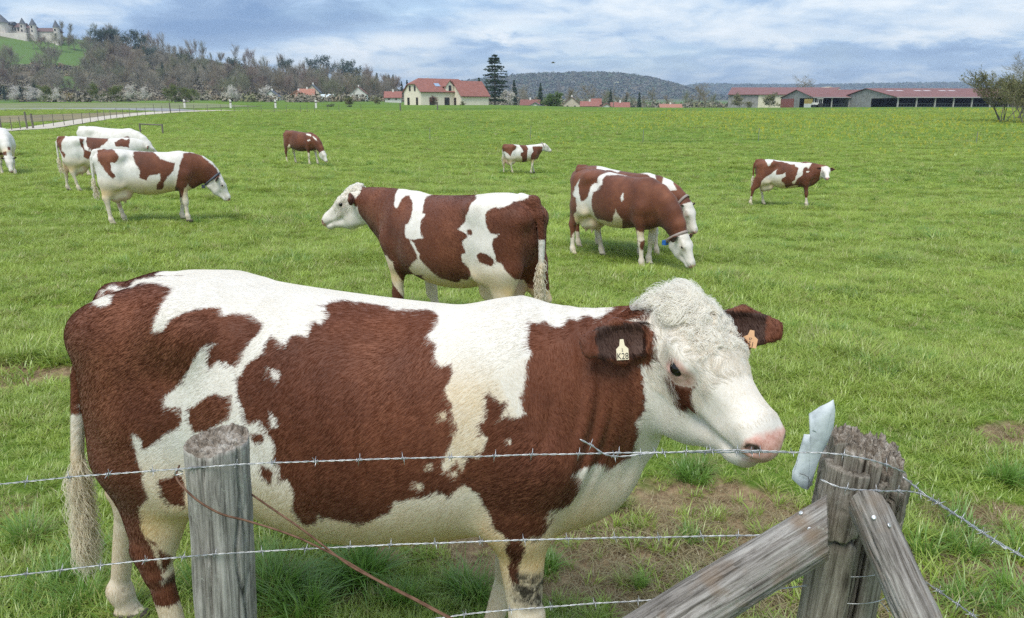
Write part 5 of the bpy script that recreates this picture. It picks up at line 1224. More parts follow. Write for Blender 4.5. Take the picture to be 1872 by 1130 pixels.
def bare_tree(seed, H=15, spread=0.8, upright=0.7, start=0.3, kids=(16, 7, 6), min_r=0.012, trunk_r=None):
    rg = np.random.default_rng(seed); br = branches(rg, H * 0.92, spread, len(kids), kids, trunk_r or H * 0.017, upright, start)
    tr, cr = MB(), MB()
    for pts, rad, lev in br:
        if lev == 0: tr.tube(pts, np.maximum(rad, min_r), 6, False)
        elif lev == 1: cr.tube(pts[::1], np.maximum(rad, min_r), 3, False)
        else: cr.tube(pts[[0, 2, 5]], np.maximum(rad[[0, 2, 5]], min_r), 3, False)
    return tr.mesh('trunk'), cr.mesh('crown'), br
def leaf_cloud(rg, pts, n, size, jit):
    """n small leaf quads scattered round given points"""
    c = pts[rg.integers(0, len(pts), n)] + rg.normal(0, jit, (n, 3))
    a = rg.normal(0, 1, (n, 3)); a /= np.linalg.norm(a, axis=1)[:, None]; b = np.cross(a, rg.normal(0, 1, (n, 3))); b /= np.linalg.norm(b, axis=1)[:, None]
    s = size * rg.uniform(0.6, 1.4, n)[:, None]
    V = np.stack((c - a * s, c + b * s * 0.6, c + a * s, c - b * s * 0.6), 1).reshape(-1, 3)
    return V, np.arange(4 * n).reshape(n, 4)
def tips(br, levs): return np.concatenate([p[2:] for p, r, l in br if l in levs])
def conifer(seed, H, R, tiers=26, droop=0.25, gap=0.0, n_leaf=5200, leaf=0.16, power=0.9):
    rg = np.random.default_rng(seed); tr = MB(); tr.tube([(0, 0, -0.4), (0, 0, H * 0.5), (0, 0, H)], [H * 0.02, H * 0.012, 0.02], 6, False); P = []
    for k in range(tiers):
        t = (k + rg.random()) / tiers; z = H * (0.06 + 0.93 * t); L = R * (1 - t) ** power + 0.15; nb = 7 if t < 0.8 else 5
        for j in range(nb):
            if rg.random() < gap: continue
            a = rg.random() * 6.283; l = L * rg.uniform(0.6, 1.12); u = np.linspace(0.1, 1, 9)
            pts = np.stack((np.cos(a) * l * u, np.sin(a) * l * u, z + l * (0.12 * u - droop * u * u)), 1); tr.tube(pts[[0, 4, 8]], [0.05, 0.03, 0.01], 3, False)
            P.append(np.repeat(pts, 2 + (np.arange(9) > 3).astype(int), 0))
    P = np.concatenate(P); V, F = leaf_cloud(rg, P, n_leaf, leaf, 0.13)
    return tr.mesh('trunk'), np_mesh('crown', V, F, False)
def tree_obj(name, tm, cm, tmat, cmat, loc, sc, rot, label, cat='tree', group=None):
    e = empty(name, loc, rot, label=label, cat=cat, group=group); e.scale = (sc,) * 3
    link('trunk', tm, tmat, e); link('crown', cm, cmat, e); return e
TWIGG = flat('twigs_greenish', (0.21, 0.215, 0.125), 0.9, 0.25, 0.3); TWIGR = flat('twigs_reddish', (0.25, 0.185, 0.15), 0.9, 0.25, 0.3)
BT = [bare_tree(100 + k, 15, 0.85 if k % 2 else 0.6, 0.75, 0.25, (16, 8, 6), 0.034) for k in range(6)]
BU = [bare_tree(200 + k, 16, 0.5, 1.0, 0.30, (15, 7, 5), 0.026) for k in range(4)]
SH_ = []
def leafy(seed, H, R, n, size, zc=0.55, squash=0.8):
    rg = np.random.default_rng(seed); t, c, br = bare_tree(seed, H, 1.0, 0.5, 0.15, (12, 7, 5), 0.02); pts = tips(br, (2, 3))
    V, F = leaf_cloud(rg, pts, n, size, size * 1.6); return t, np_mesh('crown', V, F, False), c
CON = [conifer(300 + k, 13, 2.8, n_leaf=2600, leaf=0.26) for k in range(3)]
PIN = [leafy(320 + k, 14, 4, 2600, 0.32) for k in range(2)]
BLO = [leafy(340 + k, 6, 3, 2400, 0.12) for k in range(2)]
YOU = [leafy(360 + k, 7, 3, 2600, 0.17) for k in range(2)]
LABT = {'b': ('bare_tree', 'bare woodland tree on the hillside', 'bare trees on the wooded hill'), 'u': ('tall_bare_tree', 'tall bare slender tree on the hill skyline', 'tall bare trees on the ridge'),
        'c': ('spruce_tree', 'dark spruce tree among the bare hillside wood', 'dark spruces on the hill'), 'p': ('pine_tree', 'dark broad pine rising above the bare wood', 'dark pines on the hill'),
        'w': ('blossom_tree', 'white blossoming tree at the hill foot', 'blossoming trees at the hill foot'), 'y': ('budding_tree', 'pale green budding tree at the wood edge', 'budding trees at the hill foot')}
def hill_tree(kind, px, py, hpx, rg, Y=None):
    g = (ridge_at(px) if py is None else ground_at(px, py, 1300)) if Y is None else at_depth(px, py, Y)
    if Y is None and py is not None and g.y > 1250: g = ridge_at(px)
    if Y is None and g.y > 1250: return
    h = hpx * g.y / 1456
    if kind == 'b': t, c, _ = BT[rg.integers(0, 6)]; H0 = 15; cm = (TWIG, TWIG, TWIGW, TWIGG, TWIGR)[rg.integers(0, 5)]
    elif kind == 'u': t, c, _ = BU[rg.integers(0, 4)]; H0 = 16; cm = (TWIG, TWIGG, TWIGR)[rg.integers(0, 3)]
    elif kind == 'c': t, c = CON[rg.integers(0, 3)]; H0 = 13; cm = LEAFD
    elif kind == 'p': t, c, _ = PIN[rg.integers(0, 2)]; H0 = 14; cm = LEAFD
    elif kind == 'w': t, c, _ = BLO[rg.integers(0, 2)]; H0 = 6; cm = BLOS
    else: t, c, _ = YOU[rg.integers(0, 2)]; H0 = 7; cm = LEAFY
    nme, lab, grp = LABT[kind]
    lab += next(w for lim, w in ((60, ' below the castle'), (130, ' near the castle'), (230, ' right of the castle'), (300, ' left of the leftmost road marker'), (380, ' above the leftmost road marker'), (460, ' above the second road marker'), (530, ' left of the salmon pink house'), (610, ' behind the salmon pink house'), (690, ' by the brown roofed white house'), (9999, ' left of the cream farmhouse')) if px < lim)
    e = empty(nme, g, rg.random() * 6.28, label=lab, cat='tree', group=grp); e.scale = (h / H0,) * 3
    for pn, me, mt in (('trunk', t, BARK), ('crown', c, cm)):
        o = bpy.data.objects.new(pn, me); COL.objects.link(o); o.parent = e
        if not me.materials: me.materials.append(mt)
        o.material_slots[0].link = 'OBJECT'; o.material_slots[0].material = mt
rg = np.random.default_rng(77)
# skyline of the left hill: (px, py of the ground line)
sky_px = [0, 110, 200, 260, 330, 400, 470, 550, 620, 700, 760]; sky_py = [78, 86, 100, 106, 120, 136, 146, 156, 163, 172, 182]
hill_line = lambda px: np.interp(px, sky_px, sky_py)
for k in range(120):     # ridge trees
    px = rg.uniform(120, 745); hill_tree('u' if px > 290 and k % 3 else 'b', px, None if k % 2 else hill_line(px) + rg.uniform(2, 14), rg.uniform(15, 33) * (1.0 if px < 620 else 0.7), rg)
for k in range(215):    # body of the wood
    px = rg.uniform(-30, 720); lo = 184; hi = hill_line(px) + 4; py = hi + (lo - hi) * rg.random() ** 0.8
    if px < 165 and py < 118: continue                 # the castle meadow stays open
    if 95 < px < 150 and 140 < py < 166: continue
    hill_tree('b', px, py, rg.uniform(26, 42), rg)
for px, py in ((190, 98), (203, 99), (215, 101), (228, 104), (178, 100), (258, 104), (575, 142), (590, 146), (640, 158), (650, 160), (632, 158), (345, 138), (440, 152), (520, 150), (280, 128)): hill_tree('p', px, py, rg.uniform(32, 42), rg)
for px, py in ((255, 165), (10, 184), (40, 184), (3, 178), (541, 172), (690, 168), (705, 172), (720, 174), (735, 176), (676, 166), (712, 168), (745, 178), (66, 184), (300, 150), (360, 160), (420, 158), (470, 165), (330, 172), (600, 165), (505, 160), (395, 172)): hill_tree('c', px, py, rg.uniform(26, 36), rg)
for px, py in ((60, 186), (100, 187), (25, 187), (75, 187), (235, 187), (265, 187), (420, 186), (432, 186), (490, 184)): hill_tree('w', px, py, rg.uniform(18, 28), rg)
for px, py in ((310, 187), (325, 187), (340, 187), (355, 186), (90, 187), (180, 186), (664, 176), (632, 180), (615, 181), (212, 187)): hill_tree('y', px, py, rg.uniform(22, 32), rg)
for px in (62, 75, 88, 100, 112, 124, 136): hill_tree('b', px, 90 + rg.uniform(0, 6), rg.uniform(20, 27), rg)   # before the castle
# understorey and far wood masses
def bush_mass(name, pts, size, n, mats, label, leaf):
    rg = np.random.default_rng(len(pts)); allV, allF, mi = [], [], []; off = 0
    for j, (p, s) in enumerate(zip(pts, size)):
        d = rg.normal(0, 1, (n, 3)); d /= np.linalg.norm(d, axis=1)[:, None]; d[:, 2] = np.abs(d[:, 2]); r = rg.random(n) ** 0.4
        q = np.asarray(p) + d * r[:, None] * s * np.array((1, 1, 0.9))
        nn = d + rg.normal(0, 0.45, (n, 3)) + np.array((0, 0, 0.4)); nn /= np.linalg.norm(nn, axis=1)[:, None]   # leaves face outwards, like a real crown
        a_ = np.cross(nn, rg.normal(0, 1, (n, 3))); a_ /= np.linalg.norm(a_, axis=1)[:, None]; b_ = np.cross(nn, a_); z_ = leaf * s * rg.uniform(0.6, 1.4, n)[:, None]
        V = np.stack((q - a_ * z_, q + b_ * z_ * 0.7, q + a_ * z_, q - b_ * z_ * 0.7), 1).reshape(-1, 3); F = np.arange(4 * n).reshape(n, 4)
        allV.append(V); allF.append(F + off); off += len(V); mi += [int(rg.integers(0, len(mats)))] * n
    me = np_mesh(name, np.concatenate(allV), np.concatenate(allF), False)
    for m_ in mats: me.materials.append(m_)
    me.polygons.foreach_set('material_index', np.array(mi, np.int32))
    return tag(link(name, me), label, 'woodland', kind='stuff')
pts, sz = [], []
for k in range(1500):
    px = rg.uniform(-60, 760); hi = hill_line(px) - 3; py = hi + (187 - hi) * rg.random() ** 0.7
    if px < 165 and 66 < py < 119: continue
    if 100 < px < 148 and 142 < py < 168: continue
    g = ground_at(px, py, 1300)
    if g.y > 1200 or (k % 5 == 0 and px > 165): g = ridge_at(px)
    pts.append(tuple(g)); sz.append(rg.uniform(1.6, 3.8))
TW1 = flat('brush_grey', (0.225, 0.205, 0.155), 0.95, 0.2, 0.1); TW2 = flat('brush_warm', (0.235, 0.19, 0.125), 0.95, 0.2, 0.1); TW3 = flat('brush_green', (0.18, 0.185, 0.095), 0.95, 0.2, 0.1)
bush_mass('hill_undergrowth', pts, sz, 110, [TW1, TW1, TW2, TW3], 'grey brown undergrowth of the hillside wood', 0.16)
# far forested hills
pts, sz = [], []
for k in range(5200):
    x = rg.uniform(-700, 1050); y = rg.uniform(1950, 2560); z = tz(x, y) if False else None; pts.append((x, y)); sz.append(rg.uniform(7, 12))
P2 = np.array(pts); z2 = terrain_z(P2[:, 0], P2[:, 1]); kp = z2 > 20; pts = np.c_[P2, z2][kp]; sz = np.array(sz)[kp]
FW = [flat('far_wood_%s' % n_, c_, 0.95, 0.2, 0.02) for n_, c_ in (('brown', (0.125, 0.125, 0.09)), ('green', (0.085, 0.12, 0.075)), ('grey', (0.13, 0.13, 0.105)))]
bush_mass('far_hill_forest', pts, sz, 26, [FW[0], FW[1], FW[2]], 'mixed forest covering the rounded hill behind the village', 0.30)
P2 = np.stack((rg.uniform(200, 3300, 5200), rg.uniform(3600, 4350, 5200)), 1); z2 = terrain_z(P2[:, 0], P2[:, 1]); kp = z2 > 25
bush_mass('far_ridge_forest', np.c_[P2, z2][kp], rg.uniform(9, 15, kp.sum()), 14, [FW[0], FW[1], FW[1]], 'dark forest along the distant ridge at right', 0.45)
# hedges and gardens of the village, seen over the crest
pts, sz = [], []
for k in range(420):
    px = rg.uniform(880, 1345); Y = rg.uniform(400, 640)
    if 1172 < px < 1250 and rg.random() < 0.85: continue
    x_ = (px - CX) * Y / 1456; pts.append((x_, Y, tz(x_, Y, False))); sz.append(rg.uniform(2.0, 5.5))
bush_mass('village_hedges', pts, sz, 110, [TW1, TW2, TW3, TW1], 'leafless hedges and garden trees massed behind the village roofs', 0.15)
# single trees of the middle distance
def place(tm, cm, mt, mc, px, py, hpx, H0, Y, name, label, cat='tree', group=None, extra=None, sx=1.0):
    g = at_depth(px, py, Y); s_ = hpx * Y / 1456 / H0
    e = tree_obj(name, tm, cm, mt, mc, g, s_, rg.random() * 6.28, label, cat, group); e.scale = (s_ * sx, s_ * sx, s_)
    if extra: link('twigs', extra[0], extra[1], e)
    return e
tm, cm = conifer(401, 15, 4.2, 24, 0.16, 0.18, 9000, 0.17, 0.55)
place(tm, cm, BARK, LEAFD, 905, 192, 88, 15, 245, 'cedar_tree', 'tall dark cedar with open tiers rising right of the cream farmhouse', sx=1.35)
for px, py, h, lab in ((940, 194, 46, 'narrow dark conifer right of the tall cedar'), (988, 196, 42, 'dark pointed conifer in the village behind the round green tree'), (1116, 190, 26, 'small dark conifer between bare trees in the village'), (1168, 200, 30, 'bushy dark conifer right of the red village roofs'), (1144, 200, 24, 'short dark conifer above the rightmost village roof'), (942 - 66, 190, 46, 'dark conifer tucked behind the farmhouse wing')):
    t, c = CON[rg.integers(0, 3)]; t = t.copy(); c = c.copy(); t.materials.clear(); c.materials.clear(); place(t, c, BARK, LEAFD, px, py, h, 13, 300, 'conifer_tree', lab, sx=1.0)
tm, cm, tw = leafy(420, 5, 3, 5200, 0.13); place(tm, cm, BARK, LEAFG, 1006, 203, 30, 5, 262, 'round_tree', 'round fresh green tree standing at the edge of the village', sx=1.25, extra=(tw, TWIG))
tm, cm, tw = leafy(421, 5, 3, 4200, 0.10); place(tm, cm, BARK, BLOS, 930, 195, 27, 5, 240, 'blossom_tree', 'pale blossoming tree below the tall cedar', sx=1.1, extra=(tw, TWIG))
for px, py, h, Y, lab in ((1276, 198, 40, 300, 'broad bare tree left of the long barn'), (1470, 190, 42, 380, 'bare round tree rising behind the shed roofs'), (1080, 198, 38, 380, 'pale bare tree clump in the middle of the village'), (1045, 196, 28, 390, 'low bare tree before the forested hill'), (962, 196, 34, 380, 'bare tree left behind the village'), (1110, 198, 28, 390, 'bare tree beside the small village conifer'), (1180, 200, 22, 330, 'thin bare tree right of the bushy conifer'), (650, 182, 44, 340, 'pale bare birch beside the brown roofed white house')):
    t, c, _ = bare_tree(500 + px, 10, 1.0, 0.6, 0.2, (14, 8, 6), 0.02); place(t, c, BARK, TWIGW, px, py, h, 10, Y, 'bare_tree', lab, sx=1.15)
for k, px in enumerate((955, 975, 992, 1016, 1036, 1058, 1072, 1092, 1104, 1130, 1142, 1158, 1192, 1222, 1250, 1262, 1290, 1302)):
    t, c, _ = BT[k % 6]; e = empty('bare_tree', at_depth(px, 199, 370 + 12 * (k % 4)), k * 1.3, label='bare leafless tree behind the village roofs', cat='tree', group='bare trees behind the village'); e.scale = (rg.uniform(16, 30) * 375 / 1456 / 15,) * 3
    link('trunk', t, BARK, e); o = link('crown', c, TWIG, e); o.material_slots[0].link = 'OBJECT'; o.material_slots[0].material = (TWIG, TWIGW, TWIGG)[k % 3]
# bushes before the barn and in the garden
for px, py, h, Y, mt, lab in ((1352, 197, 22, 280, OLIVE, 'olive bush before the grey wall of the long barn'), (1405, 197, 24, 280, OLIVE, 'olive bush before the cream wall of the long barn'), (1372, 198, 13, 275, OLIVE, 'low olive bush between the two barn bushes'), (797, 193, 16, 206, flat('copper_leaves', (0.17, 0.07, 0.055), 0.8, 0.3, 1.0), 'reddish shrub before the farmhouse door'), (689, 192, 12, 200, OLIVE, 'small olive shrub on the lawn left of the farmhouse'), (602, 204, 14, 150, LEAFG, 'small dark green shrub by the track'), (641, 204, 12, 150, LEAFD, 'dark shrub pair on the edge of the pasture'), (848, 196, 10, 205, OLIVE, 'low shrub by the farmhouse wing'), (633, 197, 20, 190, OLIVE, 'olive willow bush beside the track'), (130, 187, 15, 330, FORS, 'yellow flowering bush at the foot of the hill wood'), (240, 189, 12, 300, OLIVE, 'dark low bush at the far field edge')):
    t, c, tw = leafy(600 + px, 3, 2, 1500, 0.10); place(t, c, BARK, mt, px, py, h, 3, Y, 'garden_bush', lab, 'bush', sx=1.15, extra=(tw, TWIG))
# leafless shrubs at the right edge, in front of the sheds
for j, (px, py, h, Y, lab) in enumerate(((1834, 222, 76, 88, 'many stemmed budding shrub at the right edge before the cattle shed'), (1876, 226, 74, 84, 'dense budding shrub cut by the right edge'), (1858, 219, 66, 93, 'olive budding shrub between the two edge shrubs'))):
    e = empty('edge_shrub', at_depth(px, py, Y), rg.random() * 6.28, label=lab, cat='shrub', group='shrubs at the right edge'); s_ = h * Y / 1456 / 5
    st, cr, LP = MB(), MB(), []
    for k in range(7):
        br = branches(np.random.default_rng(700 + j * 20 + k), 4.4, 0.75, 3, (9, 6, 4), 0.06, 0.7, 0.35); a = rg.random() * 6.28; off = np.array((0.4 * math.cos(a), 0.4 * math.sin(a), 0)); ln = np.array((0.42 * math.cos(a), 0.42 * math.sin(a), 0))
        for pts, rad, lev in br:
            pts = pts + off + ln * pts[:, 2:3]
            (st if lev == 0 else cr).tube(pts if lev < 2 else pts[[0, 2, 5]], np.maximum(rad if lev < 2 else rad[[0, 2, 5]], 0.007), 4 if lev == 0 else 3, False)
            if lev >= 2: LP.append(pts[2:])
    st.build('stems', BARK, e); cr.build('twigs', TWIGW, e); V, F = leaf_cloud(rg, np.concatenate(LP), 9500, 0.065, 0.06); link('buds', np_mesh('buds', V, F, False), OLIVE, e); e.scale = (s_ * 1.05, s_ * 1.05, s_)
t, c, br = bare_tree(777, 10, 1.0, 0.6, 0.25, (16, 9, 7), 0.014); place(t, c, BARK, TWIG, 1885, 215, 105, 10, 110, 'bare_tree', 'tall bare tree rising over the shrubs at the right edge')
# ------------------------------------------------------------------ haze
hz = MB(); hz.box((-4500, -200, -60), (5200, 5600, 190)); hm = bpy.data.materials.new('haze'); hm.use_nodes = True; ht = hm.node_tree; ht.nodes.clear()
ho = ht.nodes.new('ShaderNodeOutputMaterial'); hv = ht.nodes.new('ShaderNodeVolumePrincipled'); hv.inputs['Density'].default_value = 0.00019; hv.inputs['Color'].default_value = (0.66, 0.80, 1.0, 1); hv.inputs['Anisotropy'].default_value = 0.2
ht.links.new(hv.outputs[0], ho.inputs['Volume']); tag(hz.build('haze', hm), 'thin bluish haze over the far land', 'haze', kind='stuff')
# ------------------------------------------------------------------ the herd: materials, fur, parts
def coat_material(name, fine):
    m = Mat(name); v = m.co('Object')
    big = m.noise(v, 2.2, 4); mid = m.noise(v, 11, 4)
    strands = m.noise(m.co('Object', (55, 160, 26), rot=(0, 0.5, 0)), 2.2, 4, 0.6)
    edge = m.math('ADD', m.attr('brown'), m.math('MULTIPLY', m.math('SUBTRACT', strands, 0.5), 0.03 if fine else 0.085))
    mask = m.n('ShaderNodeMapRange'); mask.inputs['From Min'].default_value = -0.004; mask.inputs['From Max'].default_value = 0.004
    m.l(edge, mask.inputs['Value'])
    br = m.ramp(m.math('ADD', m.math('MULTIPLY', big, 0.55), m.math('ADD', m.math('MULTIPLY', mid, 0.2), m.math('MULTIPLY', strands, 0.25))),
                (0.34, (0.065, 0.020, 0.010)), (0.50, (0.135, 0.044, 0.021)), (0.66, (0.230, 0.082, 0.039)))
    wh = m.ramp(m.math('ADD', m.math('MULTIPLY', mid, 0.5), m.math('MULTIPLY', strands, 0.5)), (0.32, (0.60, 0.565, 0.50)), (0.62, (0.80, 0.775, 0.73)))
    wh = m.mix(m.attr('cream'), wh, m.mix(mid, (0.58, 0.42, 0.20), (0.76, 0.58, 0.33)))
    c = m.mix(mask.outputs[0], wh, br)
    c = m.mix(m.attr('pink'), c, m.mix(m.ramp(m.noise(v, 60, 4, 0.7), (0.35, 0.0), (0.6, 1.0)), (0.50, 0.22, 0.16), (0.74, 0.44, 0.37)))
    mudn = m.math('MULTIPLY', m.attr('mud'), m.ramp(m.noise(v, 38, 5, 0.7), (0.36, 0.15), (0.55, 1.0)))
    c = m.mix(mudn, c, (0.035, 0.028, 0.02))
    c = m.mix(m.attr('dark'), c, (0.03, 0.022, 0.018))
    m.set(Base_Color=c, Roughness=m.ramp(m.attr('pink'), (0.0, 0.62), (1.0, 0.36)))
    m.b.inputs['Specular IOR Level'].default_value = 0.28
    m.b.inputs['Sheen Weight'].default_value = 0.12; m.b.inputs['Sheen Roughness'].default_value = 0.5
    m.bump(m.math('ADD', strands, m.math('MULTIPLY', m.noise(v, 90, 3), 0.5)), 0.18 if fine else 0.5, 0.006)
    return m.m
COAT_FINE = coat_material('coat_near', True); COAT_FAR = coat_material('coat', False)
def fur_material():
    m = Mat('fur')
    m.set(Base_Color=m.attr('tone', 'Color'), Roughness=0.6); m.b.inputs['Specular IOR Level'].default_value = 0.16
    tr = m.n('ShaderNodeBsdfTranslucent'); m.l(m.attr('tone', 'Color'), tr.inputs[0]); mx = m.n('ShaderNodeMixShader'); mx.inputs[0].default_value = 0.45
    m.l(m.b.outputs[0], mx.inputs[1]); m.l(tr.outputs[0], mx.inputs[2]); m.l(mx.outputs[0], m.out.inputs['Surface'])
    return m.m
FUR = fur_material()
EYE = Mat('eye_ball').set(Base_Color=(0.008, 0.006, 0.006), Roughness=0.06).m
COLLAR = flat('collar_strap', (0.30, 0.25, 0.22), 0.6); COLLAR_D = flat('collar_dark', (0.06, 0.07, 0.09), 0.6)
BELL = flat('collar_tag_blue', (0.02, 0.14, 0.50), 0.4)
TAGM = flat('ear_tag_orange', (0.72, 0.42, 0.22), 0.45, 0.06); TAGM2 = flat('ear_tag_pale', (0.80, 0.70, 0.50), 0.45, 0.06)
INK = flat('tag_ink', (0.03, 0.025, 0.02), 0.6)
BCOL = np.array(((0.064, 0.0185, 0.0090), (0.245, 0.082, 0.038))); WCOL = np.array(((0.72, 0.68, 0.61), (0.90, 0.87, 0.81)))
CRCOL = np.array(((0.62, 0.44, 0.20), (0.84, 0.64, 0.35)))

def hair_object(name, P, T, L, R, tone, parent, lift, curl=0.0, npt=4, droop=None):
    """short strands: roots P, tangential directions T, normals in lift"""
    n = len(P); t = np.linspace(0, 1, npt)
    pos = P[:, None] + T[:, None] * (L[:, None] * t)[:, :, None] + lift[:, None] * (L[:, None] * (0.55 * t * (1 - 0.55 * t)))[:, :, None]
    if droop is not None: pos += droop[:, None] * (t ** 2)[None, :, None]
    hc = bpy.data.hair_curves.new(name); hc.add_curves([npt] * n)
    hc.attributes['position'].data.foreach_set('vector', np.ascontiguousarray(pos, F32).ravel())
    ra = hc.attributes.new('radius', 'FLOAT', 'POINT')
    ra.data.foreach_set('value', np.ascontiguousarray(R[:, None] * (1 - 0.75 * t ** 2)[None], F32).ravel())
    co = hc.attributes.new('tone', 'FLOAT_COLOR', 'CURVE')
    co.data.foreach_set('color', np.ascontiguousarray(np.c_[tone, np.ones(n)], F32).ravel())
    hc.materials.append(FUR)
    return link(name, hc, None, parent)

def sample_faces(V, Q, n, rg, wgt=None):
    A = V[Q[:, 0]]; B = V[Q[:, 1]]; C = V[Q[:, 2]]; D = V[Q[:, 3]]
    N = np.cross(C - A, D - B); ar = np.linalg.norm(N, axis=1) * 0.5; N /= (2 * ar[:, None] + 1e-12)
    w = ar if wgt is None else ar * wgt
    fi = rg.choice(len(Q), n, p=w / w.sum())
    u, v = rg.random(n)[:, None], rg.random(n)[:, None]
    P = (A[fi] * (1 - u) + B[fi] * u) * (1 - v) + (D[fi] * (1 - u) + C[fi] * u) * v
    return P, N[fi], fi

def coat_masks(nm, P, pose):
    sd, (hf, hs_, hu, near, mud) = coat_sd(nm, P, pose); _p, f_, s_, u_, _h, _hs = head_frame(pose)
    z = P[:, 2] + pose.get('drop', 0)
    cream = np.clip((0.95 - P[:, 2]) / 0.30, 0, 1) * np.clip(0.85 + 0.5 * fbm(P * 5, 21, 3), 0, 1)
    leg = np.clip((0.60 - P[:, 2]) / 0.12, 0, 1)
    cream = np.where(near, 0.10, cream * (1 - 0.5 * leg))
    if nm == 'hero':   # stained saddle behind the shoulder
        st = np.exp(-(((P[:, 0] - 0.43) / 0.22) ** 4 + ((P[:, 2] - 1.02) / 0.20) ** 4))
        cream = np.maximum(cream, st * 0.75 * np.clip(0.8 + 0.6 * fbm(P * 9, 31, 3), 0, 1) * (near == 0))
        # faded lower hind quarter
    udder = (P[:, 0] > -0.80) & (P[:, 0] < -0.24) & (P[:, 2] < 0.66) & (np.abs(P[:, 1]) < 0.14 * pose.get('udder', 1)) if pose.get('udder', 1) > 0 else np.zeros(len(P), bool)
    pink = np.where(udder & (P[:, 2] > 0.3), 0.55 - 0.25 * np.clip((P[:, 2] - 0.5) * 8, 0, 1), 0.0)
    nose = near & (hf > 0.43)
    pk = np.clip((hf - 0.468 + 0.012 * fbm(P * 40, 8, 3) + np.where(hu < -0.115, -0.012, 0)) / 0.014, 0, 1)
    pk = pk * np.clip((-0.036 - hu + 0.008 * fbm(P * 50, 18, 2)) / 0.012, 0, 1) * (0.55 + 0.45 * np.clip((hu + 0.135) / 0.02, 0, 1))
    pink = np.where(nose, np.maximum(pink, pk * 0.95), pink)
    e2 = ((hf - 0.201) / 0.049) ** 2 + ((hu + 0.056) / 0.033) ** 2
    eyer = near & (hs_ > 0.06) & (hs_ < 0.13)
    pink = np.where(eyer, np.maximum(pink, (0.85 if nm == 'hero' else 0.25) * np.clip((1.5 - e2) / 0.8, 0, 1)), pink)
    dark = np.where(z < 0.055, 0.9, 0.0)
    dark = np.where(near & (hs_ > 0.02) & (hs_ < 0.09) & (hf > 0.468) & (((hf - 0.497) / 0.022) ** 2 + ((hu + 0.071) / 0.0145) ** 2 + ((hs_ - 0.054) / 0.016) ** 2 < 1), 0.95, dark)
    dark = np.where(near & (hs_ > 0.135) & (hf > 0.02) & (hf < 0.11), dark, dark)
    for sg in (-1, 1):   # dark hair inside the ears
        b0, t_, e_ = ear_axis(pose, sg)
        en = np.asarray(pose['R_earn' if sg < 0 else 'L_earn'], float) if 'R_ear' in pose else f_ * 0.8 + u_ * 0.5
        en = nrm(en - e_ * (en @ e_)); r_ = P - b0; al = r_ @ e_ / np.linalg.norm(t_ - b0); up_ = np.abs(r_ @ np.cross(e_, en)); ins_ = (al > 0.14) & (al < 0.80) & (up_ < 0.042 * pose.get('earw', 1)) & (r_ @ en > -0.006) & (r_ @ en < 0.03) & (np.abs(r_ @ en) < 0.014)
        dark = np.where(ins_, 0.75, dark)
    mudm = np.clip(mud / 0.03 + 0.5, 0, 1) * (mud > -0.03)
    mudm = np.maximum(mudm, np.clip((0.42 - z) / 0.4, 0, 1) * 0.35 * np.clip(0.5 + fbm(P * 12, 41, 3), 0, 1))
    return sd, cream, pink, dark, mudm, (hf, hs_, hu, near)


LABELS = {
 'hero': 'large red and white cow standing side-on close behind the barbed wire, curly white forelock',
 'mid': 'red and white cow standing in profile facing left behind the big foreground cow',
 'pair_front': 'grazing brown cow with white rump stripe and blue collar tag, nearer of the pair',
 'pair_back': 'grazing red and white cow mostly hidden behind another grazing cow, grey collar',
 'right_far': 'red and white cow at the right of the meadow turning its white face around',
 'far_mid': 'small distant patched cow with full udder walking right with head raised',
 'heifer': 'small dark brown heifer with white face grazing alone in the distance',
 'left_front': 'white cow with brown side patches and brown neck, head lowered, nearest of the left group',
 'left_rear': 'white cow with speckled brown flank standing just behind the nearest left group cow',
 'white_back': 'almost all white cow grazing at the back of the left group',
 'left_edge': 'white cow cut off by the left edge of the view, head down'}

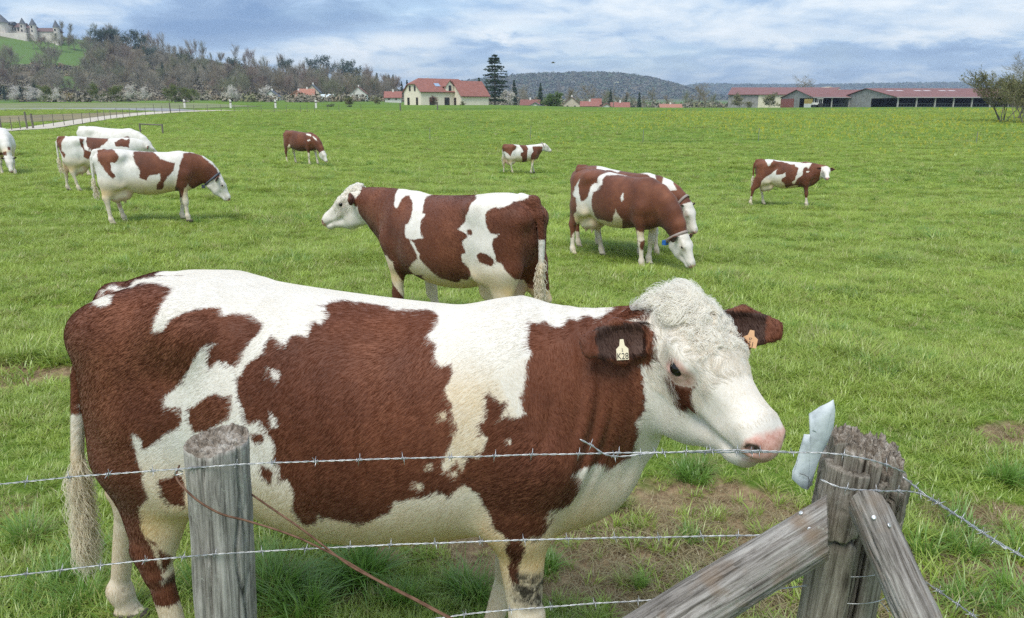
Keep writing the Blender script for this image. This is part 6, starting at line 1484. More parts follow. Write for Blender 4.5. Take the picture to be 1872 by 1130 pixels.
COWS = {}
for nm, c in HERD.items():
    pose = c['pose']; sc = c['scale']
    V, Q = mesh_sdf(cow_sdf(pose), (-1.2, -0.75, -0.14), (1.9, 0.75, 1.85), c['vox'] / sc)
    V = smooth_mesh(V, Q, 1)
    fine = nm in ('hero', 'mid')
    me = np_mesh('cow_body', V, Q)
    co = np.empty(len(me.vertices) * 3, F32); me.vertices.foreach_get('co', co); co = co.reshape(-1, 3)
    sd, cream, pink, dark, mud, hd = coat_masks(nm, co, pose)
    for k, a in (('brown', sd), ('cream', cream), ('pink', pink), ('dark', dark), ('mud', mud)): fpoint(None, k, a, me)
    me.materials.append(COAT_FINE if fine else COAT_FAR)
    x, y = c['pos']; drop = pose.get('drop', 0.0) * sc
    o = link('cow', me); tag(o, LABELS[nm], 'cow', 'cows on the meadow')
    o.location = (x, y, tz(x, y) + drop); o.rotation_euler = (0, 0, math.radians(c['yaw'])); o.scale = (sc,) * 3
    COWS[nm] = o
    p, f, s, u, hw, hs = head_frame(pose); wd = pose.get('hwide', 1.0)
    # eyes
    if c['vox'] <= 0.022:
        for sg in (-1, 1):
            e = MB(); ctr = hw((0.190, 0.0985 * sg, -0.0515)); r = 0.0200 * hs * wd
            th = np.linspace(0, np.pi, 9); ph = np.linspace(0, 2 * np.pi, 15)[:-1]
            VV = [ctr + r * np.array((math.sin(a) * math.cos(b), math.sin(a) * math.sin(b), math.cos(a))) for a in th for b in ph]
            FF = [(i * 14 + j, i * 14 + (j + 1) % 14, (i + 1) * 14 + (j + 1) % 14, (i + 1) * 14 + j) for i in range(8) for j in range(14)]
            e.add(VV, FF); e.build('eye', EYE, o, True)
    # tail switch
    tl = pose.get('tail', [(0, 0, 0)] * 4 + [(-0.91, 0, 0.80), (-0.90, 0, 0.62)])
    rg = np.random.default_rng(len(nm))
    nb = 1600 if nm == 'hero' else (400 if fine else 60)
    te = np.array(tl[-1]); tp = np.array(tl[-2]); td = nrm(te - tp)
    up = rg.random(nb) ** 1.3
    P0 = te - td * (0.30 * up)[:, None] + rg.normal(0, 0.012, (nb, 3))
    ang = rg.random(nb) * 6.283; rad = (0.014 + 0.020 * rg.random(nb)) * (1 if fine else 1.3)
    out = np.stack((np.cos(ang), np.sin(ang), 0 * ang), 1)
    Lh = 0.15 + 0.11 * rg.random(nb) - 0.05 * up
    npt = 8; t = np.linspace(0, 1, npt)
    pos = P0[:, None] + td * (Lh[:, None] * t)[..., None] * 0.72 + out[:, None] * (rad[:, None] * np.sin(t * 2.6))[..., None]
    ph0 = np.floor(rg.random(nb) * 14) * 2.4 + rg.normal(0, 0.3, nb)
    pos += np.stack((np.cos(ph0[:, None] + t * 9), np.sin(ph0[:, None] + t * 9), 0 * t + 0 * ph0[:, None]), -1) * (0.016 * t)[None, :, None]
    hc = bpy.data.hair_curves.new('tail_switch'); hc.add_curves([npt] * nb)
    hc.attributes['position'].data.foreach_set('vector', np.ascontiguousarray(pos, F32).ravel())
    ra = hc.attributes.new('radius', 'FLOAT', 'POINT'); rr = 0.0011 if nm == 'hero' else (0.004 if fine else 0.008)
    ra.data.foreach_set('value', np.ascontiguousarray(np.full((nb, 1), rr) * (1 - 0.7 * t ** 2), F32).ravel())
    tn = np.array((0.90, 0.82, 0.66)) * (0.74 + 0.32 * rg.random((nb, 1)))
    if COAT_BASE[nm] == 'B' and nm == 'heifer': tn *= 0.9
    ca = hc.attributes.new('tone', 'FLOAT_COLOR', 'CURVE'); ca.data.foreach_set('color', np.ascontiguousarray(np.c_[tn, np.ones(nb)], F32).ravel())
    hc.materials.append(FUR); link('tail_switch', hc, None, o)
    if nm in ('hero', 'mid'):
        # short coat hair over the whole body, curlier on the forehead
        rg = np.random.default_rng(3)
        n = 400000 if nm == 'hero' else 70000
        Vc = co.astype(float)
        P, N, fi = sample_faces(Vc, Q, n, rg)
        fx, fs, fu = hd[0][Q[fi, 0]], hd[1][Q[fi, 0]], hd[2][Q[fi, 0]]; nr = hd[3][Q[fi, 0]]
        keep = (((fx - 0.203) / 0.057) ** 2 + ((fu + 0.053) / 0.041) ** 2 > 1) | ~nr | (fs < 0.05)
        keep &= (pink[Q[fi, 0]] < 0.35) & ((dark[Q[fi, 0]] < 0.5) | (np.abs(dark[Q[fi, 0]] - 0.75) < 0.01)) & ~(nr & (fx > 0.455))
        P, N, fi, fx, fs, fu, nr = (a[keep] for a in (P, N, fi, fx, fs, fu, nr)); n = len(P)
        D = np.tile(np.array((-0.75, 0.0, -0.55)), (n, 1))
        low = np.clip((0.75 - P[:, 2]) / 0.2, 0, 1)[:, None]
        D = D * (1 - low) + np.array((-0.15, 0, -1.0)) * low
        D[nr] = f * 0.8 - u * 0.2
        sw = np.stack([fbm(P * 5.5, 61 + k, 2) for k in range(3)], 1)
        ss = np.stack([fbm(P * 26, 71 + k, 2) for k in range(3)], 1)
        fore = nr & (fx < 0.30) & (fx > -0.12) & (fs < 0.115) & (fu > -0.15)
        D += sw * 0.5 + ss * np.where(fore, 1.6, np.where(nr, 0.4, 0.10))[:, None] + rg.normal(0, 0.035, (n, 3))
        D -= N * (D * N).sum(1)[:, None]; D /= np.linalg.norm(D, axis=1)[:, None] + 1e-9
        sdh = coat_sd(nm, P, pose)[0] + rg.normal(0, 0.004, n) + 0.012 * vnoise(P * np.array((30, 60, 14)), 5)
        cr = cream[Q[fi, 0]]; md = mud[Q[fi, 0]]
        k = rg.random((n, 1)); kb = np.clip(k * 0.12 + 0.44 + 0.75 * fbm(P * 2.6, 81, 3)[:, None] + 0.18 * fbm(P * np.array((9, 9, 9)), 83, 2)[:, None], 0, 1); k = 0.35 + 0.3 * k
        tone = np.where((sdh > 0)[:, None], BCOL[0] * (1 - kb) + BCOL[1] * kb,
                        (WCOL[0] * (1 - k) + WCOL[1] * k) * (1 - cr[:, None]) + (CRCOL[0] * (1 - k) + CRCOL[1] * k) * cr[:, None])
        mdm = np.clip(md * (0.3 + 1.2 * (vnoise(P * 45, 9) > -0.1)), 0, 1)[:, None] * (md > 0.15)[:, None]
        tone = tone * (1 - 0.9 * mdm) + np.array((0.03, 0.024, 0.018)) * 0.9 * mdm
        inn = np.abs(dark[Q[fi, 0]] - 0.75) < 0.01
        tone[inn] = np.array((0.045, 0.022, 0.016)) * (0.6 + 0.9 * rg.random((int(inn.sum()), 1)))
        Lh = (0.012 + 0.006 * rg.random(n)) * np.where(fore, 1.25, np.where(nr, 0.7, 1.0)) * np.where(inn, 2.2, 1.0)
        Rr = np.full(n, 0.00030 if nm == 'hero' else 0.0010)
        drp = np.where(fore[:, None], ss[:, [2, 0, 1]] * 0.012, 0)
        fo = hair_object('fur', P, D, Lh, Rr, tone, o, N * np.where(fore, 0.7, 0.10)[:, None], droop=drp); tag(fo, kind='stuff')
    if nm in ('hero', 'mid'):
        # curly forelock on the poll
        rg = np.random.default_rng(12); nb = 8000 if nm == 'hero' else 1800
        hq = np.stack(hd[:3], 1)
        sel = (hd[0][Q].mean(1) > -0.05) & (hd[0][Q].mean(1) < 0.22) & (hd[1][Q].mean(1) < 0.075) & (hd[2][Q].mean(1) > -0.06)
        P, N, fi = sample_faces(co.astype(float), Q[sel], nb, rg)
        npt = 12; t = np.linspace(0, 1, npt)
        fr = np.clip((hd[0][Q[sel]][:, 0][fi] - 0.02) / 0.16, 0, 1)
        L0 = (0.046 - 0.024 * fr) * (0.55 + 0.6 * rg.random(nb)) * (1.0 if nm == 'hero' else 0.5)
        cell = np.stack([vnoise(P * 40, 90 + k) for k in range(3)], 1) * 1.3
        dirv = N * 0.35 + f * 0.55 * fr[:, None] + nrm(u * 0.8 - f * 0.4) * 0.35 * (1 - fr[:, None]) + cell * 0.75; dirv /= np.linalg.norm(dirv, axis=1)[:, None]
        a1 = np.cross(dirv, s); a1 /= np.linalg.norm(a1, axis=1)[:, None]; a2 = np.cross(dirv, a1)
        ph = cell[:, 0] * 9 + cell[:, 1] * 7 + rg.normal(0, 0.22, nb)
        turns = 4.6 + 2.0 * cell[:, 2]
        rad = (0.013 * (1 - 0.62 * fr)) * (0.8 + 0.4 * rg.random(nb))
        aa = ph[:, None] + turns[:, None] * t
        ww = rad[:, None] * np.clip(t * 2.2, 0, 1)
        pos = P[:, None] + dirv[:, None] * (L0[:, None] * (t - 0.35 * t ** 2))[..., None] + a1[:, None] * (ww * (np.cos(aa) - np.cos(ph)[:, None]))[..., None] + a2[:, None] * (ww * (np.sin(aa) - np.sin(ph)[:, None]))[..., None]
        hc = bpy.data.hair_curves.new('forelock'); hc.add_curves([npt] * nb)
        hc.attributes['position'].data.foreach_set('vector', np.ascontiguousarray(pos, F32).ravel())
        ra = hc.attributes.new('radius', 'FLOAT', 'POINT'); ra.data.foreach_set('value', np.ascontiguousarray(np.full((nb, 1), 0.00055 if nm == 'hero' else 0.0014) * (1 - 0.7 * t ** 3), F32).ravel())
        tn = np.array((1.0, 0.97, 0.90)) * (0.88 + 0.12 * rg.random((nb, 1)))
        ca = hc.attributes.new('tone', 'FLOAT_COLOR', 'CURVE'); ca.data.foreach_set('color', np.ascontiguousarray(np.c_[tn, np.ones(nb)], F32).ravel())
        hc.materials.append(FUR); link('forelock', hc, None, o)
    # collars
    if nm in ('pair_front', 'pair_back', 'left_front', 'far_mid'):
        nb_ = np.asarray(pose.get('nbase', (0.66, 0, 1.08))); ctr = hw((-0.01, 0, -0.15)); ax = nrm(ctr - nb_ * 0.4 - hw((0.05, 0, -0.125)) * 0.6 + 1e-6)
        ax = nrm(hw((0.05, 0, -0.125)) - np.asarray(pose['nmid']))
        ss_ = nrm(s - ax * (s @ ax)); uu = np.cross(ax, ss_)
        k = MB(); th = np.linspace(0, 2 * np.pi, 25)[:-1]
        ring = lambda off, r: [ctr + ax * off + ss_ * math.cos(a) * (0.125 + r) + uu * math.sin(a) * (0.185 + r) for a in th]
        R4 = ring(-0.02, 0.0) + ring(0.02, 0.0) + ring(0.02, 0.008) + ring(-0.02, 0.008)
        FF = [(g * 24 + j, g * 24 + (j + 1) % 24, ((g + 1) % 4) * 24 + (j + 1) % 24, ((g + 1) % 4) * 24 + j) for g in range(4) for j in range(24)]
        k.add(R4, FF); ck = k.build('collar', COLLAR if nm != 'left_front' else COLLAR_D, o, True)
        if nm in ('pair_front', 'left_front'):
            b = MB(); bc = ctr - uu * 0.235
            b.box(bc - 0.035, bc + 0.035); b.build('collar_tag', BELL if nm == 'pair_front' else COLLAR_D, ck)

# ear tags of the near cow
hero = COWS['hero']; bpy.context.view_layer.update()
def font_mesh(txt, size):
    cu = bpy.data.curves.new('lettering', 'FONT'); cu.body = txt; cu.size = size; cu.align_x = 'CENTER'; cu.extrude = 0.0006
    ob = bpy.data.objects.new('lettering', cu); COL.objects.link(ob); bpy.context.view_layer.update()
    me = bpy.data.meshes.new_from_object(ob.evaluated_get(bpy.context.evaluated_depsgraph_get())); bpy.data.objects.remove(ob); return me
def ear_tag(px, py, w, h, tilt, mat, big, small, shift=0.0):
    inv = hero.matrix_world.inverted(); d = Vector(ray_dir(px, py)).normalized(); c0 = Vector((0, 0, CAM_H))
    ok, hit, nn, _ = hero.ray_cast(inv @ c0, (inv.to_3x3() @ d).normalized())
    p = hero.matrix_world @ hit - d * 0.016
    X = d.cross(Vector((0, 0, 1))).normalized(); Z = X.cross(d).normalized(); R = Matrix.Rotation(tilt, 3, d)
    X, Z = R @ X, R @ Z; Yv = -d
    M = Matrix((( X.x, Z.x, Yv.x, p.x), (X.y, Z.y, Yv.y, p.y), (X.z, Z.z, Yv.z, p.z), (0, 0, 0, 1)))
    m_ = MB(); m_.prism([(-w, -h, 0), (w, -h, 0), (w, h * 0.55, 0), (w * 0.45, h, 0), (w * 0.3, h * 1.9, 0), (-w * 0.3, h * 1.9, 0), (-w * 0.45, h, 0), (-w, h * 0.55, 0)], (0, 0, 0.0016))
    t = m_.build('ear_tag', mat, hero); t.matrix_local = inv @ M
    for txt, sz, y0, x0 in ((big, h * 1.25, -h * 0.88, 0), (small, h * 0.6, h * 0.2, 0)):
        fm = font_mesh(txt, sz); fm.materials.append(INK); k = link('lettering', fm, None, t); k.location = (x0, y0, 0.0022); k.scale = (0.80, 1, 1)
ear_tag(1138, 645, 0.0185, 0.022, math.radians(-6), TAGM2, 'K28', '2')
ear_tag(1371, 624, 0.0225, 0.019, math.radians(7), TAGM, '551', '57')
# ------------------------------------------------------------------ near fence: posts, braces, wire
def wood_material(name, dark, mid_, light, lichen=0.0, scale=1.0, warm=None):
    m = Mat(name)
    v = m.co('Object', (26 * scale, 26 * scale, 1.5 * scale)); v2 = m.co('Object')
    g1 = m.noise(v, 2.0, 8, 0.72, 1.1); g2 = m.noise(m.co('Object', (90 * scale, 90 * scale, 2.2 * scale)), 1.4, 8, 0.75)
    big = m.noise(v2, 6, 4)
    h = m.math('ADD', m.math('MULTIPLY', g1, 0.6), m.math('ADD', m.math('MULTIPLY', g2, 0.3), m.math('MULTIPLY', big, 0.2)))
    c = m.ramp(h, (0.40, tuple(x * 0.22 for x in dark)), (0.46, dark), (0.53, mid_), (0.64, light))
    if warm: c = m.mix(m.ramp(m.noise(v2, 9, 3), (0.50, 0.0), (0.68, 0.75)), c, m.mix(g2, tuple(x * 0.5 for x in warm), warm))
    if lichen:
        li = m.ramp(m.noise(v2, 75, 3, 0.6), (0.60, 0.0), (0.66, 1.0)); lz = m.ramp(m.noise(v2, 5, 3), (0.42, 0.0), (0.56, 1.0))
        c = m.mix(m.math('MULTIPLY', m.math('MULTIPLY', li, lz), lichen), c, (0.50, 0.52, 0.46))
        c = m.mix(m.math('MULTIPLY', m.ramp(m.noise(v2, 11, 4), (0.55, 0.0), (0.7, 1.0)), 0.25), c, (0.23, 0.22, 0.19))
    m.set(Base_Color=c, Roughness=0.9); m.b.inputs['Specular IOR Level'].default_value = 0.15
    m.bump(h, 0.9, 0.012)
    return m.m
W_GREY = wood_material('weathered_wood_grey', (0.120, 0.110, 0.098), (0.290, 0.272, 0.245), (0.50, 0.475, 0.435), 0.6)
W_OLD = wood_material('weathered_wood_brown', (0.085, 0.072, 0.057), (0.215, 0.19, 0.155), (0.38, 0.345, 0.295), 0.25)
W_LOG = wood_material('barkless_log_grey', (0.10, 0.09, 0.078), (0.25, 0.23, 0.21), (0.44, 0.42, 0.39), 0.3, 1.0, (0.30, 0.21, 0.14))
W_END = Mat('post_end_grain'); _v = W_END.co('Object')
W_END.set(Base_Color=W_END.ramp(W_END.math('ADD', W_END.math('MULTIPLY', W_END.noise(_v, 60, 6, 0.7), 0.6), W_END.math('MULTIPLY', W_END.noise(_v, 14, 3), 0.4)), (0.32, (0.06, 0.045, 0.034)), (0.46, (0.25, 0.205, 0.16)), (0.58, (0.48, 0.43, 0.37)), (0.68, (0.68, 0.65, 0.59))), Roughness=0.95)
W_END.bump(W_END.noise(_v, 70, 6, 0.7), 1.0, 0.015); W_END = W_END.m
def steel(name, a, b, metal=0.75, rough=0.42):
    m = Mat(name); m.set(Base_Color=m.ramp(m.noise(m.co('Object'), 40, 4), (0.35, a), (0.65, b)), Metallic=metal, Roughness=rough); return m.m
GALV = steel('galvanised_wire', (0.34, 0.35, 0.36), (0.58, 0.59, 0.60))
RUST = steel('rusty_wire', (0.10, 0.045, 0.025), (0.22, 0.12, 0.075), 0.3, 0.75)
WASH = steel('zinc_washer', (0.55, 0.56, 0.57), (0.75, 0.76, 0.77), 0.6, 0.4)

def log_mesh(name, R, H, nth=120, nz=150, seed=0, cracks=8, depth=0.25, top=None, profile=None, chunks=None, taper=0.0, skin=0.03, splits=()):
    """vertical split log from z=0 to H with cracked sides and a rough end grain"""
    rg = np.random.default_rng(seed)
    th = np.linspace(0, 2 * np.pi, nth, endpoint=False); zz = np.linspace(0, 1, nz)
    T, Zn = np.meshgrid(th, zz)
    P = np.stack((np.cos(T), np.sin(T), Zn * H / R * 0.35), -1).reshape(-1, 3)
    r = np.ones(T.size) * (1 - taper * Zn.ravel())
    r += 0.05 * fbm(P * 1.3, seed + 1, 3) + skin * fbm(P * np.array((7, 7, 0.9)), seed + 2, 4) + skin * 0.5 * fbm(P * np.array((22, 22, 2.2)), seed + 3, 3)
    for k in range(cracks):
        t0 = rg.random() * 6.283; w = rg.uniform(0.018, 0.06); z0, z1 = sorted(rg.random(2)); z0 -= 0.25; z1 += 0.35
        tt = t0 + 0.28 * fbm(np.stack((P[:, 2] * 1.2, P[:, 2] * 0 + k, P[:, 2] * 0), -1), seed + 9 + k, 3)
        dth = np.abs((T.ravel() - tt + np.pi) % (2 * np.pi) - np.pi)
        env = np.clip((Zn.ravel() - z0) * 6, 0, 1) * np.clip((z1 - Zn.ravel()) * 6, 0, 1)
        r -= depth * rg.uniform(0.35, 1.0) * env * np.clip(1 - dth / (w * (0.5 + env)), 0, 1) ** 0.7
    for t0, w, dp in splits:
        tt = t0 + 0.10 * fbm(np.stack((P[:, 2] * 0.9, P[:, 2] * 0 + t0, P[:, 2] * 0), -1), seed + 70, 3)
        dth = np.abs((T.ravel() - tt + np.pi) % (2 * np.pi) - np.pi)
        r -= dp * np.clip(1 - dth / (w * (0.7 + 0.6 * vnoise(P * np.array((0, 0, 1.6)), seed + 71) ** 2)), 0, 1) ** 0.45
    if profile is not None: r = r * profile(T.ravel(), Zn.ravel())
    Zt = np.full(nth, H) if top is None else H + top(th)
    Z = (Zn * Zt[None, :]).ravel()
    V = np.stack((R * r * np.cos(T.ravel()), R * r * np.sin(T.ravel()), Z), -1)
    i = np.arange(nth * nz).reshape(nz, nth)
    side = np.stack((i[:-1], np.roll(i, -1, 1)[:-1], np.roll(i, -1, 1)[1:], i[1:]), -1).reshape(-1, 4)
    # end grain
    rings = 26; base = V[i[-1]]; ctr = base.mean(0); E = [base]
    for k in range(1, rings + 1):
        f = 1 - k / rings * 0.985
        q = ctr + (base - ctr) * f
        a = np.stack((q[:, 0] / R, q[:, 1] / R, q[:, 0] * 0), -1)
        if chunks:
            c1 = fbm(a * 3.1, seed + 31, 2); c2 = fbm(a * 11, seed + 33, 3)
            q[:, 2] += chunks * np.clip(k / 3, 0, 1) * (0.5 * np.abs(c1) + 0.55 * c2 - 0.5 * (np.abs(vnoise(a * 2.3, seed + 37)) < 0.08))
        else: q[:, 2] += 0.010 * fbm(a * 5, seed + 31, 4) * np.clip(k / 2, 0, 1)
        E.append(q)
    top_v = np.concatenate(E[1:]); n0 = len(V); V = np.concatenate((V, top_v))
    idx = [i[-1]] + [np.arange(n0 + k * nth, n0 + (k + 1) * nth) for k in range(rings)]
    caps = np.concatenate([np.stack((idx[k], np.roll(idx[k], -1), np.roll(idx[k + 1], -1), idx[k + 1]), -1) for k in range(rings)])
    me = np_mesh(name, V, np.concatenate((side, caps)))
    mi = np.zeros(len(me.polygons), np.int32); mi[len(side):] = 1
    me.polygons.foreach_set('material_index', mi)
    return me
# left post
YF = 1.80
pt = at_depth(388, 803, YF)
me = log_mesh('post', 0.077, pt.z + 0.30, seed=4, cracks=11, depth=0.16, top=lambda t: 0.012 * np.sin(t * 1 + 0.6) + 0.012 * fbm(np.stack((np.cos(t), np.sin(t), 0 * t), -1) * 2.2, 3, 3), chunks=0.022)
me.materials.append(W_GREY); me.materials.append(W_END)
post_l = tag(link('fence_post', me, loc=(pt.x, YF, -0.30)), 'round grey weathered fence post standing alone before the cow, rusty wire round it', 'fence post', 'near fence posts')
# corner post: a rotten split trunk
pc = at_depth(1578, 820, YF)
def prof(T, Zn):
    z = Zn * (pc.z + 0.3) - 0.3
    j = 0.05 * fbm(np.stack((np.cos(T) * 2.2, np.sin(T) * 2.2, 0 * T), -1), 6, 3) + 0.03 * vnoise(np.stack((np.cos(T) * 9, np.sin(T) * 9, 0 * T), -1), 8)
    zb = 1.335 + j * 1.1 - 0.10 * np.clip(np.cos(T - np.radians(205)), 0, 1) - 0.0 * T
    return np.where(z > zb, 1.0, 0.74)
me = log_mesh('corner_post', 0.092, pc.z + 0.30, nth=200, nz=260, seed=21, cracks=15, depth=0.34, profile=prof,
              top=lambda t: 0.02 * np.cos(t - 2.6) + 0.022 * fbm(np.stack((np.cos(t), np.sin(t), 0 * t), -1) * 5, 13, 3) - 0.03 * (np.abs((t - 5.0)) < 0.10), chunks=0.055, skin=0.05, splits=((4.80, 0.17, 0.85), (5.40, 0.09, 0.5), (4.25, 0.07, 0.45), (3.6, 0.09, 0.5), (5.9, 0.07, 0.4)))
me.materials.append(W_OLD); me.materials.append(W_END)
post_c = tag(link('corner_post', me, loc=(pc.x, YF + 0.02, -0.30)), 'thick rotten corner post with crumbled split top and two leaning braces', 'fence post', 'near fence posts')
post_c.rotation_euler = (0, math.radians(3.4), 0)
post_c.location.x -= 0.085
post_l.rotation_euler = (0, math.radians(2.6), 0)
post_l.location.x -= 0.068
def slab(a0, a1, z0, z1, R, seed, lean=0.0):
    na, nz_ = 14, 40; A, T_ = np.meshgrid(np.linspace(0, 1, na), np.linspace(0, 1, nz_)); A, T_ = A.ravel(), T_.ravel()
    an = np.radians(a0 + (a1 - a0) * A + 3.5 * fbm(np.stack((T_ * 5, A * 0 + seed, A * 0), -1), seed, 3) * (1 - 2 * np.abs(A - 0.5) * 0))
    lo = z0 + 0.05 * fbm(np.stack((A * 5 + seed, A * 0, A * 0), -1), seed + 1, 3) + 0.02 * vnoise(np.stack((A * 16, A * 0 + seed, A * 0), -1), 4)
    hi = z1 + 0.018 * fbm(np.stack((A * 6 + seed, A * 0 + 3, A * 0), -1), seed + 2, 3)
    z = lo + (hi - lo) * T_; P = np.stack((np.cos(an) * 6, np.sin(an) * 6, z * 5), -1)
    r = R * (1 + 0.035 * fbm(P * np.array((1, 1, 0.4)), seed + 3, 3) + 0.05 * fbm(P * np.array((5, 5, 0.35)), seed + 4, 4) - 0.05 * (np.abs(A - 0.5) * 2) ** 6)
    O = np.stack((r * np.cos(an), r * np.sin(an), z + 0.30), -1); I = O * np.array((0.72, 0.72, 1)); n_ = na * nz_
    i = np.arange(n_).reshape(nz_, na); f_ = np.stack((i[:-1, :-1], i[:-1, 1:], i[1:, 1:], i[1:, :-1]), -1).reshape(-1, 4)
    rim = np.r_[i[0], i[1:, -1], i[-1, -2::-1], i[-2:0:-1, 0]]; rn = np.roll(rim, -1)
    F = np.concatenate((f_, f_[:, ::-1] + n_, np.stack((rn, rim, rim + n_, rn + n_), -1)))
    o = link('slab', np_mesh('slab', np.concatenate((O, I)), F), W_OLD, post_c); return o
zt = pc.z
for a0, a1, z0, z1, R, sd_ in ((174, 253, 1.235, zt - 0.040, 0.114, 1), (268, 284, 1.325, zt - 0.06, 0.106, 2), (294, 313, 1.31, zt - 0.085, 0.109, 3), (325, 374, 1.25, zt - 0.075, 0.115, 4), (60, 165, 1.2, zt - 0.03, 0.106, 5), (15, 55, 1.22, zt - 0.05, 0.108, 6),
                               (170, 256, -0.3, 1.205, 0.102, 7), (280, 352, -0.3, 1.23, 0.097, 8), (0, 165, -0.3, 1.18, 0.095, 9)):
    slab(a0, a1, z0, z1, R, sd_)
def brace(a, b, R, seed, label):
    a = Vector(a); b = Vector(b); L = (a - b).length
    me = log_mesh('brace', R, L, nth=96, nz=160, seed=seed, cracks=16, depth=0.17, taper=0.10, skin=0.05, top=lambda t: 0.045 * np.cos(t - 0.8))
    me.materials.append(W_LOG); me.materials.append(W_OLD)
    o = link('brace', me); o.location = b; o.rotation_euler = (a - b).to_track_quat('Z', 'Y').to_euler()
    return tag(o, label, 'fence brace', 'corner post braces')
b1a, b1b = at_depth(1512, 962, 1.70), at_depth(1085, 1225, 1.66)
br1 = brace(b1a, b1b, 0.070, 40, 'stout grey log bracing the corner post, slanting down to the left')
b2a, b2b = at_depth(1588, 932, 1.66), at_depth(1722, 1230, 1.45)
br2 = brace(b2a, b2b, 0.050, 52, 'thinner cracked log bracing the corner post, slanting down to the right')
wsh = MB(); th = np.arange(12) / 12 * 6.283
for r0, r1, z in ((0.0055, 0.0055, 0.0), (0.0055, 0.0048, 0.002), (0.002, 0.002, 0.002)): pass
wsh.add([(0.0055 * math.cos(t), 0.0055 * math.sin(t), 0) for t in th] + [(0.005 * math.cos(t), 0.005 * math.sin(t), 0.002) for t in th] + [(0.0022 * math.cos(t), 0.0022 * math.sin(t), 0.0015) for t in th],
        [(i, (i + 1) % 12, 12 + (i + 1) % 12, 12 + i) for i in range(12)] + [(12 + i, 12 + (i + 1) % 12, 24 + (i + 1) % 12, 24 + i) for i in range(12)] + [tuple(range(24, 36))])
wme = wsh.mesh('screw_head', True); wme.materials.append(WASH)
bpy.context.view_layer.update()
def stick_on(o, px, py, me, name):
    inv = o.matrix_world.inverted(); d = Vector(ray_dir(px, py)).normalized(); c0 = Vector((0, 0, CAM_H))
    ok, h, nn, _ = o.ray_cast(inv @ c0, (inv.to_3x3() @ d).normalized())
    if ok:
        k = link(name, me, parent=o); k.location = h + nn * 0.003; k.rotation_euler = nn.to_track_quat('Z', 'Y').to_euler()
for o, px, py in ((br1, 1465, 939), (br1, 1479, 966), (br2, 1597, 946), (br2, 1623, 961)): stick_on(o, px, py, wme, 'screw_head')

def smooth_path(pts, step=0.006):
    pts = np.array([tuple(p) for p in pts], float); d = np.r_[0, np.cumsum(np.linalg.norm(np.diff(pts, axis=0), axis=1))]
    s = np.linspace(0, d[-1], max(8, int(d[-1] / step))); out = np.stack([spl(d, pts[:, k])(s) if len(d) > 2 else np.interp(s, d, pts[:, k]) for k in range(3)], 1)
    return out, s
def twisted(name, pts, mat, rs=0.00112, rh=0.00125, pitch=0.045, step=0.006, wob=0.0012, seed=0, single=False):
    P, s = smooth_path(pts, step)
    P = P + wob * np.stack([fbm(np.stack((s * 9, s * 0 + k, s * 0), -1), seed + k, 3) for k in range(3)], 1)
    T = np.gradient(P, axis=0); T /= np.linalg.norm(T, axis=1)[:, None]
    A = np.cross(T, (0.1, 0.3, 1.0)); A /= np.linalg.norm(A, axis=1)[:, None]; B = np.cross(T, A)
    mb = MB()
    if single: mb.tube(P, rs, 6)
    else:
        for ph in (0, np.pi):
            a = s / pitch * 2 * np.pi + ph
            mb.tube(P + rh * (np.cos(a)[:, None] * A + np.sin(a)[:, None] * B), rs, 5)
    return mb.build(name, mat, smooth=True), P, T, s
bb = MB()
for a0 in (0.3, 1.9):
    bb.tube([(-0.003, 0.016 * math.cos(a0), 0.016 * math.sin(a0)), (-0.0015, 0.004 * math.cos(a0), 0.004 * math.sin(a0)), (0.002, -0.004 * math.cos(a0), -0.004 * math.sin(a0)), (0.003, -0.016 * math.cos(a0), -0.016 * math.sin(a0))], [0.0004, 0.0011, 0.0011, 0.0004], 5)
bb.tube([(x, 0.0032 * math.cos(x * 1400), 0.0032 * math.sin(x * 1400)) for x in np.linspace(-0.006, 0.006, 24)], 0.0010, 5)
barb_me = bb.mesh('barb', True); barb_me.materials.append(GALV)
def barbed(px_pts, Y, label, spacing=0.105, seed=0, barbs=True):
    pts = [at_depth(p[0], p[1], p[2] if len(p) > 2 else Y) for p in px_pts]
    o, P, T, s = twisted('barbed_wire', pts, GALV, seed=seed)
    tag(o, label, 'barbed wire', 'barbed wire strands of the near fence')
    rg = np.random.default_rng(seed)
    if barbs:
        d = rg.uniform(0.02, spacing)
        while d < s[-1] - 0.02:
            i = np.searchsorted(s, d)
            k = link('barb', barb_me, parent=o); k.location = P[i]
            q = Vector(T[i]).to_track_quat('X', 'Z').to_euler(); q.rotate_axis('X', rg.uniform(0, 3.14)); k.rotation_euler = q
            d += spacing * rg.uniform(0.85, 1.15)
    return o
Y1 = 1.72
barbed([(-900, 958), (-260, 906), (0, 885), (180, 868), (333, 857, 1.735), (390, 853, 1.715), (447, 849, 1.735), (620, 842), (920, 833), (1100, 829), (1300, 827), (1440, 827), (1510, 828, 1.69), (1580, 838, 1.67), (1655, 864, 1.70)], Y1, 'top barbed wire strand running in front of the cow from edge to corner post', seed=1)
barbed([(1060, 803), (1085, 817), (1100, 828), (1200, 828), (1330, 823), (1440, 826)], Y1 - 0.004, 'short second barbed strand twisted onto the top wire below the cow muzzle', seed=2, spacing=0.06)
barbed([(-900, 1160), (-260, 1085), (0, 1055), (200, 1032), (338, 1018, 1.735), (390, 1014, 1.715), (447, 1010, 1.735), (650, 999), (900, 989), (1100, 984), (1380, 979), (1450, 978)], Y1, 'middle barbed wire strand between the grey post and the corner brace', seed=3)
barbed([(780, 1133), (900, 1118), (1000, 1110), (1200, 1096), (1330, 1088), (1475, 1070)], Y1 + 0.05, 'lowest barbed wire strand passing behind the left brace', seed=4)
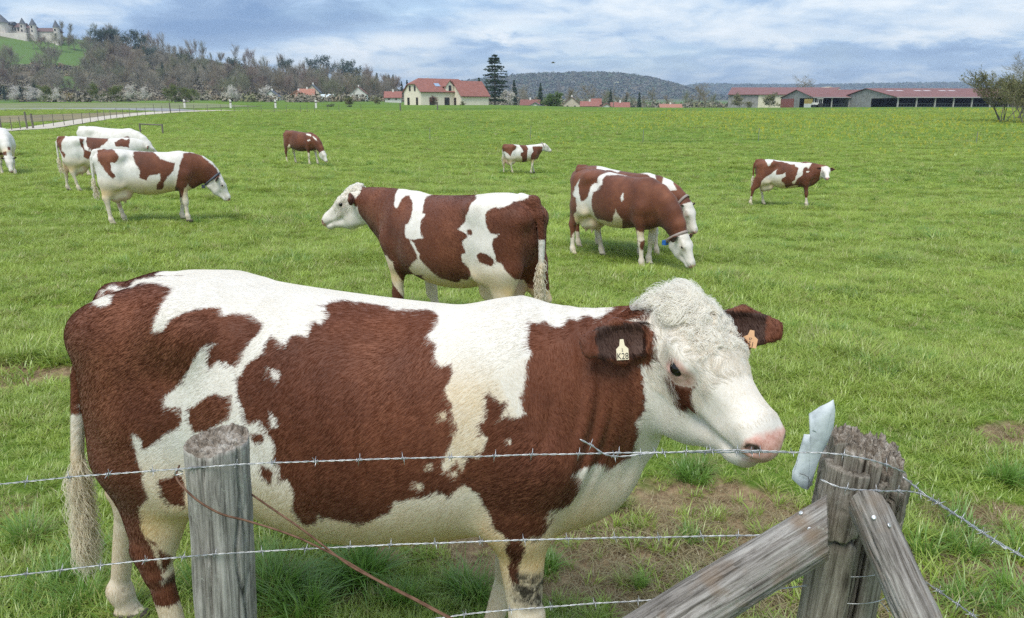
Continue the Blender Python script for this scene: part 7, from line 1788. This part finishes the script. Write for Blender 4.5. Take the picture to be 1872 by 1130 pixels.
barbed([(1500, 876, 1.69), (1530, 889, 1.67), (1600, 897, 1.665), (1690, 905, 1.70), (1750, 942, 1.60), (1810, 982, 1.50), (1880, 1024, 1.42), (1990, 1090, 1.30)], Y1, 'barbed wire leaving the corner post towards the right edge', seed=5, spacing=0.07)
barbed([(1650, 872, 1.72), (1690, 904, 1.70), (1760, 950, 1.60), (1840, 1004, 1.50)], Y1, 'loose wire tail twisted round the right hand strand', seed=6, spacing=0.05)
barbed([(1690, 1062, 1.62), (1735, 1094, 1.55), (1800, 1140, 1.45), (1900, 1200, 1.35)], Y1, 'low wire strand at the right beyond the thin brace', seed=7, spacing=0.05)
# wire wound round the corner post
def wound(py, label, seed, R=0.105):
    c = at_depth(1553, py, YF + 0.02); a = np.linspace(-0.1, 2 * np.pi - 0.3, 60)
    pts = np.stack((c.x + R * np.cos(a), YF + 0.02 + R * np.sin(a), c.z + 0.012 * np.cos(a + 0.4) + 0.003 * np.sin(a * 3)), -1)
    o = twisted('wire_loop', pts, GALV, rs=0.0012, wob=0.002, seed=seed, single=True)[0]
    tag(o, label, 'wire loop', 'wire loops on the corner post')
wound(1018, 'wire loop round the corner post just under the left brace end', 11, 0.100)
wound(1065, 'wire loop sagging round the lower part of the corner post', 12, 0.101)
wound(1122, 'lowest wire loop round the corner post at the bottom edge', 13, 0.102)
# rusty tie wire
rw = [at_depth(*p) for p in [(328, 852, 1.80), (322, 870, 1.75), (338, 893, 1.705), (365, 917, 1.69), (400, 938, 1.69), (450, 952, 1.71), (550, 985, 1.71), (625, 1022, 1.70), (690, 1060, 1.69), (770, 1100, 1.67), (880, 1160, 1.64)]]
tag(twisted('tie_wire', rw, RUST, rs=0.0027, wob=0.002, seed=21, single=True)[0], 'rusty tie wire looped over the front of the grey post', 'tie wire', 'rusty tie wires')
rw = [at_depth(*p) for p in [(400, 868, 1.90), (447, 896, 1.83), (520, 945, 1.76), (600, 1004, 1.715), (640, 1034, 1.69), (690, 1062, 1.675), (770, 1103, 1.66), (880, 1164, 1.63)]]
tag(twisted('tie_wire', rw, RUST, rs=0.0027, wob=0.002, seed=22, single=True)[0], 'rusty tie wire coming from behind the grey post and twisting down right', 'tie wire', 'rusty tie wires')
# staple on the post
st = [at_depth(*p) for p in [(334, 862, 1.735), (322, 860, 1.72), (320, 868, 1.72), (334, 866, 1.725)]]
tag(twisted('wire_staple', st, GALV, rs=0.0018, wob=0, single=True, step=0.002)[0], 'bent galvanised staple holding the wires on the grey post', 'staple')
# torn pale sheet hooked on the wire
outl = [(1523, 730), (1526, 748), (1525, 785), (1516, 812), (1505, 835), (1497, 858), (1489, 893), (1480, 900), (1465, 892), (1450, 878), (1452, 864), (1464, 838), (1473, 797), (1483, 795), (1487, 805), (1493, 790), (1485, 788), (1491, 783), (1489, 770), (1483, 760), (1500, 744)]
SH = Mat('torn_sheet'); SH.set(Base_Color=SH.ramp(SH.noise(SH.co('Object'), 22, 6, 0.65), (0.35, (0.40, 0.44, 0.46)), (0.50, (0.55, 0.60, 0.63)), (0.70, (0.66, 0.69, 0.71))), Roughness=0.45)
SH.bump(SH.noise(SH.co('Object'), 30, 5), 0.25, 0.004)
def sheet(name, pts, Y0, bow, parent=None):
    bm_pts = [at_depth(px, py, Y0) for px, py in pts]
    import bmesh
    bm = bmesh.new(); vs = [bm.verts.new(p) for p in bm_pts]; f = bm.faces.new(vs)
    bmesh.ops.triangulate(bm, faces=[f]); bmesh.ops.subdivide_edges(bm, edges=bm.edges[:], cuts=5, use_grid_fill=True); bmesh.ops.triangulate(bm, faces=bm.faces[:])
    ax = (at_depth(1525, 735, Y0) - at_depth(1465, 890, Y0)).normalized(); c = at_depth(1490, 815, Y0)
    sd = Vector((ax.z, 0, -ax.x))
    for v in bm.verts:
        q = v.co - c; e = q.dot(sd)
        v.co.y += bow * (e / 0.03) ** 2 * 0.012 - 0.004 * math.sin(q.dot(ax) * 22)
    me = bpy.data.meshes.new(name); bm.to_mesh(me); bm.free()
    me.polygons.foreach_set('use_smooth', np.ones(len(me.polygons), bool))
    o = link(name, me, SH.m, parent); md = o.modifiers.new('thick', 'SOLIDIFY'); md.thickness = 0.0018
    return o
ts_ = sheet('torn_sheet', outl, 1.755, 1.0)
cr_ = MB(); cr_.tube([at_depth(px, py, 1.748) for px, py in ((1462, 866), (1470, 868), (1477, 872), (1480, 880), (1484, 888), (1486, 884))], 0.0010, 5); cr_.build('crack_edge', INK_ if False else flat('crack_dark', (0.10, 0.10, 0.10), 0.8), ts_)
tag(ts_, 'torn pale grey plastic sheet hooked on the top wire beside the corner post', 'torn sheet')
